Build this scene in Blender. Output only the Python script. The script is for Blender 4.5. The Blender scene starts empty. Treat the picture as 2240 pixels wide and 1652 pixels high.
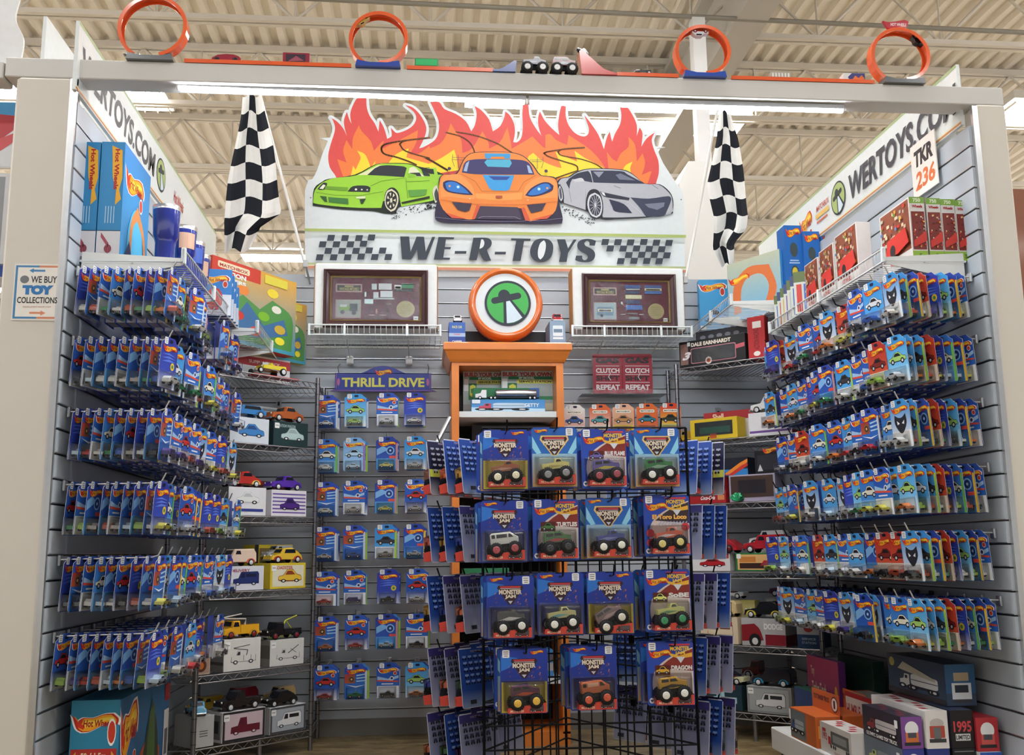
import bpy, math, random
from mathutils import Vector, Matrix
random.seed(7)
S = bpy.context.scene
COL = S.collection
# ---------------- camera, world, lights, exposure ----------------
H = 0.88
F = 2200.0
D_R = Vector((0.99598265, 0.00352821, 0.08947693))     # camera-space (x right, y down, z forward) directions of world X, Y, Z
D_F = Vector((-0.08876245, 0.17083427, 0.98129347))
D_U = Vector((-0.01182352, -0.98529346, 0.17046114))
cam_d = bpy.data.cameras.new('camera')
cam = bpy.data.objects.new('camera', cam_d); COL.objects.link(cam)
cam_d.sensor_width = 36.0; cam_d.lens = 36.0*F/2240.0
cam_d.clip_start = 0.05; cam_d.clip_end = 200
def w_of(v): return Vector((v.dot(D_R), v.dot(D_F), v.dot(D_U)))
rx, ry, rz = w_of(Vector((1, 0, 0))), w_of(Vector((0, -1, 0))), w_of(Vector((0, 0, -1)))
cam.matrix_world = Matrix(((rx.x, ry.x, rz.x, 0), (rx.y, ry.y, rz.y, 0), (rx.z, ry.z, rz.z, H), (0, 0, 0, 1)))
S.camera = cam
S.view_settings.view_transform = 'Standard'; S.view_settings.look = 'None'
S.view_settings.gamma = 1.0; S.view_settings.use_curve_mapping = False
S.view_settings.exposure = 0.22
wd = bpy.data.worlds.new('hall_ambient'); S.world = wd; wd.use_nodes = True
def world_nodes():          # the lit hall around: dim above the horizon, glow added below to brighten the ceiling
    nt = wd.node_tree; n = nt.nodes; l = nt.links
    tc = n.new('ShaderNodeTexCoord'); sx = n.new('ShaderNodeSeparateXYZ'); l.new(tc.outputs['Generated'], sx.inputs[0])
    cr = n.new('ShaderNodeValToRGB'); e = cr.color_ramp.elements
    mr = n.new('ShaderNodeMapRange'); mr.inputs['From Min'].default_value = -0.15; mr.inputs['From Max'].default_value = 0.15
    l.new(sx.outputs['Z'], mr.inputs['Value']); l.new(mr.outputs['Result'], cr.inputs[0])
    e[0].position = 0.35; e[0].color = (1.0, 0.97, 0.93, 1); e[1].position = 0.55; e[1].color = (0.20, 0.20, 0.20, 1)
    l.new(cr.outputs[0], n['Background'].inputs[0]); n['Background'].inputs[1].default_value = WORLD_E
WORLD_E = 1.35
world_nodes()
S.cycles.transparent_max_bounces = 24
S.cycles.max_bounces = 6
LAMP_E = 25.0          # emission of the hall ceiling lights
TUBE_E = 105.0          # emission of the booth tube lights
def at(px, py, Y=None, X=None, Z=None):      # a point of the place seen in direction (px, py) on a known plane
    v = w_of(Vector((px-1120.0, py-826.0, F)))
    if Y is not None: t = Y/v.y
    elif X is not None: t = X/v.x
    else: t = (Z-H)/v.z
    return Vector((v.x*t, v.y*t, v.z*t+H))

# ---------------- colours and materials ----------------
def hx(s):
    if not isinstance(s, str): return tuple(s)
    s = s.lstrip('#'); o = []
    for i in (0, 2, 4):
        c = int(s[i:i+2], 16)/255.0
        o.append(c/12.92 if c <= 0.04045 else ((c+0.055)/1.055)**2.4)
    return tuple(o)
MATS = {}
def new_mat(name, rough=0.5, metal=0.0, coat=0.0, var=0.06, scale=40.0, spec=0.5, bump=0.0, bscale=200.0):
    m = bpy.data.materials.new(name); m.use_nodes = True
    nt = m.node_tree; n = nt.nodes; l = nt.links
    b = n['Principled BSDF']
    a = n.new('ShaderNodeAttribute'); a.attribute_name = 'Col'
    no = n.new('ShaderNodeTexNoise'); no.inputs['Scale'].default_value = scale; no.inputs['Detail'].default_value = 3
    tc = n.new('ShaderNodeTexCoord'); l.new(tc.outputs['Object'], no.inputs['Vector'])
    mr = n.new('ShaderNodeMapRange'); mr.inputs['To Min'].default_value = 1-var; mr.inputs['To Max'].default_value = 1+var
    l.new(no.outputs['Fac'], mr.inputs['Value'])
    mx = n.new('ShaderNodeVectorMath'); mx.operation = 'SCALE'
    l.new(a.outputs['Color'], mx.inputs[0]); l.new(mr.outputs['Result'], mx.inputs['Scale'])
    l.new(mx.outputs['Vector'], b.inputs['Base Color'])
    b.inputs['Roughness'].default_value = rough; b.inputs['Metallic'].default_value = metal
    b.inputs['Coat Weight'].default_value = coat; b.inputs['Coat Roughness'].default_value = 0.08
    b.inputs['Specular IOR Level'].default_value = spec
    if bump:
        n2 = n.new('ShaderNodeTexNoise'); n2.inputs['Scale'].default_value = bscale; n2.inputs['Detail'].default_value = 4
        l.new(tc.outputs['Object'], n2.inputs['Vector'])
        bp = n.new('ShaderNodeBump'); bp.inputs['Strength'].default_value = bump; bp.inputs['Distance'].default_value = 0.002
        l.new(n2.outputs['Fac'], bp.inputs['Height']); l.new(bp.outputs['Normal'], b.inputs['Normal'])
    MATS[name] = m; return m
new_mat('paper', 0.42, spec=0.4, var=0.05)
new_mat('gloss', 0.18, coat=0.6, var=0.03)
new_mat('matte', 0.75, spec=0.25, var=0.05)
new_mat('painted', 0.5, var=0.03, scale=6, bump=0.05)
new_mat('metal', 0.28, metal=0.9, var=0.08)
new_mat('rubber', 0.7, spec=0.3, var=0.1)
new_mat('cloth', 0.85, spec=0.15, var=0.06, bump=0.25, bscale=900)
new_mat('wood', 0.4, coat=0.2, var=0.14, scale=14)
new_mat('deck', 0.65, var=0.12, scale=1.2)
new_mat('slat', 0.38, var=0.04, scale=5, spec=0.5)
def clear_mat(name, tint, gloss_mix, rough):
    m = bpy.data.materials.new(name); m.use_nodes = True
    nt = m.node_tree; n = nt.nodes; l = nt.links
    n.remove(n['Principled BSDF'])
    tr = n.new('ShaderNodeBsdfTransparent'); tr.inputs[0].default_value = tint
    gl = n.new('ShaderNodeBsdfGlossy'); gl.inputs['Roughness'].default_value = rough
    fr = n.new('ShaderNodeFresnel'); fr.inputs['IOR'].default_value = 1.45
    no = n.new('ShaderNodeTexNoise'); no.inputs['Scale'].default_value = 60
    bp = n.new('ShaderNodeBump'); bp.inputs['Strength'].default_value = 0.25; bp.inputs['Distance'].default_value = 0.003
    l.new(no.outputs['Fac'], bp.inputs['Height']); l.new(bp.outputs['Normal'], gl.inputs['Normal'])
    ad = n.new('ShaderNodeMath'); ad.operation = 'ADD'; ad.use_clamp = True; ad.inputs[1].default_value = gloss_mix
    l.new(fr.outputs[0], ad.inputs[0])
    mx = n.new('ShaderNodeMixShader'); l.new(ad.outputs[0], mx.inputs[0]); l.new(tr.outputs[0], mx.inputs[1]); l.new(gl.outputs[0], mx.inputs[2])
    l.new(mx.outputs[0], n['Material Output'].inputs['Surface'])
    MATS[name] = m
clear_mat('clear', (0.97, 0.975, 0.98, 1), 0.015, 0.10)
clear_mat('window_film', (0.95, 0.96, 0.97, 1), 0.0, 0.05)
def emit_mat(name, col, e):
    m = bpy.data.materials.new(name); m.use_nodes = True
    n = m.node_tree.nodes; l = m.node_tree.links; n.remove(n['Principled BSDF'])
    em = n.new('ShaderNodeEmission'); em.inputs[0].default_value = (*col, 1); em.inputs[1].default_value = e
    l.new(em.outputs[0], n['Material Output'].inputs['Surface']); MATS[name] = m
emit_mat('lamp', (1.0, 0.98, 0.96), LAMP_E)
emit_mat('tube', (0.88, 0.93, 1.0), TUBE_E)
def floor_mat():
    m = bpy.data.materials.new('worn_floor'); m.use_nodes = True
    nt = m.node_tree; n = nt.nodes; l = nt.links; b = n['Principled BSDF']
    tc = n.new('ShaderNodeTexCoord'); mp = n.new('ShaderNodeMapping'); mp.inputs['Scale'].default_value = (3.2, 9, 1)
    l.new(tc.outputs['Object'], mp.inputs[0])
    no = n.new('ShaderNodeTexNoise'); no.inputs['Scale'].default_value = 2.2; no.inputs['Detail'].default_value = 8; no.inputs['Roughness'].default_value = 0.7
    no.inputs['Distortion'].default_value = 0.8
    l.new(mp.outputs[0], no.inputs['Vector'])
    cr = n.new('ShaderNodeValToRGB'); e = cr.color_ramp.elements
    e[0].position = 0.30; e[0].color = (*hx('3b2f1f'), 1); e[1].position = 0.72; e[1].color = (*hx('b8a88a'), 1)
    x = e.new(0.45); x.color = (*hx('71603f'), 1); x = e.new(0.56); x.color = (*hx('8c7a55'), 1)
    l.new(no.outputs['Fac'], cr.inputs[0]); l.new(cr.outputs[0], b.inputs['Base Color'])
    b.inputs['Roughness'].default_value = 0.35; MATS['floor'] = m
floor_mat()

# ---------------- mesh builder ----------------
ORIGIN = {'p': 0}
class MB:
    def __init__(s, M=None):
        s.v = []; s.f = []; s.c = []; s.m = []; s.sm = []; s.M = M or Matrix.Identity(4); s.mat = 'paper'
        s.pl = None; s.off = 0.0
    def add(s, vs, fs, col, mat=None, smooth=False):
        b = len(s.v); M = s.M
        s.v.extend([tuple(M @ Vector(p)) for p in vs])
        cl = isinstance(col, list)
        for i, f in enumerate(fs):
            s.f.append(tuple(b+k for k in f))
            if cl: s.c.append([hx(col[k]) for k in f])
            else: s.c.append(hx(col))
            s.m.append(mat or s.mat); s.sm.append(smooth)
    def box(s, lo, hi, col, mat=None, top=None, front=None):
        x0, y0, z0 = lo; x1, y1, z1 = hi
        vs = [(x0,y0,z0),(x1,y0,z0),(x1,y1,z0),(x0,y1,z0),(x0,y0,z1),(x1,y0,z1),(x1,y1,z1),(x0,y1,z1)]
        fs = [(0,3,2,1),(4,5,6,7),(0,1,5,4),(1,2,6,5),(2,3,7,6),(3,0,4,7)]
        for i, f in enumerate(fs):
            s.add(vs, [f], top if (i == 1 and top) else front if (i == 2 and front) else col, mat)
    def cbox(s, lo, hi, col, mat=None, b=0.004):      # box with chamfered edges
        x0, y0, z0 = lo; x1, y1, z1 = hi
        b = min(b, (x1-x0)/2.2, (y1-y0)/2.2, (z1-z0)/2.2)
        def ring(z, i): return [(x0+b+i, y0+i, z), (x1-b-i, y0+i, z), (x1-i, y0+b+i, z), (x1-i, y1-b-i, z), (x1-b-i, y1-i, z), (x0+b+i, y1-i, z), (x0+i, y1-b-i, z), (x0+i, y0+b+i, z)]
        R = [ring(z0, b*.8), ring(z0+b, 0), ring(z1-b, 0), ring(z1, b*.8)]
        s.loft(R, col, mat)
    def loft(s, rings, col, mat=None, cap=True, smooth=False, closed=True):
        n = len(rings[0]); vs = [p for r in rings for p in r]; fs = []
        for k in range(len(rings)-1):
            for i in range(n if closed else n-1):
                j = (i+1) % n
                fs.append((k*n+i, k*n+j, (k+1)*n+j, (k+1)*n+i))
        s.add(vs, fs, col, mat, smooth)
        if cap:
            s.add(rings[0], [tuple(range(n))[::-1]], col, mat); s.add(rings[-1], [tuple(range(n))], col, mat)
    def tube(s, pts, r, col, mat=None, n=6, cap=True):
        pts = [Vector(p) for p in pts]; rings = []
        for i, p in enumerate(pts):
            a = pts[max(0, i-1)]; b = pts[min(len(pts)-1, i+1)]
            d = (b-a).normalized()
            up = Vector((0, 0, 1)) if abs(d.z) < .95 else Vector((1, 0, 0))
            u = d.cross(up).normalized(); w = u.cross(d).normalized()
            rr = r[i] if isinstance(r, (list, tuple)) else r
            rings.append([tuple(p+u*math.cos(2*math.pi*k/n)*rr+w*math.sin(2*math.pi*k/n)*rr) for k in range(n)])
        s.loft(rings, col, mat, cap, smooth=True)
    def cyl(s, a, b, r, col, mat=None, n=20, capcol=None):
        s.tube([a, b], r, col, mat, n)
    def lathe(s, prof, col, mat=None, n=32, c=(0, 0, 0), axis='z', smooth=True, cap=False):
        rings = []
        for r, z in prof:
            ring = []
            for k in range(n):
                a = 2*math.pi*k/n; x, y = r*math.cos(a), r*math.sin(a)
                p = (x, y, z) if axis == 'z' else ((x, -z, y) if axis == 'y' else (z, x, y))
                ring.append((p[0]+c[0], p[1]+c[1], p[2]+c[2]))
            rings.append(ring)
        s.loft(rings, col, mat, cap, smooth)
    def prism(s, poly, y0, y1, col, mat=None, side=None):   # polygon in XZ extruded along Y, front face at y0
        n = len(poly)
        a = [(x, y0, z) for x, z in poly]; b = [(x, y1, z) for x, z in poly]
        s.add(a, [tuple(range(n))], col, mat); s.add(b, [tuple(range(n))[::-1]], side or col, mat)
        s.add(a+b, [(i, i+n, (i+1) % n+n, (i+1) % n) for i in range(n)], side or col, mat)
    # ---- flat printed art on a plane: origin, unit u (right), unit v (up); layers step off the surface
    def plane(s, o, u, v, su=1.0, sv=None, step=0.00022, start=0.0004):
        o = Vector(o); u = Vector(u).normalized(); v = Vector(v).normalized()
        s.pl = (o, u*su, v*(sv or su), u.cross(v).normalized()); s.off = start; s.step = step
        return s
    def poly(s, pts, col, mat=None, lay=True):
        o, u, v, n = s.pl
        vs = [tuple(o+u*x+v*y+n*s.off) for x, y in pts]
        a = sum(pts[i][0]*pts[(i+1) % len(pts)][1]-pts[(i+1) % len(pts)][0]*pts[i][1] for i in range(len(pts)))
        idx = tuple(range(len(pts)))
        s.add(vs, [idx if a > 0 else idx[::-1]], col, mat)
        if lay: s.off += s.step
    def rect(s, x0, y0, x1, y1, col, mat=None, col2=None):
        c = col if col2 is None else [col, col, col2, col2]
        s.poly([(x0, y0), (x1, y0), (x1, y1), (x0, y1)], c, mat)
    def rrect(s, x0, y0, x1, y1, r, col, mat=None):
        s.poly(rr_pts(x0, y0, x1, y1, r), col, mat)
    def disc(s, x, y, r, col, mat=None, n=24, ry=None):
        ry = ry or r
        s.poly([(x+r*math.cos(2*math.pi*k/n), y+ry*math.sin(2*math.pi*k/n)) for k in range(n)], col, mat)
    def line(s, pts, w, col, mat=None):
        for i in range(len(pts)-1):
            a = Vector(pts[i]); b = Vector(pts[i+1]); d = b-a
            if d.length < 1e-9: continue
            d.normalize(); q = Vector((-d.y, d.x))*w/2; e = d*w*.3
            s.poly([tuple(a-q-e), tuple(b-q+e), tuple(b+q+e), tuple(a+q-e)], col, mat, lay=False)
        s.off += s.step
    def text(s, t, x, y, w, h, col, mat=None, bold=0.0, shear=0.0, rot=0):  # fits the text's own bounds into the box
        vs, fs = glyphs(t, bold)
        if not vs: return
        xs = [p[0] for p in vs]; ys = [p[1] for p in vs]
        x0, x1, y0, y1 = min(xs), max(xs), min(ys), max(ys)
        o, u, v, n = s.pl; out = []
        for px, py in vs:
            a = (px-x0)/(x1-x0); b = (py-y0)/max(1e-6, (y1-y0))
            if rot == 0: X = x+a*w+shear*b*h; Yy = y+b*h
            elif rot == 90: X = x+w-b*w; Yy = y+a*h
            else: X = x+b*w; Yy = y+h-a*h
            out.append(tuple(o+u*X+v*Yy+n*s.off))
        s.add(out, fs, col, mat); s.off += s.step
    def build(s, name, parent=None, loc=None, link=True):
        me = bpy.data.meshes.new(name)
        base = Vector(loc) if loc is not None else None
        vs = s.v if base is None else [(p[0]-base.x, p[1]-base.y, p[2]-base.z) for p in s.v]
        me.from_pydata(vs, [], s.f)
        names = []
        for k in s.m:
            if k not in names: names.append(k)
        for k in names: me.materials.append(MATS[k])
        ix = {k: i for i, k in enumerate(names)}
        me.polygons.foreach_set('material_index', [ix[k] for k in s.m])
        me.polygons.foreach_set('use_smooth', s.sm)
        ca = me.color_attributes.new('Col', 'FLOAT_COLOR', 'CORNER')
        buf = []
        for f, c in zip(s.f, s.c):
            if isinstance(c, list):
                for q in c: buf.extend((*q, 1.0))
            else: buf.extend((*c, 1.0)*len(f))
        ca.data.foreach_set('color', buf)
        me.update()
        o = bpy.data.objects.new(name, me)
        if link: COL.objects.link(o)
        if base is not None: o.location = base
        if parent is not None: o.parent = parent
        return o
def rr_pts(x0, y0, x1, y1, r, n=4):
    p = []
    for cx, cy, a0 in ((x1-r, y0+r, -90), (x1-r, y1-r, 0), (x0+r, y1-r, 90), (x0+r, y0+r, 180)):
        for k in range(n+1):
            a = math.radians(a0+90*k/n); p.append((cx+r*math.cos(a), cy+r*math.sin(a)))
    return p
GL = {}
def glyphs(t, bold):
    k = (t, round(bold, 3))
    if k in GL: return GL[k]
    cu = bpy.data.curves.new('lettering', 'FONT'); cu.body = t; cu.resolution_u = 3; cu.offset = bold; cu.fill_mode = 'FRONT'
    o = bpy.data.objects.new('lettering', cu); COL.objects.link(o)
    dg = bpy.context.evaluated_depsgraph_get(); me = o.evaluated_get(dg).to_mesh()
    vs = [(v.co.x, v.co.y) for v in me.vertices]; fs = [tuple(p.vertices) for p in me.polygons if p.normal.z > 0]
    if not fs: fs = [tuple(p.vertices)[::-1] for p in me.polygons]
    o.evaluated_get(dg).to_mesh_clear(); bpy.data.objects.remove(o); bpy.data.curves.remove(cu)
    GL[k] = (vs, fs); return GL[k]
def smooth(pts, closed=True, seg=4, ang=62):
    n = len(pts); P = [Vector(p) for p in pts]; out = []
    def corner(i):
        if not closed and i in (0, n-1): return True
        a = P[i]-P[i-1]; b = P[(i+1) % n]-P[i]
        if a.length < 1e-9 or b.length < 1e-9: return True
        return math.degrees(a.angle(b)) > ang
    for i in range(n if closed else n-1):
        p1, p2 = P[i], P[(i+1) % n]
        p0 = P[i-1] if not corner(i) else p1*2-p2
        p3 = P[(i+2) % n] if not corner((i+1) % n) else p2*2-p1
        if not closed and i+2 >= n: p3 = p2*2-p1
        for k in range(seg):
            t = k/seg
            q = .5*((2*p1)+(-p0+p2)*t+(2*p0-5*p1+4*p2-p3)*t*t+(-p0+3*p1-3*p2+p3)*t**3)
            out.append((q.x, q.y))
    if not closed: out.append(tuple(P[-1]))
    return out
def thing(name, label=None, cat=None, loc=(0, 0, 0), rz=0.0, group=None):
    o = bpy.data.objects.new(name, None); COL.objects.link(o); o.empty_display_size = 0.02
    o.location = loc; o.rotation_euler = (0, 0, rz); tag(o, label, cat, group); return o
def tag(o, label=None, cat=None, group=None, kind=None):
    if label: o['label'] = label
    if cat: o['category'] = cat
    if group: o['group'] = group
    if kind: o['kind'] = kind
    return o
def struct(o): o['kind'] = 'structure'; return o
KIDS = {}
def dup(root, loc=None, rz=None, label=None, group=None, swap=None, tilt=0.0):
    r = root.copy(); COL.objects.link(r)
    if loc is not None: r.location = loc
    if rz is not None: r.rotation_euler = (tilt, 0, rz)
    if label: r['label'] = label
    if group: r['group'] = group
    def rec(a, b):
        for ch in list(a.children):
            c = ch.copy(); COL.objects.link(c); c.parent = b
            base = ch.name.split('.')[0]
            if swap and base in swap: c.data = swap[base]
            rec(ch, c)
    rec(root, r); return r
ORD = ['first', 'second', 'third', 'fourth', 'fifth', 'sixth', 'seventh', 'eighth', 'ninth', 'tenth', 'eleventh', 'twelfth', 'thirteenth']
RI = (1, 0, 0); UP = (0, 0, 1)

# ---------------- printed marks ----------------
def flame_logo(A, x, y, w, h, style=0, words=True):
    # tail of flames at the left, ribbon towards the right
    rib = smooth([(0.0, .95), (.12, .62), (.25, .80), (.45, .78), (.68, .95), (.88, .98), (1.0, .72), (.98, .40), (.90, .52), (.74, .52), (.55, .30), (.38, .12), (.22, .10), (.10, .30)], seg=3)
    T = lambda P, k=1.0: [(x+w*(.5+(a-.5)*k), y+h*(.5+(b-.5)*k)) for a, b in P]
    if style: A.poly(T(rib, 1.14), 'f4f2ee')
    A.poly(T(rib, 1.04), 'c62419')
    A.poly(T(rib, .93), 'f2a71c' if style != 2 else 'f5c84a')
    A.poly(T([(0.03, .88), (.12, .60), (.24, .74), (.20, .46), (.34, .50), (.24, .22), (.12, .34)]), 'd8361c')
    A.poly(T([(.24, .66), (.50, .66), (.70, .80), (.90, .84), (.93, .66), (.74, .66), (.5, .44), (.28, .3)]), 'f7d64a')
    if words: A.text('Hot Wheels', x+w*.24, y+h*.34, w*.66, h*.36, 'a81a14', bold=.03, shear=.2)
    if style == 1:
        A.disc(x+w*.88, y+h*.06, w*.10, 'f4f2ee', n=14); A.disc(x+w*.88, y+h*.06, w*.08, 'c83a24', n=14)
def car_pic(A, x, y, w, h, col, dark='14161c', flip=False, hub='c9ccd2'):
    T = lambda P: [(x+w*((1-a) if flip else a), y+h*b) for a, b in P]
    A.poly(T(smooth([(0, .28), (.02, .52), (.22, .62), (.36, .95), (.62, .97), (.80, .66), (.97, .56), (1, .26), (.8, .2), (.2, .2)], seg=3)), dark)
    A.poly(T(smooth([(.02, .30), (.03, .50), (.24, .60), (.37, .92), (.61, .93), (.79, .63), (.96, .53), (.98, .28), (.5, .26)], seg=3)), col)
    A.poly(T([(.30, .62), (.39, .86), (.58, .87), (.72, .62)]), dark)
    for cx in (.22, .78):
        X = x+w*((1-cx) if flip else cx)
        A.disc(X, y+h*.24, w*.105, '111114', n=14); A.disc(X, y+h*.24, w*.055, hub, n=10)
def line_truck(A, x, y, w, h, col, ink, shape):
    T = lambda P: [(x+w*a, y+h*b) for a, b in P]
    body = {'van': [(0, .22), (.01, .5), (.2, .56), (.3, .92), (.95, .94), (1, .8), (1, .22)], 'pickup': [(0, .22), (.02, .52), (.24, .56), (.32, .92), (.54, .92), (.56, .56), (1, .56), (1, .22)]}.get(shape, [(0, .22), (.02, .46), (.2, .5), (.25, .72), (.4, .72), (.42, .5), (1, .5), (1, .22)])
    A.poly(T([(a+(a-.5)*.03, b+(b-.55)*.06) for a, b in body]), ink); A.poly(T(body), col)
    A.poly(T([(.27, .58), (.33, .85), (.44, .85), (.44, .58)]) if shape in ('van', 'pickup') else T([(.22, .52), (.27, .68), (.36, .68), (.36, .52)]), ink)
    if shape == 'van': A.poly(T([(.5, .62), (.5, .82), (.9, .82), (.9, .62)]), ink if shape == 'van' and col != 'e4c' else col)
    if shape == 'boom': A.line(T([(.62, .5), (.66, .74), (.1, .86)]), h*.03, ink); A.line(T([(.1, .88), (.74, .98)]), h*.03, ink); A.line(T([(.5, .5), (.5, .25)]), h*.015, ink); A.line(T([(.8, .5), (.8, .25)]), h*.015, ink)
    if shape == 'tow': A.line(T([(.5, .5), (.95, .92)]), h*.04, ink); A.line(T([(.6, .74), (.85, .5)]), h*.025, ink)
    for cx in (.17, .80): A.disc(x+w*cx, y+h*.2, w*.095, ink, n=16); A.disc(x+w*cx, y+h*.2, w*.05, 'e6e6e4', n=12)
def truck_pic(A, x, y, w, h, cab, tank, n=5):
    A.rect(x+w*.02, y+h*.16, x+w*.98, y+h*.28, '22242c')
    A.poly([(x, y+h*.2), (x, y+h*.5), (x+w*.1, y+h*.58), (x+w*.13, y+h*.85), (x+w*.26, y+h*.85), (x+w*.26, y+h*.2)], cab)
    A.rect(x+w*.14, y+h*.6, x+w*.21, y+h*.78, '1c2430')
    A.rrect(x+w*.3, y+h*.3, x+w, y+h*.92, h*.12, tank)
    A.line([(x+w*.32, y+h*.6), (x+w*.98, y+h*.6)], h*.05, '5b6270')
    for cx in (.07, .30, .37, .84, .92)[:n]:
        A.disc(x+w*cx, y+h*.16, h*.15, '101014', n=12); A.disc(x+w*cx, y+h*.16, h*.07, 'e0e0e0', n=8)
def sticker(A, x, y, w, h):
    A.rrect(x, y, x+w, y+h, w*.14, 'f1f3f5')
    for i, ww in enumerate((.7, .62, .5)):
        A.rect(x+w*(.5-ww/2), y+h*(.72-.26*i), x+w*(.5+ww/2), y+h*(.80-.26*i), '55585e')
def ufo_mark(A, cx, cy, r, green, ring='1d2733', beam='d3e4ef', rot=0.22, sx=1.0):
    C = lambda rr, n=40: [(cx+sx*rr*math.cos(2*math.pi*k/n), cy+rr*math.sin(2*math.pi*k/n)) for k in range(n)]
    A.poly(C(r), ring); A.poly(C(r*.90), green)
    T = lambda P: [(cx+sx*r*a, cy+r*b) for a, b in P]
    A.poly(T([(-.19, .10), (.14, .18), (.74, -.54), (.62, -.66), (.42, -.79), (.2, -.87), (-.02, -.9), (-.18, -.89)]), ring)
    A.poly(T([(-.07, .08), (.06, .14), (.62, -.63), (.45, -.75), (.25, -.84), (.02, -.88), (-.05, -.88)]), beam)
    c, s_ = math.cos(rot), math.sin(rot)
    hat = rr_pts(-.66, -.02, .66, .26, .135)
    dome = [(.26*math.cos(a)-.06, .24+.28*math.sin(a)) for a in [math.pi*k/14 for k in range(15)]]
    for P in (hat, dome+[(-.32, .1), (.2, .1)]):
        A.poly(T([(p[0]*c-p[1]*s_-.04, p[0]*s_+p[1]*c+.1) for p in P]), ring)

# ---------------- the hall and the booth shell ----------------
XL, XR, YF, YB, ZT = -1.11, 1.905, 3.165, 5.2, 2.33
b = MB(); b.add([(-9, -7, 0), (9, -7, 0), (9, 12, 0), (-9, 12, 0)], [(0, 1, 2, 3)], '888888', 'floor')
struct(b.build('floor'))
b = MB(); b.add([(-20, 12, .0), (22, 12, .0), (22, 33, .0), (-20, 33, .0), (-20, 3.3, 0), (-9, 3.3, 0), (-9, 12, 0), (9, 3.3, 0), (22, 3.3, 0), (9, 12, 0)], [(0, 1, 2, 3), (4, 5, 6, 0), (7, 8, 1, 9)], 'd9d2c6', 'painted')
struct(b.build('floor_hall'))
# corrugated roof deck on joists
b = MB(); b.mat = 'deck'; prof = []; x = -20.0
while x < 22:
    prof += [(x, 5.50), (x+.055, 5.50), (x+.075, 5.545), (x+.132, 5.545)]; x += .152
vs = [(px, 2.0, pz) for px, pz in prof]+[(px, 34.0, pz) for px, pz in prof]; n = len(prof)
b.add(vs, [(i, i+1, n+i+1, n+i) for i in range(n-1)], 'ece5da')
ceil = struct(b.build('ceiling'))
JC = 'd8d2c8'
for k in range(17):
    Y = 4.24+1.523*k; b = MB(); b.mat = 'painted'
    for dy in (-.05, .012):
        b.box((-20, Y+dy, 5.44), (22, Y+dy+.04, 5.497), JC); b.box((-20, Y+dy, 4.90), (22, Y+dy+.04, 4.94), JC)
    x = -19.7; up = True; q = 0
    while x < 21.4:
        if Y < 20:
            b.tube([(x, Y, 4.93 if up else 5.45), (x+.52, Y, 5.45 if up else 4.93)], .014, JC, n=4)
            if up and q % 2 == 0: b.tube([(x, Y, 4.93), (x, Y, 5.45)], .010, JC, n=4)
        x += .52; up = not up; q += 1
    b.build('joist', ceil)
b = MB(); b.mat = 'painted'                     # girder running away, with its flanges
for (z0, z1, w) in ((4.72, 4.77, .12), (4.77, 5.36, .02), (5.36, 5.42, .12)):
    b.box((2.42-w, 2.5, z0), (2.42+w, 33, z1), 'b9b6b0')
b.build('girder', ceil)
b = MB(); b.mat = 'painted'
for y0 in (6.2, 11.5, 17): b.tube([(-20, y0, 4.72), (22, y0+.9, 4.74)], .018, '8f8a80', n=6)
b.build('conduit', ceil)
b = MB(); b.mat = 'painted'
b.box((at(1522, 300, Y=6.7).x, 6.65, 0), (at(1550, 300, Y=6.7).x, 6.75, 4.72), 'd6d6d6'); struct(b.build('trim_1'))
p0 = at(1484, 352, Y=6.2); p1 = at(1545, 600, Y=6.2)
b = MB(); b.mat = 'painted'; b.prism([(p0.x, 0), (p0.x, p0.z-.15), (p0.x+.07, p0.z), (p0.x+.34, p0.z), (p0.x+.34, 0)], 6.2, 6.6, 'd3d2ce'); struct(b.build('trim_2'))
b = MB(); b.mat = 'painted'
b.box((-20, 33, 0), (22, 33.2, 5.6), 'cfc4b0'); struct(b.build('wall_hall_far'))
# hall lights
def hall_light(x0, x1, y0, y1, z, label, grp=None):
    t = thing('ceiling_light', label, 'light', ((x0+x1)/2, (y0+y1)/2, z), group=grp)
    b = MB(); b.box((x0-.03, y0-.03, z+.01), (x1+.03, y1+.03, z+.09), 'd8d6d0', 'painted'); b.build('housing', t, loc=t.location).location = (0, 0, 0)
    b = MB()
    b.box((x0, y0, z-.004), (x1, y1, z+.008), 'ffffff', 'lamp'); b.build('diffuser', t, loc=t.location).location = (0, 0, 0)
    b = MB(); n = max(3, int((x1-x0)/.12))
    for i in range(n+1): b.box((x0+(x1-x0)*i/n-.004, y0, z-.03), (x0+(x1-x0)*i/n+.004, y1, z-.006), 'e8e6e0', 'metal')
    b.build('louver', t, loc=t.location).location = (0, 0, 0)
vis = [(270, 355, 209, 8.8, .62, 'lone bright ceiling light seen beside the left checkered flag and banner'),
       (-40, 52, 200, 8.8, .62, 'bright ceiling light at the left edge above the neighbouring booth'),
       (1020, 1630, 262, 9.0, .62, 'very long bright ceiling light behind the flame tips of the toy shop sign'),
       (2180, 2330, 251, 8.8, .6, 'bright ceiling light at the right edge beyond the right post'),
       (530, 664, 559, 13.8, .6, 'far bright ceiling light low behind the left flag pole')]
for x0, x1, y, Y, d, lab in vis:
    a = at(x0, y, Z=5.0); c = at(x1, y, Z=5.0); ym = (a.y+c.y)/2
    hall_light(a.x, c.x, ym-d/2, ym+d/2, 5.0, lab)
for y0 in (-6.0, -1.5, 2.6, 4.9):                 # the same rows of lights go on overhead, outside the picture
    for x0 in (-7.5, -3.6, .3, 4.2, 8.1): hall_light(x0, x0+1.3, y0, y0+.6, 5.0, 'ceiling light of the rows overhead, outside the picture', 'overhead ceiling lights')
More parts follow.
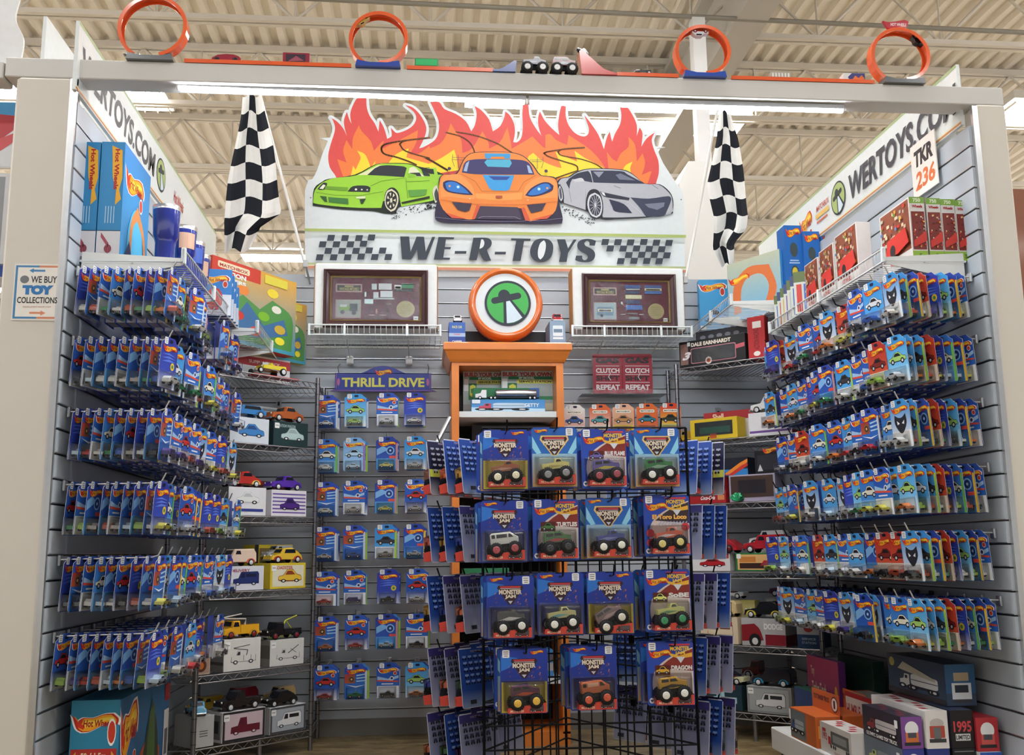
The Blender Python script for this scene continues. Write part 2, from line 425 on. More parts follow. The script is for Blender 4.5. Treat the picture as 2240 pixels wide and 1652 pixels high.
for y0 in (7.5, 11.5, 15.5, 20.0, 25.0):  # added lights out of view; their bounce off the floor lifts the ceiling
    for x0 in (-17.0, -12.0, -8.6, 10.4, 14.0, 18.0): hall_light(x0, x0+2.6, y0, y0+.7, 5.0, 'added unseen light far out over the side aisles, brightening the hall ceiling', 'added side aisle lights')
for y0 in (24.0, 27.5):  # more added lights, hidden behind the booth, to brighten the roof deck
    for x0 in (-4.5, 0, 4.5): hall_light(x0, x0+2.6, y0, y0+.7, 5.0, 'added light far behind the booth, hidden by its back wall, brightening the ceiling', 'added lights far behind the booth')

def slatwall(name, axis, c, a0, a1, z0, z1, col='b2bac3'):
    # axis 'y': panel in XZ facing -Y at y=c; 'x+': panel in YZ facing +X at x=c; 'x-': facing -X
    b = MB(); b.mat = 'slat'; P = .0762; z = z1
    def bx(d0, d1, za, zb, co, m=None):
        if axis == 'y': b.box((a0, c-d1, za), (a1, c-d0, zb), co, m)
        elif axis == 'x+': b.box((c+d0, a0, za), (c+d1, a1, zb), co, m)
        else: b.box((c-d1, a0, za), (c-d0, a1, zb), co, m)
    bx(-.02, .001, z0, z1, '55565a')
    while z-P >= z0-.001:
        bx(0, .0125, z-P+.0085, z, col); bx(0, .0135, z-P+.0055, z-P+.0085, 'c9ccce', 'metal'); z -= P
    if z > z0+.01: bx(0, .0125, z0, z, col)
    return struct(b.build(name))
slatwall('wall_back', 'y', YB+.0125, XL, XR, .08, ZT)
slatwall('wall_left', 'x+', XL-.0125, YF, YB, .0, ZT)
slatwall('wall_right', 'x-', XR+.0125, YF, YB, .0, ZT)
b = MB(); b.mat = 'painted'; b.box((XL, YB-.002, 0), (XR, YB+.02, .08), '77756f'); struct(b.build('baseboard_back'))
b = MB(); b.mat = 'painted'; b.cbox((-1.305, 3.16, 0), (-1.128, 3.24, 2.41), 'd6d0c6', b=.008); struct(b.build('trim_3'))
b = MB(); b.mat = 'metal'; b.box((-1.128, 3.15, 0), (-1.112, 3.164, 2.405), 'c9cacb'); b.box((-1.135, 3.155, 0), (-1.121, 3.162, 2.405), 'd2d0cc'); struct(b.build('trim_4'))
b = MB(); b.mat = 'painted'; b.cbox((1.935, 3.16, 0), (2.045, 3.24, 2.41), 'd9d3c8', b=.006); struct(b.build('trim_5'))
b = MB(); b.mat = 'metal'; b.box((1.915, 3.15, 0), (1.934, 3.164, 2.40), 'c6c7c8'); b.box((1.925, 3.155, 0), (1.938, 3.168, 2.40), 'd2d0cc'); struct(b.build('trim_6'))
b = MB(); b.mat = 'painted'; b.cbox((-1.345, 3.165, 2.412), (2.045, 3.255, 2.478), 'cfcdc9', b=.003)
beam = struct(b.build('trim_7'))
b = MB(); b.mat = 'painted'; b.cbox((-2.7, 3.165, 2.405), (-1.35, 3.25, 2.462), 'cbc9c5', b=.003); struct(b.build('trim_8'))

# tube lights under the beam
def tube_light(p0, p1, lab):
    a = at(*p0, Y=3.2); c = at(*p1, Y=3.2)
    t = thing('tube_light', lab, 'light', (a+c)/2); L = (c-a).length; rot = math.atan2(c.z-a.z, c.x-a.x)
    b = MB(); n = 12; R2 = [[(x, .0105*math.cos(math.pi*(1+k/n)), .0105*math.sin(math.pi*(1+k/n))) for k in range(n+1)] for x in (-L/2+.006, L/2-.006)]
    b.loft(R2, 'ffffff', 'tube', cap=False, closed=False, smooth=True); b.box((-L/2+.006, -.0104, -.0003), (L/2-.006, .0104, .0), 'ffffff', 'painted'); b.build('glass_tube', t)
    b = MB(); b.box((-L/2, -.011, .0002), (L/2, .011, .016), 'b4b8be', 'painted')
    b.build('housing', t)
    b = MB()
    for s in (-1, 1):
        b = MB(); b.tube([(s*(L/2-.004), 0, 0), (s*(L/2+.002), 0, 0)], .0108, 'f0f0f0', 'painted', n=12); b.build('end_cap', t)
    t.rotation_euler = (0, -rot, 0)
tube_light((388, 190), (1150, 222), 'left lit white tube light under the white front beam')
tube_light((1156, 222), (1845, 241), 'right lit white tube light under the white front beam')

# banners along the tops of the side walls, and their supports
def banner(name, X, face, y0, y1, z0, z1, lab, words):
    t = thing(name, lab, 'banner', (X, (y0+y1)/2, z0))
    b = MB(); b.mat = 'paper'; b.box((X-.006, y0, z0), (X+.006, y1, z1), 'e4eaea')
    w = y1-y0; h = z1-z0
    if face > 0: b.plane((X+.006, y0, z0), (0, 1, 0), UP)      # faces +X, reads left to right away from the viewer
    else: b.plane((X-.006, y1, z0), (0, -1, 0), UP)
    b.rect(0, h-.012, w, h, 'a9bd8c'); b.rect(0, .004, w, .012, 'cf8a55'); b.rect(0, .012, w, .018, 'e9e4c9')
    words(b, w, h); b.build('printed_panel', t, loc=t.location).location = (0, 0, 0); return t
def wl(b, w, h):
    b.text('WERTOYS.COM', .03, h*.28, .92, h*.44, '3d3f49', bold=.03, shear=.12)
    ufo_mark(b, 1.06, h*.5, .072, 'a8bc73')
    b.text('Hot Wheels', 1.28, h*.36, .18, h*.22, 'c43a28', bold=.02, shear=.2)
banner('shop_banner', -1.118, 1, 3.14, 5.36, 2.362, 2.60, 'white left wall banner with grey web address in capitals', wl)
b = MB(); b.mat = 'paper'; b.box((-1.29, 3.30, 2.478), (-1.278, 5.2, 2.70), 'dfe4e4')
tag(b.build('banner_panel'), 'blank white back panel standing behind the left wall banner', 'banner')
def wr(b, w, h):
    flame_logo(b, .62, h*.22, .16, h*.5, 1, words=True)
    b.text('MATCHBOX', .84, h*.55, .15, h*.12, 'c4523a', bold=.02, shear=.3); b.rect(.84, h*.3, .97, h*.34, 'cf6a4a'); b.rect(.83, h*.4, .99, h*.5, 'e8c06a')
    ufo_mark(b, 1.10, h*.47, .078, 'a8bc73')
    b.text('WERTOYS.COM', 1.21, h*.22, .92, h*.50, '3d3f49', bold=.03, shear=.12)
banner('shop_banner', 1.912, -1, 3.21, 5.36, 2.355, 2.585, 'white right wall banner with grey web address and small toy logos', wr)
b = MB(); b.mat = 'painted'; b.box((1.925, 3.28, 2.33), (1.95, 5.2, 2.36), 'cfd0ce'); struct(b.build('trim_9'))
b = MB(); b.mat = 'painted'; b.box((-1.15, 3.28, 2.33), (-1.13, 5.2, 2.36), 'cfd0ce'); struct(b.build('trim_10'))

# small signs
t = thing('number_sign', 'white square sign with black TKR and orange number on the right wall', 'sign', (1.889, 3.44, 2.19))
b = MB(); b.box((1.886, 3.36, 2.195), (1.89, 3.545, 2.405), 'e9e6df'); b.plane((1.886, 3.545, 2.195), (0, -1, 0), UP)
b.text('TKR', .02, .115, .145, .065, '26262a', bold=.05, shear=.1); b.text('236', .02, .025, .145, .07, 'd9713f', bold=.03, shear=.2)
b.build('printed_card', t, loc=t.location).location = (0, 0, 0)
def post_sign():
    p = at(33, 577, Y=3.158); q = at(134, 702, Y=3.158); w = q.x-p.x; h = p.z-q.z
    t = thing('notice_sign', 'square white notice with blue and orange border about buying toys on the left post', 'sign', (p.x, 3.1585, q.z))
    b = MB(); b.box((0, -.002, 0), (w, 0, h), 'e6e2da'); b.plane((0, -.002, 0), RI, UP, w, h, step=.00012)
    b.rect(.03, .03, .5, .97, '4a86b8'); b.rect(.5, .03, .97, .97, 'd98a68'); b.rect(.075, .065, .925, .935, 'eeeae2')
    b.rect(.38, .86, .62, .895, '4a86b8'); b.poly([(.30, .878), (.39, .92), (.39, .835)], '4a86b8')
    b.rect(.36, .115, .60, .15, 'd98a68'); b.poly([(.68, .13), (.58, .175), (.58, .085)], 'd98a68')
    b.disc(.22, .72, .09, '77797d', n=16, ry=.07); b.text('WE BUY', .35, .66, .52, .12, '33363c', bold=.02)
    b.text('TOY', .19, .45, .62, .17, '3478b8', bold=.09); b.text('COLLECTIONS', .10, .30, .80, .11, '26282c', bold=.02)
    b.text('WESELLPARTYSHOP.COM', .22, .225, .56, .025, 'b0705a'); b.build('printed_card', t)
post_sign()
# the neighbouring booth at the left edge
p = at(-60, 0, Y=3.3); q = at(80, 142, Y=3.3)
b = MB(); b.mat = 'paper'
b.prism(smooth([(p.x-.1, 2.463), (q.x-.005, 2.463), (q.x, 2.55), (q.x-.03, 2.62), (q.x-.02, 2.70), (q.x, 2.80), (p.x-.1, 2.86)], seg=4), 3.18, 3.19, 'e8e9ea')
tag(b.build('cutout_board'), 'plain white rounded cutout board standing on the beam at the upper left', 'sign')
def px_box(name, lab, cat, x0, y0, x1, y1, Y, d, col, art=None, mat='paper', zmin=None):
    p = at(x0, y0, Y=Y); q = at(x1, y1, Y=Y); w = q.x-p.x; z0 = q.z if zmin is None else zmin; h = p.z-z0
    t = thing(name, lab, cat, (p.x+w/2, Y+d/2, z0)); b = MB(); b.mat = mat; b.box((-w/2, -d/2, 0), (w/2, d/2, h), col)
    b.plane((-w/2, -d/2, 0), RI, UP, w, h)
    if art: art(b)
    b.build('carton' if cat == 'box' else 'panel', t); return t
def a1(b):
    b.rect(0, 0, 1, 1, 'dfe3e8'); b.poly([(0, .78), (1, .70), (1, 1), (0, 1)], '4f9cd0')
    b.poly([(0, .28), (.6, .45), (1, .72), (1, .78), (0, .84)], 'b8424a'); b.poly([(0, .0), (.5, .2), (1, .52), (1, .6), (.5, .42), (0, .28)], 'd05a5e')
px_box('poster_board', 'blue and red curved poster board at the left edge beyond the post', 'sign', -60, 222, 52, 366, 3.32, .01, 'dfe3e8', a1)
def a2(b):
    b.rect(0, 0, 1, 1, 'dfe0e2'); b.rect(0, 0, .55, .96, '9a9ea4'); b.text('MICHAEL JORDAN', .66, .12, .22, .82, '2e3038', bold=.03, rot=270)
    b.disc(.78, .06, .12, '303238', n=12, ry=.035)
px_box('figure_box', 'grey boxed figure with vertical black name lettering at the left edge', 'box', -40, 378, 42, 578, 3.32, .1, 'd9dadc', a2)
px_box('blue_shelf_strip', 'blue shelf edge strip below the grey boxed figure at the left edge', 'shelf', -40, 580, 34, 606, 3.30, .14, '2f4f9e', None, 'gloss')
def a3(b):
    b.rect(0, 0, 1, 1, 'dcdcda'); b.rect(.05, .1, .62, .85, '5a5d63'); b.disc(.3, .5, .16, 'a46a4a', n=14); b.rect(.72, .2, .84, .8, '4a4c52'); b.disc(.8, .1, .07, '2a2b2f', n=10, ry=.045)
for k, (y0, y1, nm) in enumerate(((640, 725, 'upper'), (735, 850, 'second'), (858, 950, 'third'))):
    px_box('figure_box', '%s of the three grey window boxes below the blue strip at the left edge' % ('uppermost', 'middle', 'lowest')[k], 'box', -40, y0, 24-8*k, y1, 3.34, .1, 'd4d4d2', a3)
px_box('display_board', 'plain white tall display board at the lower left edge beyond the post', 'sign', -60, 1000, 6, 1300, 3.34, .03, 'd8d6d2', None)
# brown board beyond the right post
p = at(2197, 417, Y=3.62)
b = MB(); b.mat = 'wood'; b.box((p.x-.03, 3.6, 0), (p.x+1.2, 3.64, p.z), '8a4f2e')
tag(b.build('wooden_board'), 'tall reddish brown wooden board beyond the right post', 'board')

# ---------------- the big shop sign over the back wall ----------------
SY = 5.185
SO = at(1080, 500, Y=SY)
def sp(p): q = at(p[0], p[1], Y=SY); return (q.x-SO.x, q.z-SO.z)
def Z1(P): return [sp((660+x/5.507, 200+y/5.507)) for x, y in P]
def Z2(P): return [sp((930+x/5.506, 210+y/5.506)) for x, y in P]
def Z3(P): return [sp((1200+x/5.507, 220+y/5.507)) for x, y in P]
def PX(P): return [sp(p) for p in P]
red = Z1([(415,1035),(340,920),(320,780),(350,640),(395,500),(400,420),(370,340),(350,318),(430,370),(500,450),(545,540),(520,450),(510,350),(545,250),(570,330),(600,395),(585,290),(610,190),(680,75),(778,75),(785,200),(820,300),(880,390),(925,490),(940,350),(985,430),(1010,500),(1030,575),(1085,540),(1075,440),(1105,475),(1150,505),(1250,475),(1340,415),(1380,330),(1350,250),(1250,170),(1340,200),(1430,290),(1490,400),(1500,480),(1470,580),(1415,690)])
red += Z2([(0,610),(120,530),(165,420),(160,300),(110,180),(62,78),(170,80),(230,160),(370,220),(490,310),(555,430),(600,350),(620,220),(596,125),(680,180),(770,290),(815,430),(900,370),(950,270),(965,190),(1020,240),(1070,340),(1080,450),(1060,560),(1110,560),(1160,500),(1175,380),(1170,220),(1180,100),(1240,100),(1260,260),(1330,390),(1400,485),(1365,370),(1360,270),(1380,190),(1440,300),(1530,400),(1615,475),(1600,350),(1620,200),(1645,110)])
red += Z3([(205,75),(205,190),(240,300),(310,390),(400,435),(465,420),(485,340),(430,180),(500,270),(600,420),(665,590),(700,450),(735,380),(750,450),(765,500),(800,400),(860,290),(875,180),(860,75),(935,75),(1010,180),(1060,300),(1060,430),(1095,330),(1130,400),(1115,560),(1180,460),(1275,388),(1240,480),(1270,600),(1320,730),(1325,880),(1290,1010)])
red += PX([(1434, 420), (1230, 424), (950, 424), (736, 408)])
redS = smooth(red, seg=3)
board = PX([(667.5,416),(683.6,392.5),(694.5,370.7),(705.4,338),(717,309),(760,300),(1400,318),(1437,326),(1450.6,358),(1481.5,405),(1492.4,423.4),(1497,470),(1498,606),(668.5,606)])
T = thing('shop_sign', 'big white flame topped shop sign with three painted sports cars and WE-R-TOYS lettering', 'sign', (SO.x, SY, SO.z))
b = MB(); b.mat = 'paper'
white = 'dfe7ea'
b.prism(redS, -.004, .004, white)
for i in range(len(redS)-1):
    a, c = Vector(redS[i]), Vector(redS[i+1]); d = c-a
    if d.length < 1e-6: continue
    d.normalize(); q = Vector((-d.y, d.x))*.0145
    k_ = .0001*(i % 23); b.prism([tuple(a-q), tuple(c-q), tuple(c+q), tuple(a+q)], -.0036+k_, .004, white)
    b.prism([(a.x+.0145*math.cos(k*math.pi/5), a.y+.0145*math.sin(k*math.pi/5)) for k in range(10)], -.00355+k_, .004, white)
b.prism([(x, z) for x, z in smooth(board, seg=2, ang=40)], -.0042, .006, white)
b.build('sign_board', T)
b = MB(); b.mat = 'paper'; b.plane((0, -.0043, 0), RI, UP, step=.00016)
b.poly(redS, 'dd5350')
def P_(zf, pts, col, sm=True, a=62): b.poly(smooth(zf(pts), seg=3, ang=a) if sm else zf(pts), col)
OR, YE = 'ef8143', 'f6d93c'
P_(Z1, [(500,1030),(440,860),(430,820),(540,860),(500,720),(540,590),(610,700),(620,560),(690,410),(720,480),(830,600),(870,720),(960,620),(990,600),(960,700),(1200,580),(1400,470),(1380,620),(1300,760),(1400,760),(1541,660),(1541,1030)], OR)
P_(Z2, [(0,680),(180,580),(260,460),(310,330),(370,440),(430,520),(450,690),(560,640),(690,430),(760,560),(770,640),(900,560),(990,380),(1030,560),(1040,640),(1180,560),(1290,490),(1420,620),(1500,640),(1480,460),(1560,560),(1720,620),(1761,640),(1761,900),(0,900)], OR)
P_(Z3, [(-40,420),(20,410),(90,480),(220,540),(240,420),(330,480),(480,580),(600,700),(690,830),(720,840),(700,620),(760,700),(820,740),(870,640),(960,560),(960,440),(1040,540),(1060,740),(1130,640),(1160,760),(1120,900),(1240,850),(1190,1010),(-40,1010)], OR)
P_(Z1, [(590,1030),(620,900),(650,950),(690,860),(710,800),(670,720),(760,760),(810,860),(830,930),(890,840),(880,930),(900,1030)], YE)
P_(Z1, [(1040,880),(1140,760),(1290,690),(1260,800),(1541,880),(1541,960),(1040,960)], YE)
P_(Z2, [(0,840),(180,760),(350,650),(380,760),(400,900),(0,960)], YE)
P_(Z2, [(1230,760),(1300,690),(1430,800),(1640,880),(1620,760),(1761,780),(1761,980),(1240,960)], YE)
P_(Z3, [(-20,780),(160,820),(80,620),(200,680),(340,740),(310,610),(440,700),(600,780),(700,840),(-20,960)], YE)
P_(Z3, [(880,880),(920,790),(1010,740),(980,820),(1000,920)], YE)
# tyre tracks
for zf, P, w in ((Z1, [(1541,565),(1300,590),(1100,620),(990,650),(960,700),(1000,760),(1150,800),(1290,850),(1380,890)], 6), (Z1, [(1541,560),(1250,600),(1180,640),(1230,710),(1340,755),(1541,810)], 5),
    (Z2, [(0,745),(100,800),(200,860),(270,900)], 7), (Z2, [(250,445),(420,490),(530,560),(580,640),(600,710)], 4.5), (Z2, [(370,438),(600,480),(850,570),(1000,660),(1080,710)], 4.5),
    (Z3, [(430,575),(200,590),(0,620),(-60,640),(0,680),(180,740),(330,790),(350,850),(200,900),(60,950)], 4.5), (Z3, [(430,570),(180,590),(110,625),(160,670),(380,710),(560,770),(650,830)], 4)):
    q = smooth(zf(P), closed=False, seg=5); b.line(q, .0015*w, '7a5030')
    for i in range(0, len(q)-1):
        a, c = Vector(q[i]), Vector(q[i+1]); m = (a+c)/2; d = (c-a).normalized(); nn = Vector((-d.y, d.x))*.0012*w
        b.poly([tuple(m-nn), tuple(m+d*.003), tuple(m+nn), tuple(m+d*.005)], '2c2018', lay=False)
    b.off += b.step
for zf, x0, y0, x1, y1, s in ((Z1, 1080, 1500, 1541, 1390, 1), (Z3, 150, 1300, 540, 1490, 2), (Z2, 0, 1350, 110, 1310, 3)):
    rr = random.Random(s)
    for i in range(60):
        t = rr.random(); x = x0+(x1-x0)*t+rr.uniform(-20, 20); y = y0+(y1-y0)*t+rr.uniform(-45, 45)
        c_ = zf([(x, y), (x+rr.uniform(8, 30), y-rr.uniform(-8, 16)), (x+rr.uniform(5, 24), y+rr.uniform(5, 14))]); b.poly(c_, '3a4048', lay=False)
b.off += b.step
# green coupe
K = '1d2418'
P_(Z1, [(135,1385),(150,1180),(250,1095),(330,1060),(640,1010),(880,890),(1050,870),(1290,875),(1400,910),(1541,940),(1700,1000),(1700,1370),(1541,1350),(1180,1400),(1140,1480),(1000,1480),(860,1450),(500,1430),(250,1400)], K)
P_(Z1, [(140,1350),(160,1200),(260,1100),(400,1050),(660,1018),(900,890),(1060,878),(1280,884),(1390,920),(1460,960),(1541,1000),(1600,1010),(1700,1010),(1700,1290),(1541,1330),(1200,1395),(1180,1300),(980,1330),(960,1410),(700,1410),(400,1390),(200,1365)], '9cd43e')
P_(Z1, [(680,1015),(930,895),(960,900),(800,1015)], 'e4e4b8', False); P_(Z1, [(790,1015),(940,905),(1200,908),(1265,930),(1235,1040),(1000,1025)], '2b3038')
P_(Z1, [(1285,1000),(1300,930),(1360,920),(1440,1000),(1480,1030),(1300,1040)], 'e2e6c4'); P_(Z1, [(1300,990),(1420,985),(1445,1030),(1310,1030)], '2b3038', False); P_(Z1, [(1440,950),(1500,980),(1541,1010),(1541,1030),(1470,1025)], '2b3038')
P_(Z1, [(1270,990),(1370,1010),(1380,1035),(1290,1045)], '8cc63a'); P_(Z1, [(1440,930),(1541,925),(1541,1000),(1500,960)], '24282c', False)
P_(Z2, [(20,880),(130,870),(165,1000),(60,960)], '9cd43e'); P_(Z2, [(0,880),(100,890),(110,950),(40,940)], '24282c')
P_(Z1, [(190,1185),(260,1110),(310,1115),(290,1180),(230,1195)], '2a2f34'); P_(Z1, [(215,1180),(260,1130),(290,1140),(260,1185)], 'e6ead8')
P_(Z1, [(555,1215),(620,1150),(780,1145),(830,1170),(820,1220)], '2a2f34'); b.disc(*Z1([(655,1190)])[0], .0062, 'f0f2e6', n=14); b.disc(*Z1([(725,1192)])[0], .0048, 'dfe3d2', n=14); b.disc(*Z1([(790,1195)])[0], .0042, 'e8ead8', n=14)
P_(Z1, [(290,1150),(560,1165),(530,1205),(280,1185)], '6fa22f'); P_(Z1, [(220,1268),(300,1275),(310,1340),(280,1340)], '2f5a2c', False); P_(Z1, [(320,1282),(560,1300),(565,1370),(330,1345)], '3f7a3a')
P_(Z1, [(700,1310),(775,1300),(740,1365),(715,1365)], '27412a', False); P_(Z1, [(655,1280),(770,1272),(765,1300),(660,1300)], 'dfe6c0')
b.line(Z1([(180,1225),(400,1260),(700,1265),(980,1215)]), .0016, '3c5a1c'); b.line(Z1([(830,1150),(960,1090),(1240,1050)]), .0016, '3c5a1c'); b.line(Z1([(1265,1100),(1541,1085)]), .0018, '243010')
b.line(Z1([(1255,1050),(1275,1300)]), .0014, '3c5a1c'); P_(Z1, [(1280,1200),(1510,1190),(1480,1260),(1300,1280)], '5fa044'); P_(Z1, [(1200,1345),(1541,1270),(1541,1300),(1210,1365)], '1d2418', False)
P_(Z1, [(1000,1330),(1010,1230),(1060,1175),(1120,1175),(1170,1240),(1180,1340),(1150,1440),(1090,1490),(1030,1450)], '1c1e22'); P_(Z1, [(1000,1320),(1025,1215),(1085,1185),(1150,1240),(1165,1330),(1130,1430),(1075,1460),(1020,1410)], 'd9d8bf')
P_(Z1, [(1012,1325),(1035,1235),(1085,1208),(1135,1250),(1148,1330),(1118,1410),(1075,1438),(1030,1400)], '26282c')
for k in range(7):
    a = 2*math.pi*k/7; cx, cy = 1080, 1322
    P_(Z1, [(cx+10*math.cos(a+1.2), cy+14*math.sin(a+1.2)), (cx+54*math.cos(a-.22), cy+92*math.sin(a-.22)), (cx+54*math.cos(a+.2), cy+92*math.sin(a+.2)), (cx-10*math.cos(a+1.2), cy-14*math.sin(a+1.2))], 'e6e2c6', False)
P_(Z2, [(90,1180),(105,1110),(140,1085),(165,1180),(160,1290),(120,1300)], 'd9d8bf'); P_(Z2, [(110,1190),(135,1120),(158,1190),(150,1270),(125,1275)], '44474c')
# silver coupe
P_(Z3, [(95,1010),(140,950),(230,930),(330,870),(500,830),(860,840),(1000,890),(1150,1010),(1330,1020),(1450,1110),(1495,1220),(1490,1370),(1160,1420),(800,1440),(640,1440),(470,1350),(180,1250),(110,1200)], '20242e')
P_(Z3, [(110,1010),(150,955),(250,935),(340,880),(500,838),(850,848),(1000,900),(1150,1015),(1320,1025),(1440,1120),(1480,1200),(1480,1350),(1400,1390),(1120,1410),(700,1420),(640,1380),(600,1120),(500,1090),(450,1180),(440,1330),(180,1245),(170,1100)], 'b3b6bf')
P_(Z3, [(230,960),(340,890),(470,860),(500,900),(525,1000),(300,960)], '2a2f45'); P_(Z3, [(205,1000),(250,950),(300,930),(260,1000),(245,1080)], '2a2f45')
P_(Z3, [(500,855),(860,862),(940,900),(1080,975),(1160,1015),(860,1010),(535,1000)], '2f344c'); P_(Z3, [(530,870),(660,870),(600,940)], '8f94a6', False); P_(Z3, [(800,910),(860,890),(1040,975),(850,965)], '6f748a', False)
P_(Z3, [(290,965),(390,945),(430,985),(320,995)], 'c9ccd4'); b.line(Z3([(240,1080),(270,1240)]), .0016, '5f636e'); b.line(Z3([(440,1080),(440,1320)]), .0012, '80848e')
P_(Z3, [(610,1105),(660,1120),(970,1185),(960,1215),(700,1180),(640,1150)], '2a2e40'); P_(Z3, [(625,1115),(665,1125),(680,1165),(650,1150)], 'e2e6ec', False)
P_(Z3, [(720,1200),(900,1260),(1000,1370),(800,1350),(760,1290)], '2b3048'); P_(Z3, [(980,1180),(1200,1195),(1430,1165),(1470,1200),(1440,1300),(1380,1400),(1160,1410),(1090,1300)], '3a3f55')
P_(Z3, [(1150,1260),(1390,1240),(1380,1290),(1300,1330),(1190,1300)], '777c90', False); P_(Z3, [(1400,1380),(1440,1290),(1475,1200),(1490,1350)], 'b3b6bf', False); b.line(Z3([(780,1040),(860,1070)]), .002, '3a3f50'); b.line(Z3([(1240,1030),(1310,1075)]), .002, '3a3f50')
b.line(Z3([(720,1200),(960,1240),(1160,1410)]), .003, 'c6c9d2')
P_(Z3, [(445,1260),(470,1120),(540,1080),(610,1120),(650,1260),(640,1400),(580,1440),(500,1410)], '1f222c'); P_(Z3, [(460,1270),(485,1160),(550,1125),(615,1170),(640,1290),(620,1390),(570,1425),(500,1390)], 'cfd2da')
P_(Z3, [(480,1275),(500,1180),(555,1145),(605,1190),(625,1290),(605,1375),(565,1405),(510,1370)], '343848')
for k in range(14):
    a = 2*math.pi*k/14; b.line(Z3([(556, 1275), (556+68*math.cos(a), 1275+120*math.sin(a))]), .0018, 'd6d9e0')
P_(Z3, [(100,1080),(130,1020),(165,1090),(180,1200),(150,1260),(115,1200)], '1f222c'); P_(Z3, [(112,1090),(130,1040),(155,1100),(165,1190),(145,1230),(122,1190)], 'c6cad2'); P_(Z3, [(122,1095),(133,1060),(148,1105),(155,1180),(142,1210),(130,1180)], '4a4e5c')
# orange racer
P_(Z2, [(115,1470),(140,1290),(160,1150),(165,1020),(220,960),(370,950),(450,800),(540,710),(720,690),(1020,695),(1180,740),(1300,850),(1390,970),(1540,990),(1590,1060),(1610,1300),(1650,1480),(1640,1550),(1400,1560),(1000,1550),(380,1550),(180,1535)], '2b2440')
P_(Z2, [(165,1260),(175,1040),(225,965),(380,960),(460,800),(550,715),(720,697),(1010,700),(1180,750),(1290,860),(1380,975),(1530,1000),(1585,1070),(1590,1280),(1530,1440),(1300,1520),(1230,1520),(1150,1370),(650,1350),(590,1500),(490,1500),(260,1430)], 'ea8a3f')
P_(Z2, [(180,1100),(215,990),(300,965),(420,970),(560,1100),(600,1230),(560,1260),(300,1230),(190,1240)], 'f29a52'); P_(Z2, [(1180,1240),(1200,1110),(1340,1000),(1500,1000),(1575,1080),(1580,1240),(1400,1250)], 'f29a52')
P_(Z2, [(600,1190),(900,1195),(1170,1180),(1160,1260),(900,1275),(610,1250)], 'f3a052')
P_(Z2, [(440,940),(470,830),(540,790),(720,778),(1030,782),(1200,800),(1270,860),(1310,965),(900,965),(600,960)], '3a3668'); P_(Z2, [(460,920),(490,830),(530,800),(500,930)], '9fb4d8', False); P_(Z2, [(1250,860),(1290,950),(1240,945),(1220,850)], '9fb4d8', False)
P_(Z2, [(715,710),(1025,715),(1020,775),(960,775),(940,750),(800,750),(780,775),(720,770)], '3d9ad6', False); P_(Z2, [(710,820),(740,785),(1020,785),(1040,830),(1010,880),(750,870)], '4fb0d2', False)
P_(Z2, [(690,970),(1070,975),(1010,1150),(960,1160),(810,1155),(770,1130)], '3b9fe0', False); P_(Z2, [(760,985),(1020,990),(980,1030),(820,1030)], '2a4a9a', False)
P_(Z2, [(215,1060),(270,1035),(380,1050),(500,1130),(575,1210),(460,1205),(280,1175),(220,1120)], '26285c'); P_(Z2, [(240,1070),(300,1050),(380,1065),(480,1140),(530,1195),(380,1180),(270,1150)], '2f78cc')
P_(Z2, [(1200,1215),(1270,1130),(1390,1065),(1480,1060),(1540,1100),(1520,1160),(1400,1210),(1280,1230)], '26285c'); P_(Z2, [(1230,1205),(1290,1140),(1400,1080),(1480,1080),(1510,1130),(1400,1190),(1290,1215)], '2f78cc')
for x, y, r, c in ((395,1115,.0088,'7fd4f6'),(395,1115,.005,'dff6fd'),(1365,1140,.0088,'7fd4f6'),(1365,1140,.005,'dff6fd'),(293,1105,.0062,'e9a06a'),(1465,1130,.0062,'e9a06a'),(537,1256,.0032,'f2d8c8'),(1232,1272,.0032,'f2d8c8'),(290,895,.0092,'3c3552'),(1450,925,.0092,'3c3552')):
    b.disc(*Z2([(x, y)])[0], r, c, n=18)
P_(Z2, [(320,1295),(560,1310),(530,1400),(480,1415),(390,1390)], '3a3148', False); P_(Z2, [(1220,1330),(1450,1310),(1400,1400),(1270,1430)], '3a3148', False); P_(Z2, [(660,1345),(1110,1360),(1160,1510),(610,1500)], '41384e', False)
b.line(Z2([(640,1490),(690,1470),(1080,1475),(1140,1505)]), .002, '9a93b0'); b.line(Z2([(120,1480),(500,1520),(900,1530),(1400,1520),(1650,1490)]), .002, '8f88a8')
P_(Z2, [(600,1500),(560,1500),(620,1330),(660,1345)], 'd65a3c', False); P_(Z2, [(1150,1370),(1190,1360),(1260,1520),(1200,1520)], 'd65a3c', False); P_(Z2, [(240,1420),(490,1500),(320,1490)], 'd65a3c', False); P_(Z2, [(1530,1440),(1270,1510),(1460,1500)], 'd65a3c', False)
b.line(Z2([(180,1270),(560,1320),(900,1330),(1220,1330),(1590,1290)]), .0022, 'c9562f'); b.line(Z2([(430,960),(600,1050),(680,1170),(1120,1170),(1180,1060),(1330,975)]), .0013, '7a4020')
b.rrect(*Z2([(845,1250)])[0], *Z2([(925,1222)])[0], .003, 'b4563c')
for P in ([(330,730),(325,800),(350,870)], [(395,735),(400,890)], [(330,765),(480,770)], [(1410,760),(1415,830),(1395,890)], [(1345,765),(1345,900)], [(1260,795),(1410,795)], [(330,790),(460,795)], [(1280,815),(1400,815)]): b.line(Z2(P), .0022, '3b3654')
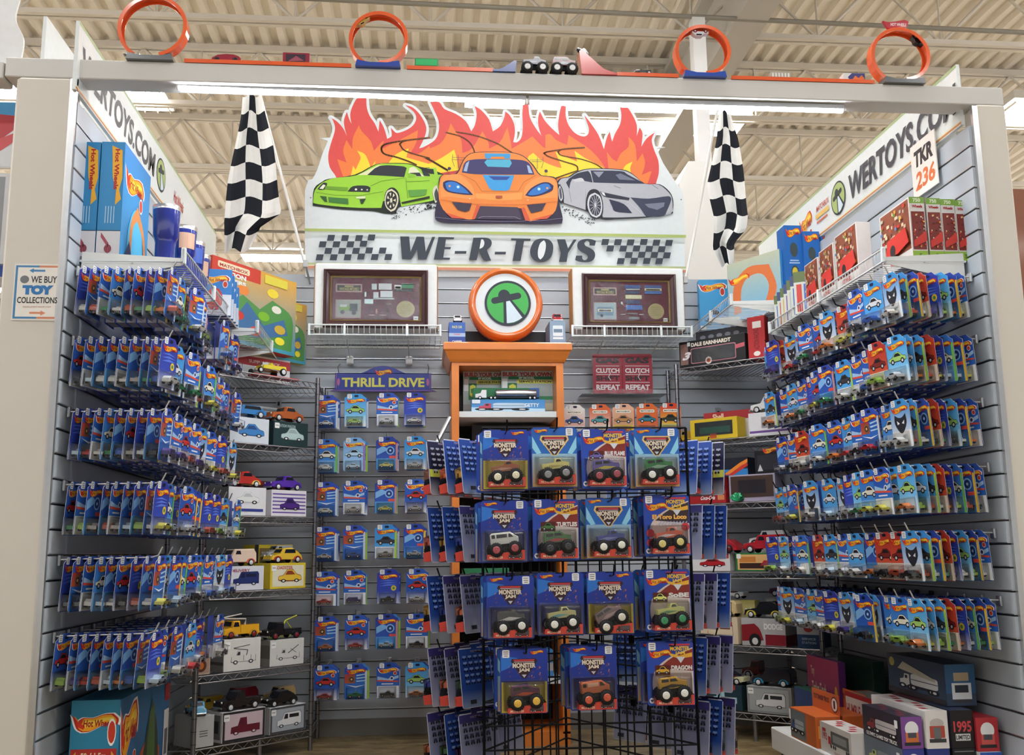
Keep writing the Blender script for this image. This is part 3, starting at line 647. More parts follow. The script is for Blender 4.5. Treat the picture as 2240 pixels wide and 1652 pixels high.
# stripes, chequers, name
def band(y0, y1, yr0, yr1, col): b.poly(PX([(668, y0), (1498, yr0), (1498, yr1), (668, y1)])[::-1], col)
band(503.5, 509.5, 517.5, 524, 'a9b96c'); band(578, 582, 586.5, 590.5, 'b3bd88'); band(585, 590.5, 594, 600, 'cf8a6c'); band(582, 585, 590.5, 594, 'e6dfc4')
CK = '333b47'
def chk(c0, rows, up):
    for (x, y) in rows: b.poly(PX([(x, y), (x+15, y+up), (x+12.2, y+13+up), (x-2.8, y+13)])[::-1], CK, lay=False)
chk(0, [(660+x/5.09, 490+y/5.09) for x, y in ((300,140),(455,143),(610,143),(748,136),(208,212),(360,212),(515,212),(660,205),(270,285),(423,285),(577,285),(722,280),(872,281),(175,356),(330,356),(485,356),(634,347),(785,353),(935,353))], .2)
chk(0, [(1080+x/5.21, 490+y/5.21) for x, y in ((1228,190),(1372,192),(1515,195),(1665,190),(1808,198),(1950,200),(1285,263),(1432,265),(1583,263),(1726,268),(1868,272),(1495,338),(1642,335),(1785,337),(1927,341),(1405,407),(1555,403),(1700,405),(1840,407))], .2)
b.off += b.step
def Z4(P): return PX([(660+x/5.09, 490+y/5.09) for x, y in P])
def Z5(P): return PX([(1080+x/5.21, 490+y/5.21) for x, y in P])
for zf, P, col, sm in ((Z4, [(1097,158),(1197,158),(1212,330),(1280,160),(1362,162),(1380,330),(1452,163),(1485,163),(1388,413),(1295,413),(1285,300),(1222,412),(1118,410)], CK, False),
    (Z4, [(1522,163),(1698,168),(1690,190),(1605,190),(1592,275),(1660,276),(1652,300),(1588,300),(1575,392),(1650,394),(1645,417),(1470,414)], CK, False),
    (Z4, [(1908,172),(2040,172),(2090,187),(2112,225),(2098,272),(2055,305),(2105,425),(2022,422),(1968,312),(1945,420),(1860,418)], CK, True), (Z4, [(1994,192),(2016,193),(2030,230),(2015,275),(1975,298)], white, True),
    (Z5, [(195,183),(415,188),(408,213),(340,212),(300,440),(210,440),(250,210),(190,207)], CK, False),
    (Z5, [(560,186),(625,200),(665,250),(668,320),(645,395),(590,440),(520,447),(450,430),(412,370),(412,300),(450,220),(500,192)], CK, True), (Z5, [(565,205),(585,240),(583,310),(560,385),(525,425),(500,395),(497,320),(522,240)], white, True),
    (Z5, [(712,195),(805,195),(838,298),(900,198),(935,198),(838,350),(822,450),(735,450),(755,350)], CK, False),
    (Z5, [(1155,212),(1140,268),(1080,265),(1078,228),(1050,213),(1022,235),(1035,268),(1100,300),(1138,340),(1142,395),(1105,443),(1030,455),(960,447),(918,430),(930,380),(998,380),(1002,418),(1030,432),(1060,408),(1050,370),(985,335),(946,290),(948,235),(990,200),(1055,190),(1110,196)], CK, True)):
    P_(zf, P, col, sm, 70)
for x0, x1, y in ((994, 1019, 556), (1081, 1105, 557.5)): b.poly(PX([(x0+.8, y-3), (x1+.8, y-3), (x1, y+3), (x0, y+3)])[::-1], CK, lay=False)
for p in ((681, 437), (1487, 441)): b.disc(*sp(p), .004, '70767c', n=8)
b.build('painted_picture', T)

# ---------------- checkered flags ----------------
def flag(name, Yp, pole, Lx, Rx, rows, cols, lab, folds, corner=0):
    top = at(*pole[0], Y=Yp); bot = at(*pole[1], Y=Yp)
    t = thing(name, lab, 'flag', bot)
    b = MB(); b.tube([(0, 0, 0), tuple(top-bot)], .0075, 'dcdcd8', 'gloss', n=10); b.lathe([(0, .03), (.012, .02), (.014, 0), (.008, -.02)], 'e8e6dc', 'gloss', n=10, c=tuple(top-bot)); b.build('pole', t)
    b = MB(); b.mat = 'metal'; b.tube([(0, 0, .01), (0, YB-Yp+.004, -.03-max(0, bot.z-ZT-.0))], .006, 'b8babc'); b.cbox((-.012, -.012, -.006), (.012, .012, .03), 'b8babc', b=.002); b.build('pole_bracket', t)
    def cur(Cv, y):
        for (y0, x0), (y1, x1) in zip(Cv, Cv[1:]):
            if y0 <= y <= y1: return x0+(x1-x0)*(y-y0)/(y1-y0)
        return Cv[-1][1]
    b = MB(); b.mat = 'cloth'; y0 = Lx[0][0]; y1 = Lx[-1][0]; SUB = 4; NR = rows*SUB; NC = cols*SUB
    grid = []
    for i in range(NR+1):
        row = []
        for j in range(NC+1):
            u = j/NC; yy = y0+(y1-y0)*i/NR+corner*u*(i/NR)
            yy = min(yy, y1+corner)
            xl, xr = cur(Lx, min(yy, y1)), cur(Rx, min(yy, y1))
            d = -.02-.028*math.sin(u*folds*math.pi+i/NR*2.2)*(.3+i/NR)
            p = at(xl+(xr-xl)*(u+.025*math.sin(i/NR*9+u*5)), yy+5*math.sin(u*folds*3.1+1), Y=Yp+d)
            row.append(tuple(p-bot))
        grid.append(row)
    for i in range(NR):
        for j in range(NC):
            c = '22252c' if ((i//SUB)+(j//SUB)) % 2 else 'e6e6e2'
            b.add([grid[i][j], grid[i+1][j], grid[i+1][j+1], grid[i][j+1]], [(0, 1, 2, 3)], c, smooth=True)
    b.build('cloth', t)
    return t
flag('checkered_flag', 4.98, [(566, 195), (668, 583)], [(208, 531), (250, 526), (300, 516), (400, 500), (480, 488), (548, 490)], [(208, 572), (250, 580), (330, 597), (385, 606), (470, 618), (500, 570), (548, 545)], 9, 3,
     'black and white checkered flag hanging from the left white pole beside the shop sign', 3.0)
flag('checkered_flag', 4.98, [(1571, 232), (1499, 618)], [(245, 1572), (300, 1566), (400, 1548), (470, 1562), (540, 1558), (580, 1578)], [(245, 1598), (300, 1614), (380, 1626), (470, 1638), (500, 1634), (530, 1606), (580, 1604)], 9, 3,
     'black and white checkered flag hanging from the right white pole beside the shop sign', 2.6)

# ---------------- cabinet, round light, framed displays ----------------
OC = 'dd7f33'
cx0, cx1 = .145, .69; cyf = 4.80
t = thing('display_cabinet', 'tall orange open fronted cabinet with crown moulding against the back wall', 'cabinet', ((cx0+cx1)/2, 5.0, 0))
w = (cx1-cx0)/2; zt = 1.80
b = MB(); b.mat = 'wood'
for s in (-1, 1): b.box((min(s*w, s*(w-.035)), -.2, .05), (max(s*w, s*(w-.035)), .18, zt), OC)
b.box((-w, .165, .05), (w, .18, zt), '2e2c2e', 'matte'); b.box((-w, -.2, .0), (w, .18, .06), OC); b.box((-w+.035, -.2, zt-.028), (w-.035, .165, zt), OC)
b.build('frame', t)
b = MB(); b.mat = 'wood'
pr = [(0, 0), (.006, .0), (.014, .012), (.030, .045), (.032, .05), (.036, .053), (.040, .058), (.040, .088), (.034, .094), (.0, .094)]
rings = []
for o_, z in pr: rings.append([(-w-o_, -.2-o_, zt-.012+z), (w+o_, -.2-o_, zt-.012+z), (w+o_, .18, zt-.012+z), (-w-o_, .18, zt-.012+z)])
b.loft(rings, OC); b.build('crown_moulding', t)
SH = [at(1100, 912, Y=4.8).z, at(1100, 1050, Y=4.8).z-.12, .90, .56, .22]
SH = [SH[0]+.028, SH[0]-.28, SH[0]-.56, SH[0]-.84, .3]
for z in SH:
    b = MB(); b.mat = 'painted'; b.box((-w+.036, -.19, z-.028), (w-.036, .163, z), 'e3e6e6'); b.build('shelf', t)
# round lit-shop mark on top
dc = at(1105, 669, Y=4.86); R = .186
t = thing('round_sign', 'round orange rimmed sign with green hat and beam emblem on top of the orange cabinet', 'sign', (dc.x, 4.86, dc.z))
b = MB(); b.lathe([(R*.80, .052), (R*.86, .07), (R*.93, .068), (R*.985, .045), (R, .01), (R*.99, -.03), (R*.93, -.05), (0.001, -.052)], 'e2702c', 'gloss', n=56, axis='y'); b.build('rim', t)
b = MB(); b.lathe([(R*.82, .054), (.001, .060)], 'dfe6e8', 'paper', n=48, axis='y')
b.plane((0, -.0605, 0), RI, UP); ufo_mark(b, .008, -.002, R*.615, '3fae4c'); b.build('face', t)
# framed model displays in white cartons on wire shelves
def frame_display(p0, p1, lab, lab2, kind, tilt):
    a = at(*p0, Y=4.9); c = at(*p1, Y=4.9); w = (c.x-a.x)/2; h = a.z-c.z; t = thing('framed_display', lab, 'frame', ((a.x+c.x)/2, 4.9, c.z))
    b = MB(); b.mat = 'paper'; b.cbox((-w-.045, .003, -.0), (w+.045, .12, h+.035), 'e9eeee', b=.006)
    b.box((-w-.05, .02, 0), (-w-.0455, .12, h+.03), 'a8794a', 'matte'); b.box((w+.0455, .02, 0), (w+.05, .12, h+.03), 'a8794a', 'matte'); b.build('white_carton', t)
    b = MB(); b.mat = 'wood'
    def ringf(x, y): return [(-w+x, y, x), (w-x, y, x), (w-x, y, h-x), (-w+x, y, h-x)]
    b.loft([ringf(0, .002), ringf(0, -.016), ringf(.006, -.022), ringf(.012, -.018), ringf(.016, -.024), ringf(.026, -.018), ringf(.034, -.01)], '45282c', cap=False)
    b.loft([ringf(.034, -.010), ringf(.036, -.013), ringf(.042, -.006)], 'dcc182', 'metal', cap=False); b.build('moulding', t)
    b = MB(); b.box((-w+.03, -.001, .03), (w-.03, .002, h-.03), '6a2130', 'matte'); W = 2*w-.084; Hh = h-.084
    b.plane((-w+.042, -.001, .042), RI, UP, W, Hh)
    b.rect(.04, .66, .34, .86, 'c08c7c'); b.rect(.055, .69, .325, .83, '3a2a22'); b.text('VINTAGE MODELS', .08, .70, .22, .07, 'c9a968', bold=.02); b.rect(.14, .78, .24, .82, 'b39a5c')
    b.rect(.04, .04, .33, .48, 'b89a88'); b.rect(.05, .06, .32, .46, 'a9a69a' if not kind else '9fb2b8')
    if not kind: b.rect(.08, .22, .22, .34, '7aa33c'); b.rect(.09, .30, .17, .36, 'd8dcd0'); b.rect(.2, .2, .29, .38, '2c3a34'); b.disc(.12, .18, .025, '1e1e1e', n=12, ry=.05); b.disc(.25, .16, .025, '1e1e1e', n=12, ry=.05)
    else: b.rrect(.08, .14, .29, .36, .03, '6c8ba2'); b.rect(.09, .24, .28, .31, 'e0dcb0'); b.rect(.11, .25, .26, .29, '3c4858'); b.disc(.14, .14, .02, '2a2c30', n=10, ry=.04)
    b.disc(.84, .26, .105, 'c3ae6d', n=32, ry=.20); b.disc(.84, .26, .095, 'b7a463', n=32, ry=.18)
    for k in range(5): b.rect(.78, .36-.05*k, .90, .368-.05*k, '8d7c48')
    b.rect(.93, .0, .985, .09, 'ece9e2'); b.rect(.94, .03, .975, .05, '8a8a88'); b.build('backing_board', t)
    b = MB(); b.plane((-w+.042, -.003, .042), RI, UP, W, Hh)
    def part(x0, y0, x1, y1, col, d=.006):
        b.box((-w+.042+x0*W, -.002-d, .042+y0*Hh), (-w+.042+x1*W, -.001, .042+y1*Hh), col, 'gloss')
    if not kind:
        for q in ((.45,.72,.51,.86,'d7d9d4'),(.53,.72,.68,.87,'dfe1dc'),(.55,.54,.69,.69,'e2e5e2'),(.47,.50,.53,.66,'d7d9d4'),(.47,.49,.71,.52,'d8dad6'),(.37,.38,.47,.49,'dddfdb'),(.37,.55,.39,.66,'e8eae6'),(.62,.36,.68,.40,'8a6a6e'),(.42,.18,.45,.28,'4e1d28'),(.62,.18,.65,.28,'4e1d28'),(.42,.10,.49,.115,'e6b2b2'),(.55,.10,.62,.115,'e6b2b2'),(.5,.14,.515,.25,'d98a8a'),(.79,.76,.93,.87,'2f8f56'),(.79,.85,.93,.88,'e8eae0'),(.71,.72,.79,.84,'e8eae0'),(.72,.75,.78,.80,'1f5f3a'),(.71,.69,.93,.74,'1d2a24')): part(*q)
    else:
        for q in ((.45,.82,.65,.92,'3c5ba0'),(.46,.80,.64,.84,'dfe3e8'),(.45,.70,.63,.77,'39436e'),(.45,.57,.66,.67,'e6e0b4'),(.45,.44,.64,.54,'3a3f70'),(.45,.29,.66,.41,'3b67ba'),(.47,.18,.60,.21,'7c6a70'),(.49,.05,.62,.11,'6a6a6c'),(.38,.16,.44,.18,'b8a0a4'),(.62,.16,.68,.18,'b8a0a4'),(.7,.84,.92,.92,'3c5ba0'),(.7,.78,.92,.84,'e6e0b4'),(.7,.70,.92,.77,'3567b4'),(.72,.79,.90,.82,'23305a'),(.39,.43,.41,.49,'e0e0e0')): part(*q)
    b.build('model_parts', t)
    b = MB(); b.box((-w+.04, -.0118, .04), (w-.04, -.0108, h-.04), 'ffffff', 'window_film'); b.build('glass', t)
    sh = thing('wire_shelf', lab2, 'shelf', ((a.x+c.x)/2, 4.9, c.z)); b = MB(); b.mat = 'gloss'; WC = 'e4ebec'
    x0, x1 = -w-.065, w+.065
    for z, y in ((.004, -.05), (-.045, -.05), (-.045, .27)): b.tube([(x0, y, z), (x1, y, z)], .0045, WC)
    n = 24
    for i in range(n+1):
        x = x0+(x1-x0)*i/n; b.tube([(x, -.05, .004), (x, -.05, -.045), (x, .28, -.045)], .0016, WC, n=4)
    for k in range(3): b.tube([(x0, .05+.09*k, -.048), (x1, .05+.09*k, -.048)], .002, WC, n=4)
    b.build('wire_grid', sh)
    for x in (x0+.004, x0+(x1-x0)*.27, x0+(x1-x0)*.74, x1-.004):
        b = MB(); b.mat = 'gloss'; b.cbox((x-.006, -.056, -.05), (x+.006, -.047, .01), WC, b=.002); b.build('lip_clip', sh)
    for x in (x0+(x1-x0)*.28, x0+(x1-x0)*.75):
        b = MB(); b.mat = 'gloss'; b.tube([(x, .02, -.05), (x, .26, -.10)], .003, 'd2d8da', n=5); b.cbox((x-.017, .255, -.135), (x+.017, .295, -.09), 'eef4f4', b=.004); b.build('wall_bracket', sh)
frame_display((709, 590), (936, 719), 'brown framed display of a green lorry and its parts on the left white wire shelf', 'white wire shelf holding the green lorry frame left of the orange cabinet', 0, 0)
frame_display((1272, 599), (1481, 722), 'brown framed display of a blue double decker bus on the right white wire shelf', 'white wire shelf holding the blue bus frame right of the orange cabinet', 1, 0)

# THRILL DRIVE sign
a = at(733, 857, Y=5.12); c = at(943, 802, Y=5.12); w = (c.x-a.x)/2
t = thing('thrill_drive_sign', 'blue arched THRILL DRIVE sign with yellow letters hanging left of the orange cabinet', 'sign', ((a.x+c.x)/2, 5.12, a.z)); h = c.z-a.z
prof = smooth([(-w, .012), (-w, h*.66), (-w*.96, h*.70), (-w*.5, h*.70), (-w*.22, h*.92), (0, h), (w*.22, h*.92), (w*.5, h*.70), (w*.96, h*.70), (w, h*.66), (w, .012), (w*.97, 0), (-w*.97, 0)], seg=4, ang=70)
b = MB(); b.mat = 'gloss'; b.prism(prof, -.012, .014, '3b2f86', side='231f4a'); b.plane((0, -.012, 0), RI, UP)
b.poly([(x*.985, .003+z*.965) for x, z in prof], '8a5aa0'); b.poly([(x*.965, .007+z*.93) for x, z in prof], '33429a')
b.text('THRILL DRIVE', -w*.86, h*.17, w*1.72, h*.36, 'e3df63', bold=.035); flame_logo(b, -.042, h*.60, .085, h*.26, 0)
for s in (-1, 1): b.disc(s*w*.93, h*.36, .007, 'c06a9c', n=10, ry=.02)
b.build('sign_plate', t)
for s in (-1, 1):
    b = MB(); b.mat = 'metal'; b.tube([(s*w*.93, -.008, h*.68), (s*w*.95, .0, h*.98), (s*w*.93, .085, h*1.22)], .0022, '3a3a40', n=5); b.build('hanging_wire', t)
# two red tin signs on a clear ledge
ts = thing('clear_ledge', 'clear plastic ledge under the two red tin signs right of the orange cabinet', 'shelf', (at(1362, 862, Y=5.1).x, 5.1, at(1362, 863, Y=5.1).z))
b = MB(); b.mat = 'clear'; b.box((-.22, -.045, -.006), (.22, .09, -.002), 'ffffff'); b.box((-.22, -.047, -.006), (.22, -.044, .022), 'ffffff'); b.build('ledge', ts)
for (x0, x1, lab, sh) in ((1298, 1360, 'left of two red tin signs reading gas clutch shift repeat, with shiny glare', 0), (1362, 1425, 'right of two red tin signs reading gas clutch shift repeat', 1)):
    a = at(x0, 862, Y=5.08); c = at(x1, 775, Y=5.08); w = c.x-a.x; h = c.z-a.z
    t = thing('tin_sign', lab, 'sign', ((a.x+c.x)/2, 5.08, a.z)); b = MB(); b.mat = 'gloss'
    b.prism([(x-w/2, y) for x, y in rr_pts(0, 0, w, h, .01)], -.004, .01, 'a5283c', side='7c1f30'); b.plane((-w/2, -.004, 0), RI, UP, w, h)
    b.text('GAS', .1, .76, .8, .15, '2c2026', bold=.06); b.rect(.1, .69, .9, .705, 'e6dad8'); b.text('CLUTCH', .1, .52, .8, .12, 'ece6e4', bold=.04); b.rect(.1, .475, .9, .49, 'e6dad8')
    b.text('SHIFT', .1, .33, .8, .12, '2c2026', bold=.04); b.rect(.1, .28, .9, .295, 'e6dad8'); b.text('REPEAT', .1, .10, .8, .13, 'ece6e4', bold=.04); b.line([(.62, .56), (.52, .42), (.6, .34)], .02, 'e6dad8')
    b.build('tin_plate', t)

# ---------------- blister cards ----------------
def card_outline(w, z0, z1, r=.008, tab=.020):
    return [(-w, z0+r), (-w+r, z0), (w-r, z0), (w, z0+r), (w, z1-tab), (w-.012, z1-tab+.006), (w*.55, z1-.002), (w*.5, z1), (-w*.5, z1), (-w*.55, z1-.002), (-w+.012, z1-tab+.006), (-w, z1-tab)]
W, ZB, ZC = .054, -.153, .012
def grad(b, pts_rect, c0, c1): b.rect(*pts_rect, c0, None, c1)
def make_card(k):
    # (top colour, low colour, logo style, picture kind, picture colour, foot colour, edge strip)
    top, low, ls, pk, pc, foot, edge = CARD_STYLES[k]
    b = MB(); b.mat = 'paper'; o = card_outline(W, ZB, ZC); b.prism(o, -.0004, .0004, top, side='e8e8e6')
    b.plane((0, -.0004, 0), RI, UP, step=.00012, start=.0003)
    b.rect(-W+.002, -.150, W-.002, -.012, low, None, top)
    if foot: b.rect(-W+.002, -.151, W-.002, -.095, foot, None, low if k % 2 else foot)
    if pk == 'tyre':
        b.rect(-W+.002, -.078, -.005, -.036, 'c4552e', None, 'a53c3a'); b.disc(-.020, -.060, .017, '8a5a34'); b.disc(-.020, -.060, .010, '2c2430'); b.disc(-.020, -.060, .005, 'd8b070')
        for q in range(3): b.poly([(.0, -.04-.013*q), (.05, -.034-.015*q), (.05, -.038-.015*q), (.005, -.046-.013*q)], 'a9d4f0')
        b.poly([(-.05, -.084), (0, -.092), (.045, -.086), (0, -.098)], 'dbe6f0')
    elif pk == 'car': car_pic(b, -.046, -.088, .092, .044, pc)
    elif pk == 'stripe':
        b.poly([(-.05, -.050), (.0, -.062), (.05, -.046), (.05, -.058), (0, -.076), (-.05, -.066)], '9fc4e6'); b.poly([(-.05, -.066), (.05, -.072), (.05, -.078), (-.05, -.074)], pc)
        b.disc(.018, -.060, .010, 'e6e9ee'); b.disc(.018, -.060, .006, '2a3a6a'); b.rect(-.03, -.088, .025, -.083, 'e6ecf4')
    elif pk == 'wheel':
        b.poly([(-.05, -.05), (-.02, -.034), (.01, -.05), (-.05, -.08)], '7fb4e6'); b.disc(.016, -.056, .020, '8fc0ea', n=20); b.disc(.016, -.056, .015, '1d3a7c', n=20); b.disc(.016, -.056, .005, 'b8d8f2')
        b.rect(.012, -.094, .05, -.082, 'd8504a')
    elif pk == 'mask':
        b.poly(smooth([(-.03, -.04), (-.01, -.05), (.01, -.05), (.03, -.038), (.032, -.07), (.01, -.1), (-.01, -.1), (-.032, -.07)], seg=3), pc); b.poly([(-.02, -.06), (-.006, -.07), (-.018, -.074)], 'e4e6ea'); b.poly([(.02, -.06), (.006, -.07), (.018, -.074)], 'e4e6ea')
    elif pk == 'tribal':
        for q in range(3): b.poly([(-.045, -.045-.012*q), (.0, -.038-.01*q), (.045, -.046-.008*q), (.01, -.044-.011*q)], '5a7ae0')
        b.disc(.026, -.078, .013, 'e0c23c', n=10); b.disc(.026, -.078, .006, '3a8a4a', n=8)
    if edge: b.rect(W-.011, -.151, W-.001, -.02, edge)
    if ls == 3: b.rrect(-.038, -.034, .038, -.019, .005, 'f0ead8'); b.text('MATCHBOX', -.033, -.030, .066, .007, '22242a', bold=.03, shear=.1)
    else: flame_logo(b, -.044, -.038, .088, .026, ls)
    b.rrect(-.006, -.004, .014, .006, .004, '0d1a3c')
    b.plane((0, .0004, 0), (-1, 0, 0), UP, start=.0003, step=.00012); b.rect(-W+.002, -.151, W-.002, -.01, 'd4d6d8')
    for q in range(6): b.rect(-.04, -.03-.018*q, .04, -.036-.018*q, '8a8e96')
    return b
CARD_STYLES = [
    ('2f4fb4', '2f7fd0', 0, 'tyre', '', '2f74cc', 'c9d3dc'), ('3f9bdc', '8ccdf0', 0, 'car', '9fc86a', 'e6e9e8', ''), ('2450b0', '2f78cc', 1, 'stripe', 'd8503c', 'e8ebee', ''),
    ('2a3aa0', '3450b8', 0, 'tribal', '', 'c8d0e4', ''), ('2f6fc8', '4f9ae0', 0, 'car', 'e4e0d0', '7fb4e8', '6fbf4a'), ('7fb6ea', 'a8d2f4', 2, 'car', 'bcdcf2', 'b4d8f4', '9a7ac0'),
    ('28409c', '2f62bc', 0, 'wheel', '', '4f9ad8', 'b88a8e'), ('3c94d8', '54a8e4', 0, 'car', 'd8dadf', 'e9e4da', ''), ('3a8fd0', 'e8e8e6', 0, 'mask', '23262e', 'e6e6e4', ''),
    ('2646a6', '2c6cc4', 0, 'wheel', '', '5aa4dc', 'e3bf3c'), ('b8352c', 'd8603c', 0, 'car', '7a2420', 'e4dccc', ''), ('2c5cba', '2450a8', 1, 'car', 'c4302c', 'e6e8ea', ''), ('3a8cd4', '5ab0e6', 0, 'car', '3b3d46', 'dfe3e6', 'a8cf4a')]
CARD_COL = ['blue', 'light blue', 'blue', 'dark blue', 'green edged blue', 'pale blue', 'dark blue', 'white footed blue', 'white footed blue', 'yellow edged blue', 'red', 'white footed blue', 'green edged blue']
MB_STYLES = [('e4e0da', 'd9683c', 3, 'car', '3a5a9a', 'eceae6', ''), ('d9622f', 'e8e4da', 3, 'car', '4f9aa0', 'e8b08a', ''), ('e6b090', 'b98a5a', 3, 'car', 'b8854f', 'e3c34a', ''), ('dc6a30', 'd8683a', 3, 'car', '2f7f96', 'cfd0a8', ''), ('d84a2a', 'e6dc50', 3, 'car', '3a3c30', 'd6dc8a', '')]
def small_car(c, kind):
    b = MB(); b.mat = 'gloss'; L = .034
    prof = {0: [(-L, -.006), (-L, .003), (-.016, .006), (-.009, .0125), (.010, .0125), (.019, .005), (L, .002), (L, -.006)],
            1: [(-L, -.006), (-L, .006), (-.024, .014), (.018, .014), (.022, .005), (L, .003), (L, -.006)],
            2: [(-L, -.006), (-L, .005), (-.006, .006), (-.002, .0135), (.012, .0135), (.018, .006), (L, .004), (L, -.006)]}[kind]
    R = [[(x*.97, y, z) for x, z in prof] for y in (-.0135, ) ]
    R = [[(x*.95, -.0145, z*.86) for x, z in prof], [(x, -.012, z) for x, z in prof], [(x, .012, z) for x, z in prof], [(x*.95, .0145, z*.86) for x, z in prof]]
    b.loft(R, c)
    b.plane((0, -.0146, 0), RI, UP); b.poly([(-.011, .006), (-.007, .0102), (.008, .0102), (.014, .0055)], '16181e')
    for x in (-.021, .021):
        for y in (-1, 1): b.tube([(x, y*.010, -.006), (x, y*.0155, -.006)], .0062, '18181b', 'rubber', n=10); b.tube([(x, y*.0155, -.006), (x, y*.0160, -.006)], .0034, 'c8ccd0', 'metal', n=8)
    return b
CAR_COLS = ['e6e6e4', 'a9cf5c', 'dfe2e6', 'e8e4dc', 'dedfd8', 'cfe4f2', 'd6cf4a', 'c8583c', 'b9b4ae', 'c8272c', '4a3a8c', '2a2c33', 'd87a30', '3a6ac0', '2f8f5a']
CARD_ME = [make_card(k).build('card_back', link=False).data for k in range(len(CARD_STYLES))]
_cs = CARD_STYLES; CARD_STYLES = MB_STYLES; MBC_ME = [make_card(k).build('card_back', link=False).data for k in range(5)]; CARD_STYLES = _cs
CAR_ME = [small_car(c, i % 3).build('toy_car', link=False).data for i, c in enumerate(CAR_COLS)]
def blister(x0, x1, z0, z1, d, t=.006):
    b = MB(); b.mat = 'clear'
    def r(i, y): return [(x0+i, y, z0+i), (x1-i, y, z0+i), (x1-i, y, z1-i), (x0+i, y, z1-i)]
    b.loft([r(-.004, -.0012), r(0, -.002), r(t*.6, -d+.004), r(t, -d)], 'ffffff', cap=False)
    b.add(r(t, -d), [(0, 1, 2, 3)], 'ffffff'); return b
root0 = thing('blister_card', 'x', 'toy car', (0, 0, 0))
o_ = bpy.data.objects.new('card_back', CARD_ME[0]); COL.objects.link(o_); o_.parent = root0
blister(-.042, .036, -.147, -.100, .034).build('blister', root0)
o_ = bpy.data.objects.new('toy_car', CAR_ME[0]); COL.objects.link(o_); o_.parent = root0; o_.location = (-.003, -.017, -.128)
b = MB(); b.plane((-.040, -.0014, -.012), RI, UP); sticker(b, 0, 0, .022, .022); b.build('price_sticker', root0)
first_used = [False]
def put_card(loc, rz, ci, cc, label, group, mes=None):
    swap = {'card_back': (mes or CARD_ME)[ci], 'toy_car': CAR_ME[cc % len(CAR_ME)]}
    if not first_used[0]:
        first_used[0] = True; r = root0; r.location = loc; r.rotation_euler = (.07, 0, rz); r['label'] = label; r['group'] = group
        for ch in r.children:
            if ch.name.split('.')[0] in swap: ch.data = swap[ch.name.split('.')[0]]
        return r
    return dup(root0, loc, rz, label, group, swap, .07)
def hook_mesh(L, r, col, up=.02):
    b = MB(); b.mat = 'metal'; b.tube([(0, .004, 0), (0, -L+.03, .004), (0, -L+.012, .010), (0, -L, .010+up)], r, col, n=6)
    b.cbox((-.014, -.0, -.02), (.014, .008, .014), col, b=.002); return b
HOOK = hook_mesh(.30, .0027, 'd6d8da', .026).build('wire_hook', link=False).data
HOOKD = hook_mesh(.30, .0027, '2a2a2e', .026).build('wire_hook', link=False).data
HOOKS_ = hook_mesh(.20, .0026, 'd6d8da', .02).build('wire_hook', link=False).data
def put_hook(me, loc, rz, lab, grp):
    o = bpy.data.objects.new('wire_hook', me); COL.objects.link(o); o.location = loc; o.rotation_euler = (0, 0, rz); tag(o, lab, 'hook', grp)
ROWN = ['top', 'second', 'third', 'fourth', 'fifth', 'bottom']
R_ = random.Random(11)
# left wall: hooks point right, cards face +X (turn -Y to +X: rz = 90 degrees)
LZ = [1.785-.2286*k for k in range(6)]; RZ = [1.80-.2195*k for k in range(6)]
packed = MB()                  # the cards hanging behind the front ones of the further hooks
def pack(x, y, z, sg, ci):
    c = CARD_STYLES[ci]; x2 = x-sg*.033
    packed.box((x-.0006, y-.052, z-.151), (x+.0006, y+.052, z+.008), c[0], 'paper'); packed.box((min(x, x+sg*.030), y-.038, z-.146), (max(x, x+sg*.030), y+.034, z-.101), CAR_COLS[(ci*5) % 15] if ci % 3 == 0 else '3a3f48', 'gloss')
def side_wall(lab, sg, zs, ncols, dy, y0, tip, ncard):
    near = {'left': ((0, 9, 3, 11, 6, 4, 2, 0, 3), (3, 0, 6, 9, 2, 6, 9, 2, 11)), 'right': ((8, 12, 9, 10, 3, 1, 9, 2), (1, 7, 12, 10, 3, 4, 9, 2))}[lab]
    for r, z in enumerate(zs):
        for j in range(ncols[r]):
            y = y0+dy*j; L = tip-(R_.uniform(-.03, .03) if j else 0); rz = sg*math.pi/2
            steel = lab == 'left' or j < 4
            put_hook(HOOK if steel else HOOKD, ((XL if sg > 0 else XR)+sg*.014, y, z+.001), rz, '%s hook on the %s row of the %s wall, %s from the front' % ('steel' if steel else 'black', ROWN[r], lab, ORD[j]), '%s wall hooks' % lab)
            n = ncard if j == 0 else R_.choice((1, 2, 2))
            for i in range(n):
                x = sg*(L*sg-.0335*i)+R_.uniform(-.004, .004)
                ci = near[r % 2][i] if j == 0 else R_.choice((0, 2, 3, 6, 9, 11, 12, 1, 2, 7, 4, 8, 10 if sg < 0 else 3))
                put_card((x, y+R_.uniform(-.004, .004), z-.002), rz-sg*.15+R_.uniform(-.10, .10), ci, R_.randrange(15), '%s toy car card, %s row of %s wall, %s hook, %s card' % (CARD_COL[ci], ROWN[r], lab, ORD[j], ORD[i]), 'toy car cards on the %s wall' % lab)
            if j:
                for i in range(n, 8): pack(sg*(L*sg-.0335*i), y, z-.002, sg, R_.choice((0, 2, 3, 6, 9, 11)))
# hooks point into the booth: cards of the left wall face +X, of the right wall -X
side_wall('left', 1, LZ, [9, 10, 10, 10, 9, 8], .125, 3.24, -.80, 9)
side_wall('right', -1, RZ, [12, 12, 11, 12, 12, 12], .112, 3.23, 1.605, 8)
tag(packed.build('packed_cards'), 'blue toy car cards packed behind the front cards on both side walls', 'toy car', kind='stuff')
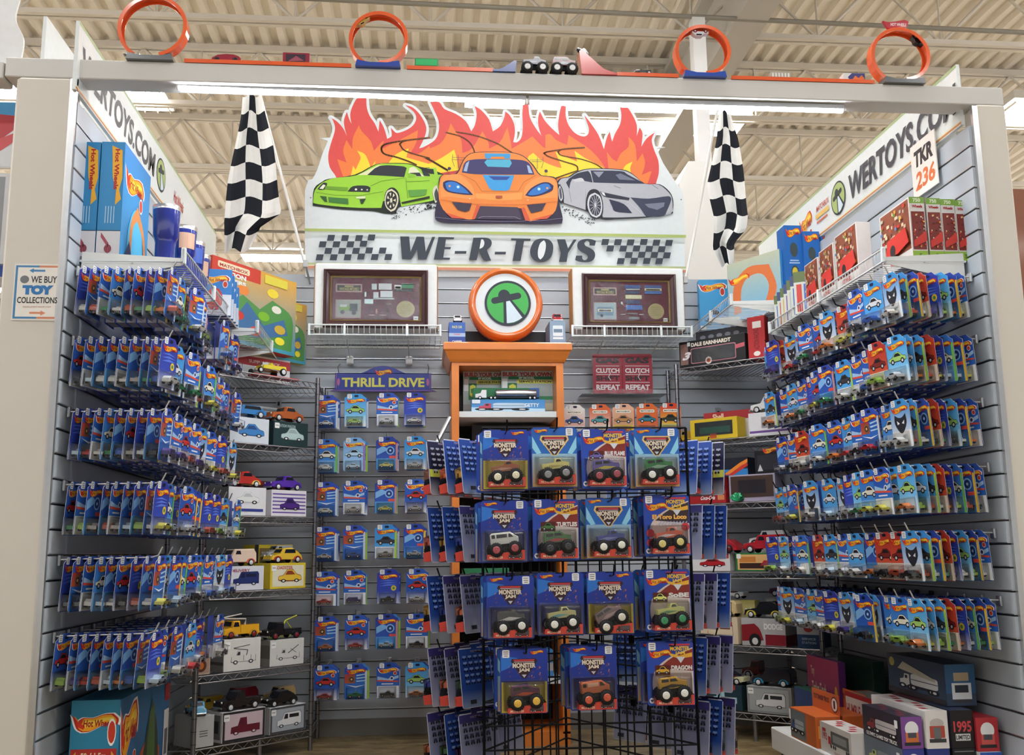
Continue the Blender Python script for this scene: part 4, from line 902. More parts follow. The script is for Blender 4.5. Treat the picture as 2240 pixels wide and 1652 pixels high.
# back wall: four columns, seven rows
GRID = [[(0,0),(1,1),(2,2),(3,3)], [(4,4),(5,5),(6,6),(7,8)], [(0,4),(2,8),(6,6),(11,8)], [(0,3),(0,13),(12,8),(9,2)], [(2,9),(2,10),(3,11),(11,0)], [(0,12),(11,9),(6,5),(2,11)], [(11,9),(0,14),(2,11),(1,12)]]
XC = [(716, 778, 846, 906), (715, 776, 845, 908), (714, 776, 845, 908), (713, 775, 845, 908), (713, 776, 848, 912), (714, 778, 848, 912), (712, 779, 848, 912)]
YT = [866, 962, 1056, 1154, 1252, 1350, 1457]
RB = ['top', 'second', 'third', 'fourth', 'fifth', 'sixth', 'bottom']; CB = ['leftmost', 'second', 'third', 'rightmost']
for r in range(7):
    for c in range(4):
        p = at(XC[r][c], YT[r]+(3, 0, -2, -3)[c], Y=4.99)
        put_hook(HOOKS_, (p.x, YB-.002, p.z+.001), 0, 'small hook holding the %s row, %s column of back wall cards' % (RB[r], CB[c]), 'back wall hooks')
        for i in range(2 if (r+c) % 3 else 3):
            ci, cc = GRID[r][c] if i == 0 else (R_.choice((0, 2, 11, 12)), R_.randrange(15))
            put_card((p.x+R_.uniform(-.004, .004)+(.006 if i else 0), 4.99+.036*i, p.z-.002-(.002*i)), R_.uniform(-.05, .05), ci, cc, '%s toy car card, %s row, %s column of the back wall, %s card' % (CARD_COL[ci], RB[r], CB[c], ORD[i]), 'toy car cards on the back wall')
for k, x in enumerate((1256, 1312, 1363, 1415, 1466)):
    p = at(x, 890-k, Y=4.97)
    put_hook(HOOKS_, (p.x, YB-.002, p.z+.001), 0, 'small hook holding the %s of five orange topped toy car stacks' % ORD[k], 'hooks of the orange cards')
    for i in range(3):
        put_card((p.x+(.010*i if k else 0), 4.97+.036*i, p.z-.002-.003*i), R_.uniform(-.05, .05), k if i == 0 else (k+i) % 5, (2, 6, 7, 6, 9)[k]+i, '%s carded toy car, %s stack right of the orange cabinet, %s card' % (('white and orange', 'orange', 'tan and yellow', 'orange', 'red and yellow')[k], ORD[k], ORD[i]), 'orange topped toy car cards', MBC_ME)

# ---------------- monster truck cards and their rack ----------------
def monster_truck(body, hub, kind, c2):
    b = MB(); b.mat = 'gloss'; L = .040
    P = {'pickup': [(-L, .014), (-L, .028), (-.004, .030), (.000, .041), (.015, .041), (.022, .031), (L, .027), (L, .014), (.03, .012), (-.03, .012)],
         'van': [(-L, .012), (-L, .040), (-.034, .044), (.018, .044), (.030, .034), (L, .028), (L, .014), (.03, .012), (-.03, .012)],
         'suv': [(-L, .013), (-L, .030), (-.036, .042), (.010, .043), (.022, .032), (L, .029), (L, .014), (.03, .012), (-.03, .012)]}[kind]
    b.loft([[(x*.96, -.0175, z*.98) for x, z in P], [(x, -.014, z) for x, z in P], [(x, .014, z) for x, z in P], [(x*.96, .0175, z*.98) for x, z in P]], body)
    b.plane((0, -.0176, 0), RI, UP, step=.0002)
    if kind == 'pickup': b.poly([(.001, .031), (.004, .038), (.013, .038), (.018, .031)], '15161a'); b.poly([(-.036, .018), (-.012, .023), (.02, .019), (-.01, .015)], c2)
    elif kind == 'van': b.rect(-.036, .029, -.026, .039, '15161a'); b.rect(-.022, .029, .008, .039, c2); b.poly([(.012, .029), (.012, .039), (.018, .039), (.026, .029)], '15161a')
    else: b.rect(-.032, .030, -.012, .038, '15161a'); b.poly([(-.008, .030), (-.008, .038), (.008, .038), (.015, .030)], '15161a'); b.poly([(-.036, .017), (-.005, .024), (.03, .018), (0, .014)], c2)
    b.mat = 'matte'; b.box((-.024, -.006, .0), (.024, .006, .013), '26262a'); b.tube([(-.026, -.012, .0), (-.012, -.010, .012)], .002, '9a9a9e'); b.tube([(.026, -.012, .0), (.012, -.010, .012)], .002, '9a9a9e')
    wb = []
    for sx in (-1, 1):
        for sy in (-1, 1):
            w = MB(); x = sx*.026
            w.lathe([(.004, -.009), (.016, -.009), (.0195, -.006), (.0195, .006), (.016, .009), (.004, .009)], '1d1c1e', 'rubber', n=20, c=(x, sy*.0215, -.003), axis='y')
            for q in range(20):
                a = 2*math.pi*q/20; w.box((x+.0192*math.cos(a)-.0014, sy*.0215-.007, -.003+.0192*math.sin(a)-.0014), (x+.0192*math.cos(a)+.0014, sy*.0215+.007, -.003+.0192*math.sin(a)+.0014), '1a1a1c', 'rubber')
            h = MB(); h.lathe([(.0105, 0), (.0095, .0022), (.006, .0005), (.0005, .0028)], hub, 'gloss', n=18, c=(x, sy*.0305, -.003), axis='y')
            wb.append((w, h))
    return b, wb
def jam_art(b, style, name, nc, pic):
    W2, Z0, Z1 = .079, -.185, .020
    b.plane((0, -.0006, 0), RI, UP, step=.00014, start=.0003)
    if style == 'A':
        b.rect(-W2+.002, Z0+.002, W2-.002, Z1-.004, '1f2a6e', None, '2440a8'); b.rect(-W2+.004, Z0+.004, W2-.004, -.085, 'c2b23a' if pic else '6a7098', None, 'a8963c' if pic else '3a3c68')
        b.poly([(-W2+.003, .0), (-.02, -.01), (-.05, -.04), (-W2+.003, -.05)], '2f78d4')
        rr = random.Random(5)
        for q in range(26): x, y = rr.uniform(-.055, .055), rr.uniform(-.078, -.03); b.poly([(x, y), (x+.006, y+.002), (x+.004, y+.006)], rr.choice(('8a4a3a', 'b87a6a', '7a6aa0')), lay=False)
        b.off += b.step
    elif style == 'B':
        b.rect(-W2+.002, Z0+.002, W2-.002, Z1-.004, '2b6fc6', None, '2460b4'); b.rect(-W2+.003, Z0+.003, W2-.003, -.07, 'c29a5a', None, '8cb4cc')
        b.poly([(-W2+.003, -.01), (-.045, -.068), (-.06, -.072), (-W2+.003, -.05)], '8fd0ea'); b.poly([(W2-.003, -.01), (.045, -.068), (.06, -.072), (W2-.003, -.05)], '8fd0ea')
        b.poly([(-.046, -.008), (.046, -.008), (.050, -.022), (.008, -.076), (-.008, -.076), (-.050, -.022)], 'e6c27a')
    else:
        b.rect(-W2+.002, Z0+.002, W2-.002, Z1-.004, '2456bc', None, '2a44a8'); b.poly(smooth([(W2-.003, .0), (.0, -.03), (-.05, -.07), (-.062, -.12), (-.05, -.178), (W2-.003, -.178)], seg=4), 'd8c8c0')
        b.poly(smooth([(W2-.003, -.004), (.01, -.03), (-.04, -.066), (W2-.003, -.076)], seg=3), '8a3028' if name != 'El Toro Loco' else '3c2c30')
        flame_logo(b, -.072, -.036, .075, .030, 0, words=True); b.poly([(0, -.018), (.03, -.026), (.074, -.016), (.074, -.030), (.03, -.036), (0, -.026)], 'eab23c')
        b.rect(-.004, .006, .068, .012, 'c8404a'); b.text('MONSTER', .0, -.010, .066, .014, 'f0c63c', bold=.04); b.text('JAM', .016, -.025, .034, .013, 'f0c63c', bold=.04)
        b.poly([(.02, -.03), (.05, -.03), (.035, -.05)], 'd8dce2')
        if name == 'El Toro Loco':
            b.text(name, -.05, -.062, .118, .016, 'f2b85a', bold=.06)
            for q in range(9): b.poly([(-.03+.011*q, -.078), (-.02+.011*q, -.068), (-.018+.011*q, -.071), (-.028+.011*q, -.081)], 'aab4d0', lay=False)
            b.off += b.step
            for x, y in ((.062, -.088), (-.058, -.108), (-.058, -.140)): b.disc(x, y, .014, 'c83c40', n=12)
        else:
            b.rrect(-.052, -.088, -.002, -.056, .003, '5a1c1c' if nc != '6fb03c' else '30343c'); car_pic(b, -.05, -.086, .046, .028, nc); b.text(name, .002, -.072, .070, .015, 'e8e4e0' if nc != '6fb03c' else '7fc04a', bold=.05) if name else None
        b.disc(-.066, -.168, .009, 'e6eaf0', n=14); b.poly([(-.072, -.165), (-.060, -.165), (-.066, -.174)], '2a3c6a')
        return
    k = -.012
    b.poly([(-.040, k), (.040, k), (.044, k-.008), (.006, k-.062), (-.006, k-.062), (-.044, k-.008)], '3a2028'); b.poly([(-.036, k-.002), (.036, k-.002), (.032, k-.008), (-.032, k-.008)], 'c8404a'); b.rect(-.034, k-.011, .034, k-.0095, 'e8e4e0')
    b.text('MONSTER', -.038, k-.029, .076, .016, 'e9dcc8', bold=.05); b.text('JAM', -.018, k-.044, .036, .014, 'e9dcc8', bold=.05); b.poly([(-.008, k-.050), (.008, k-.050), (0, k-.060)], 'c8ccd6')
    flame_logo(b, -.068 if style == 'B' or pic == 0 else .02, .000, .044, .014, 0, words=True)
def jam_back(b, v):
    b.plane((0, .0006, 0), (-1, 0, 0), UP, step=.00014, start=.0003); W2 = .079
    base = ('234594', '171b3c', '8386a4')[v]; b.rect(-W2+.002, -.183, W2-.002, .016, base); b.rect(-W2+.003, -.183, W2-.003, -.125, ('7c8eac', '8e8e92', 'a4a4b4')[v], None, base)
    if v == 1: b.rect(-W2+.003, -.118, W2-.003, -.090, 'b8bc4a')
    if v == 2: b.rect(-W2+.003, -.012, W2-.003, .016, '3a3474')
    for r in range(5 if v != 2 else 4):
        for c in range(5):
            x, y = -.062+.027*c, -.016-.021*r; dk = '11131c' if v else '0f1a40'; b.rect(x, y, x+.018, y+.009, ('7a94d0', '9a9cac', '3a3c58')[v])
            b.disc(x+.003, y-.002, .0048, dk, n=7); b.disc(x+.015, y-.002, .0048, dk, n=7)
    b.rect(-.05, -.172, -.02, -.158, '2a2a30'); b.text('MONSTER JAM', -.03, .0, .05, .010, 'b8a4b8')
JAM = [  # px, py of the hook, style, name on the card, body colour, hub, kind, second colour, words for the label
    (1105, 953, 'A', '', 'b4683c', 'e6e0c4', 'pickup', 'd8a080', 1, 'copper pickup on yellow backing', 'top', 'leftmost'), (1212, 948, 'B', '', 'ece08c', '8a8a8c', 'pickup', 'c8b860', 0, 'cream pickup with grey hubs', 'top', 'second'),
    (1320, 951, 'C', 'BLUE FLAME', '6f62a8', '9c4450', 'suv', 'd8c850', 0, 'purple and yellow truck', 'top', 'third'), (1435, 949, 'B', '', '2f8a3c', 'e9e9e4', 'suv', '9ac0a0', 0, 'green truck with white hubs', 'top', 'rightmost'),
    (1103, 1108, 'A', '', 'eeeee6', 'a04048', 'van', '2a2a2e', 0, 'white van with dark red hubs', 'second', 'leftmost'), (1215, 1105, 'C', 'TURTLES', '4c7a3c', '2a2a2c', 'suv', 'b84438', 0, 'green and red truck with black hubs', 'second', 'second'),
    (1330, 1102, 'B', '', '4450a0', 'e6e6d8', 'pickup', '8a92d0', 0, 'blue pickup with white hubs', 'second', 'third'), (1457, 1096, 'C', 'El Toro Loco', 'e0663c', 'd8c878', 'pickup', 'f0d8d0', 0, 'orange pickup with yellow hubs', 'second', 'rightmost'),
    (1116, 1273, 'A', '', '26262c', 'dedcd4', 'suv', 'e8e6e0', 0, 'black and white truck', 'third', 'leftmost'), (1225, 1266, 'A', '', 'dfd68c', 'e6e6dc', 'pickup', '6ab4b4', 0, 'pale yellow and teal pickup', 'third', 'second'),
    (1334, 1264, 'A', '', '8c6a66', 'd8d4c4', 'suv', 'c8a8a0', 1, 'tilted brown truck', 'third', 'third'), (1459, 1259, 'C', 'SoBE', 'dfe07a', '2f8a58', 'pickup', '5a9a4a', 0, 'lime pickup with green hubs', 'third', 'rightmost'),
    (1146, 1433, 'A', '', '6a2c58', 'e8b84a', 'suv', 'd8502c', 1, 'red and purple truck with yellow hubs', 'fourth', 'leftmost'), (1297, 1426, 'A', '', 'e07848', 'd05a3c', 'van', 'f0c0a0', 0, 'orange truck with orange hubs', 'fourth', 'middle'),
    (1465, 1417, 'C', 'DRAGON', 'e2ae3c', 'e8e8e0', 'suv', '2a2418', 0, 'yellow and black truck with white hubs', 'fourth', 'rightmost')]
OUT2 = [(-.079, -.180), (-.074, -.185), (.074, -.185), (.079, -.180), (.079, .012), (.071, .02), (.016, .02), (.013, .008), (-.013, .008), (-.016, .02), (-.071, .02), (-.079, .012)]
def jam_card(style, name, body, hub, kind, c2, pic, v, tilt=0):
    t = thing('truck_card', 'x', 'toy truck')
    b = MB(); b.mat = 'paper'; b.prism(OUT2, -.0006, .0006, '24409c', side='c8ccd8'); jam_art(b, style, name, body, pic); jam_back(b, v); b.build('card_back', t)
    blister(-.066, .066, -.172, -.082, .052, .010).build('blister', t)
    b = MB(); b.mat = 'paper'; b.add([(-.060, -.004, -.176), (.064, -.004, -.176), (.064, -.052, -.176), (-.060, -.052, -.176), (-.060, -.004, -.150), (.064, -.004, -.140), (.064, -.053, -.144), (-.060, -.053, -.160)], [(0, 3, 2, 1), (3, 7, 6, 2), (0, 4, 7, 3), (1, 2, 6, 5)], 'cf4a3c')
    b.plane((-.060, -.0532, -.176), RI, UP, start=.0004); b.text('MONSTER', .006, .003, .045, .008, 'f0c8b0', bold=.03, shear=.2); truck_pic(b, .07, .003, .045, .022, '3a3438', '5a4a4c', 4); b.build('name_strip', t)
    tb, wh = monster_truck(body, hub, kind, c2)
    tr = tb.build('toy_truck', t); tr.location = (0, -.030, -.138); tr.rotation_euler = (0, -.10-tilt, .0); tr.scale = (1.17, 1.0, 1.17)
    for w, h in wh:
        w.build('wheel', tr); h.build('hub', tr)
    b = MB(); sx = .040 if (style in 'AB' and pic == 0) else -.072; b.plane((sx, -.0016, -.008), RI, UP, start=.0006); sticker(b, 0, 0, .024, .025); b.build('price_sticker', t)
    return t
# the rack: three wire grid panels joined in a triangle
VA, VB_, VC = Vector((.215, 3.56, 0)), Vector((.955, 3.56, 0)), Vector((.585, 4.20, 0))
rk = thing('grid_rack', 'three sided black wire grid rack full of monster truck cards in the booth centre', 'rack', (.585, 3.78, 0)); RO = Vector((.585, 3.78, 0))
def panel(a, c):
    b = MB(); b.mat = 'matte'; a = a-RO; c = c-RO; d = c-a; n = 9; z0, z1 = .06, 1.315
    for i in range(n+1):
        p = a+d*i/n; r = .0055 if i in (0, n) else .0032; b.tube([tuple(p+Vector((0, 0, z0))), tuple(p+Vector((0, 0, z1)))], r, '19191c', n=6)
    z = z0
    while z < z1+.01:
        b.tube([tuple(a+Vector((0, 0, z))), tuple(c+Vector((0, 0, z)))], .0034, '19191c', n=6)
        z += .0785
    b.build('grid_panel', rk)
panel(VA, VB_); panel(VB_, VC); panel(VC, VA)
for p in (VA, VB_, VC):
    b = MB(); b.mat = 'rubber'; q = p-RO; b.lathe([(.004, -.006), (.03, -.006), (.03, .006), (.004, .006)], '1c1c1e', n=16, c=(q.x, q.y, .03), axis='x'); b.box((q.x-.012, q.y-.01, .05), (q.x+.012, q.y+.01, .066), '2a2a2e'); b.build('caster', rk)
a = at(944, 975, Y=3.9)-RO; c = at(984, 914, Y=4.0)-RO
b = MB(); b.tube([tuple(a-Vector((0, 0, .03))), tuple(c)], .0085, 'a4a4a6', 'metal', n=10); b.build('sign_holder_tube', rk)
JH = hook_mesh(.25, .003, '1c1c20', .03).build('wire_hook', link=False).data
protos = []
for (px, py, st, nm, body, hub, kind, c2, pic, desc, rown, coln) in JAM:
    t = jam_card(st, nm, body, hub, kind, c2, pic, R_.randrange(3), .45 if 'tilted' in desc else 0); protos.append(t)
    p = at(px, py, Y=3.39); t.location = p; t.rotation_euler = (0, 0, R_.uniform(-.05, .05))
    t['label'] = '%s, front card, %s column, %s row of black rack' % (desc, coln, rown); t['group'] = 'monster truck cards on the front of the rack'
    put_hook(JH, (p.x, 3.556, p.z+.004), 0, 'black hook of the %s column in the %s row of the wire rack' % (coln, rown), 'front hooks of the wire rack')
k = 0
for (px, py, *q) in JAM:
    rown, coln = q[-2], q[-1]; p = at(px, py, Y=3.39)
    for i in (1, 2):
        pt = protos[(k*5+i*3) % 15]; k += 1
        dup(pt, (p.x-.006*i-R_.uniform(0, .006), 3.39+.056*i, p.z-.002), R_.uniform(-.05, .05), 'monster truck card behind the front one, %s column, %s row, %s card' % (coln, rown, ORD[i]), 'monster truck cards on the front of the rack')
def side_hooks(A, C, sgn, rows, lab):
    d = (C-A).normalized(); n = Vector((d.y, -d.x, 0)); n = n if n.x*sgn > 0 else -n; rz = math.atan2(n.x, -n.y); kk = 0
    for r, (z, cnt) in enumerate(rows):
        for h, s0 in enumerate((.13, .33, .53)):
            base = A+d*s0
            hk = (base.x, base.y, z+.004); put_hook(JH, (hk[0]+n.x*.005, hk[1]+n.y*.005, hk[2]), rz, 'black hook on the %s side of the wire rack, %s row, %s along' % (lab, ROWN[r], ORD[h]), '%s side hooks of the wire rack' % lab)
            for i in range(cnt if h == 0 else 2):
                pt = protos[(kk*7+r*3+h) % 15]; kk += 1; q = base+n*(.235-.066*i)
                dup(pt, (q.x, q.y, z), rz+sgn*.24+R_.uniform(-.08, .08), 'back printed monster truck card, %s rack side, %s row, %s hook, %s card' % (lab, ROWN[r], ORD[h], ORD[i]), 'monster truck cards on the %s side of the rack' % lab, tilt=.13)
side_hooks(VA, VC, -1, [(at(985, y, Y=3.75).z, c) for y, c in ((975, 3), (1120, 3), (1270, 3), (1428, 3), (1570, 3))], 'left')
side_hooks(VB_, VC, 1, [(at(1530, y, Y=3.7).z, c) for y, c in ((975, 3), (1115, 3), (1265, 3), (1405, 3), (1545, 3))], 'right')

# ---------------- model vehicles and cartons ----------------
VP = {'sedan': [(-.5, .09), (-.48, .19), (-.20, .235), (-.10, .37), (.16, .39), (.36, .29), (.47, .18), (.49, .09)],
      'coupe': [(-.5, .09), (-.48, .22), (-.14, .25), (-.08, .38), (.12, .39), (.30, .27), (.46, .2), (.49, .09)],
      'van': [(-.5, .10), (-.48, .21), (-.22, .25), (-.13, .40), (.42, .41), (.48, .33), (.49, .10)],
      'pickup': [(-.5, .09), (-.48, .21), (-.2, .24), (-.12, .38), (.06, .39), (.09, .23), (.5, .23), (.5, .09)],
      'convertible': [(-.5, .09), (-.49, .17), (-.15, .185), (.18, .175), (.42, .21), (.5, .19), (.49, .09)],
      'wagon': [(-.5, .09), (-.49, .18), (-.22, .19), (-.13, .29), (.32, .29), (.44, .19), (.5, .18), (.49, .09)],
      'truck': [(-.5, .10), (-.48, .22), (-.28, .25), (-.24, .40), (-.06, .40), (-.05, .14), (.5, .14), (.5, .10)],
      'hotrod': [(-.30, .13), (-.28, .22), (-.06, .24), (-.02, .30), (.02, .24), (.40, .25), (.42, .13)],
      'streamliner': [(-.5, .06), (-.50, .16), (-.42, .24), (-.25, .30), (.0, .31), (.3, .27), (.49, .14), (.5, .06)]}
def model(name, lab, kind, L, col, col2, loc, rz, cat='toy car', hub='d8dade', group=None, windows='1b1e26', extra=None):
    t = thing(name, lab, cat, loc, rz, group=group); P = [(x*L, z*L) for x, z in VP[kind]]; Wd = L*.19
    b = MB(); b.mat = 'gloss'
    def sl(y, k, kz): return [(x*k, y, z*kz if z > .2*L else z) for x, z in P]
    b.loft([sl(-Wd, .97, .93), sl(-Wd*.82, 1, 1), sl(Wd*.82, 1, 1), sl(Wd, .97, .93)], col)
    big = kind in ('truck',); wr = L*(.085 if kind != 'hotrod' else .07); wx = (-.31, .31) if kind != 'hotrod' else (-.38, .30)
    if kind not in ('hotrod', 'streamliner'):
        for x in wx:      # fenders
            for s in (-1, 1):
                arc = [(x*L+wr*1.45*math.cos(a), wr*.9+wr*1.25*math.sin(a)) for a in [math.pi*k/8 for k in range(9)]]
                b.prism(arc, s*Wd*.80 if s > 0 else -Wd*1.12, Wd*1.12 if s > 0 else -Wd*.80, col2)
    b.build('body', t)
    if kind not in ('convertible', 'hotrod', 'streamliner'):
        b = MB(); b.mat = 'gloss'; zz = {'sedan': (.25, .345, -.08, .26), 'coupe': (.27, .35, -.05, .20), 'van': (.28, .365, -.11, .04 if windows == '1b1e26' else .04), 'pickup': (.26, .35, -.09, .05), 'wagon': (.20, .27, -.11, .34), 'truck': (.27, .37, -.23, -.08)}[kind]
        for s in (-1, 1):
            y = s*(Wd*.96); pts = [((zz[2]-.015)*L, y, zz[0]*L), (zz[3]*L, y, zz[0]*L), ((zz[3]-.03)*L, y, zz[1]*L), ((zz[2]+.02)*L, y, zz[1]*L)]
            b.add([(p[0], p[1]+s*Wd*.06, p[2]) for p in pts], [(0, 1, 2, 3)] if s < 0 else [(3, 2, 1, 0)], windows)
        x0, x1 = P[2][0], P[3][0]; z0, z1 = P[2][1], P[3][1]
        b.add([(x0+(x1-x0)*.2-.001, -Wd*.75, z0+(z1-z0)*.2), (x0+(x1-x0)*.2-.001, Wd*.75, z0+(z1-z0)*.2), (x0+(x1-x0)*.85-.001, Wd*.7, z0+(z1-z0)*.85), (x0+(x1-x0)*.85-.001, -Wd*.7, z0+(z1-z0)*.85)], [(0, 3, 2, 1)], windows)
        b.build('windows', t)
    elif kind == 'convertible':
        b = MB(); b.box((-.12*L, -Wd*.8, .18*L), (-.11*L, Wd*.8, .26*L), 'aab4bc', 'clear'); b.box((-.09*L, -Wd*.7, .17*L), (.16*L, Wd*.7, .20*L), '6a2c24', 'matte'); b.build('seats', t)
    for x in wx:
        for s in (-1, 1):
            b = MB(); rr = wr*(1.35 if (kind == 'hotrod' and x > 0) else 1); c = (x*L, s*Wd*1.0, rr)
            b.lathe([(.0005, -Wd*.16), (rr*.85, -Wd*.16), (rr, -Wd*.08), (rr, Wd*.10), (rr*.85, Wd*.16), (.0005, Wd*.16)], '17171a', 'rubber', n=16, c=c, axis='y')
            b.lathe([(rr*.62, 0), (rr*.5, .0012), (.0005, .002)], hub, 'gloss', n=14, c=(c[0], c[1]+s*Wd*.17, c[2]), axis='y' )
            b.build('wheel', t)
    b = MB(); b.mat = 'metal'
    b.cbox((-.525*L if kind != 'hotrod' else -.36*L, -Wd*.95, .06*L), (-.505*L if kind != 'hotrod' else -.34*L, Wd*.95, .10*L), 'd6d8dc', b=.001)
    b.build('bumper', t)
    if kind != 'streamliner':
        b = MB()
        for s in (-1, 1): b.lathe([(.0005, -.002), (.024*L, 0), (.022*L, .006), (.0005, .008)], 'e8e4d4', 'gloss', n=10, c=((-.49 if kind != 'hotrod' else -.31)*L, s*Wd*.68, .19*L), axis='x')
        b.build('headlights', t)
    if kind == 'hotrod':
        b = MB(); b.mat = 'metal'; b.box((-.24*L, -Wd*.4, .14*L), (-.06*L, Wd*.4, .30*L), 'c8cacc')
        for s in (-1, 1): b.tube([(-.22*L, s*Wd*.5, .18*L), (.0, s*Wd*.9, .12*L), (.2*L, s*Wd*.9, .12*L)], .010*L, 'c8cacc', n=6)
        b.tube([(-.40*L, 0, .10*L), (-.2*L, 0, .12*L)], .02*L, 'b0b2b4', n=6); b.build('engine', t)
    if extra == 'boom':
        b = MB(); b.mat = 'gloss'; b.box((-.02*L, -Wd*.9, .14*L), (.48*L, Wd*.9, .30*L), col); b.build('utility_bed', t)
        b = MB(); b.mat = 'gloss'; b.tube([(.2*L, 0, .30*L), (.22*L, 0, .42*L), (-.45*L, 0, .46*L)], .018*L, 'e8e8e4', n=6); b.tube([(-.45*L, 0, .47*L), (.1*L, 0, .54*L)], .016*L, 'e8e8e4', n=6); b.cbox((-.52*L, -.04*L, .42*L), (-.44*L, .04*L, .50*L), 'e8e8e4', b=.002); b.build('bucket_boom', t)
    if extra == 'tow':
        b = MB(); b.mat = 'gloss'; b.box((-.02*L, -Wd*.9, .14*L), (.48*L, Wd*.9, .24*L), '26262a'); b.build('utility_bed', t)
        b = MB(); b.mat = 'gloss'; b.tube([(.05*L, 0, .24*L), (.12*L, 0, .42*L), (.46*L, 0, .52*L)], .02*L, 'c9cf3c', n=6); b.tube([(.3*L, 0, .24*L), (.14*L, 0, .42*L)], .014*L, 'c9cf3c', n=6); b.build('tow_boom', t)
    if extra == 'tank':
        b = MB(); b.mat = 'gloss'; b.lathe([(.0005, -.26*L), (Wd*.8, -.25*L), (Wd*.95, -.22*L), (Wd*.95, .22*L), (Wd*.8, .25*L), (.0005, .26*L)], col2, n=20, c=(.22*L, 0, .29*L), axis='x'); b.build('tank', t)
    return t
def carton(name, lab, loc, rz, w, d, h, col, front=None, left=None, right=None, top=None, group=None, cat='box', window=None):
    t = thing(name, lab, cat, loc, rz, group); b = MB(); b.mat = 'paper'; b.cbox((-w/2, -d/2, 0), (w/2, d/2, h), col, b=.0012)
    for art, o, u, W_ in ((front, (-w/2, -d/2, 0), RI, w), (left, (-w/2, d/2, 0), (0, -1, 0), d), (right, (w/2, -d/2, 0), (0, 1, 0), d)):
        if art: b.plane(o, u, UP, W_, h, step=.00015, start=.0004); art(b)
    if top: b.plane((-w/2, -d/2, h), RI, (0, 1, 0), w, d, step=.00015, start=.0004); top(b)
    b.build('carton', t)
    if window:
        x0, y0, x1, y1 = window; b = MB(); b.box((-w/2+w*x0, -d/2-.0022, h*y0), (-w/2+w*x1, -d/2-.0016, h*y1), 'ffffff', 'window_film'); b.build('window', t)
    return t
def draw(bg, ink, body, border=None, words=None, wc='3a3c42', van=False, tagc=True):
    def f(b):
        b.rect(.01, .01, .99, .99, border or bg)
        if border: b.rect(.06, .09, .94, .91, bg)
        line_truck(b, .20, .14, .66, .66, body, ink, van) if van else car_pic(b, .22, .16, .66, .62, body, ink, hub='e6e6e4')
        if words: b.text(words, .12, .76, .5, .12, wc, bold=.02)
        if tagc: b.rrect(.03, .70, .16, .92, .02, 'f0f0ee'); b.rect(.05, .80, .14, .83, '909296')
    return f
def bars(cols):
    def f(b):
        for k, (y0, y1, c) in enumerate(cols): b.rect(0, y0, 1, y1, c)
    return f
class Unit:
    def __init__(s, a, c, zs): s.a = Vector((*a, 0)); s.c = Vector((*c, 0)); s.u = (s.c-s.a).normalized(); s.n = Vector((s.u.y, -s.u.x, 0)); s.rz = math.atan2(s.n.x, -s.n.y); s.zs = zs
    def pos(s, k, t, back): p = s.a+s.u*t-s.n*back; return (p.x, p.y, s.zs[k]+.009)
def corner_unit(lab, pts, foot, zs):
    o = Vector((sum(p[0] for p in pts)/5, sum(p[1] for p in pts)/5, 0)); t = thing('corner_shelving', lab, 'shelf', o)
    Q = [Vector((p[0]-o.x, p[1]-o.y, 0)) for p in pts]; m = '4a4a4e'
    for q in Q:
        b = MB(); b.tube([(q.x, q.y, .0), (q.x, q.y, zs[-1]+.03)], .0105, '8c8c90', 'metal', n=10)
        z = .06
        while z < zs[-1]: b.tube([(q.x, q.y, z), (q.x, q.y, z+.003)], .0118, '5a5a5e', 'metal', n=10, cap=False); z += .0254*2
        b.build('post', t)
    b = MB(); f = Vector((foot[0]-o.x, foot[1]-o.y, 0)); b.tube([tuple(f), tuple(f+Vector((0, 0, zs[0])))], .011, '9a9a9e', 'metal', n=10); b.build('front_foot', t)
    for z in zs:
        b = MB(); b.mat = 'metal'
        for i in range(5):
            a, c = Q[i], Q[(i+1) % 5]; L = (c-a).length; d = (c-a).normalized(); up = Vector((0, 0, 1))
            b.tube([tuple(a+up*(z+.004)), tuple(c+up*(z+.004))], .003, 'b8b8bc', n=6); b.tube([tuple(a+up*(z-.024)), tuple(c+up*(z-.024))], .003, 'b8b8bc', n=6)
            n = max(4, int(L/.030)); b.tube([tuple(a+d*L*k/n+up*(z+.003 if k % 2 else z-.023)) for k in range(n+1)], .002, 'a8a8ac', n=4)
        # deck wires run from the back edge to the front ones
        x0, x1 = min(q.x for q in Q), max(q.x for q in Q)
        k = 0
        while x0+.024*k < x1:
            x = x0+.024*k; ys = []
            for i in range(5):
                a, c = Q[i], Q[(i+1) % 5]
                if (a.x-x)*(c.x-x) < 0: ys.append(a.y+(c.y-a.y)*(x-a.x)/(c.x-a.x))
            if len(ys) >= 2: b.tube([(x, min(ys), z), (x, max(ys), z)], .0017, '6a6a6e', n=4)
            k += 1
        b.build('shelf', t)
LU = Unit((-.93, 4.43), (-.50, 4.86), [.084, .376, .716, 1.043, 1.367, 1.688])
RU = Unit((1.30, 4.98), (1.79, 4.50), [.12, .423, .765, 1.093, 1.407, 1.786])
corner_unit('wire corner shelving on the left holding model cars on their boxes', [(-.93, 4.43), (-.50, 4.86), (-.50, 5.16), (-1.07, 5.16), (-1.07, 4.43)], (-.70, 4.68), LU.zs)
corner_unit('wire corner shelving on the right holding model trucks and window boxes', [(1.30, 4.98), (1.79, 4.50), (1.875, 4.50), (1.875, 5.16), (1.30, 5.16)], (1.55, 4.76), RU.zs)
def onbox(U, k, t, back, h): p = U.pos(k, t, back); return (p[0], p[1], p[2]+h)
def B(U, k, t, w, d, h, col, art, lab, back=0, side=None, name='model_box', window=None):
    z = U.pos(k, t, back+d/2+.012); return carton(name, lab, z, U.rz, w, d, h, col, front=art, left=side if U is LU else None, right=side if U is RU else None, window=window)
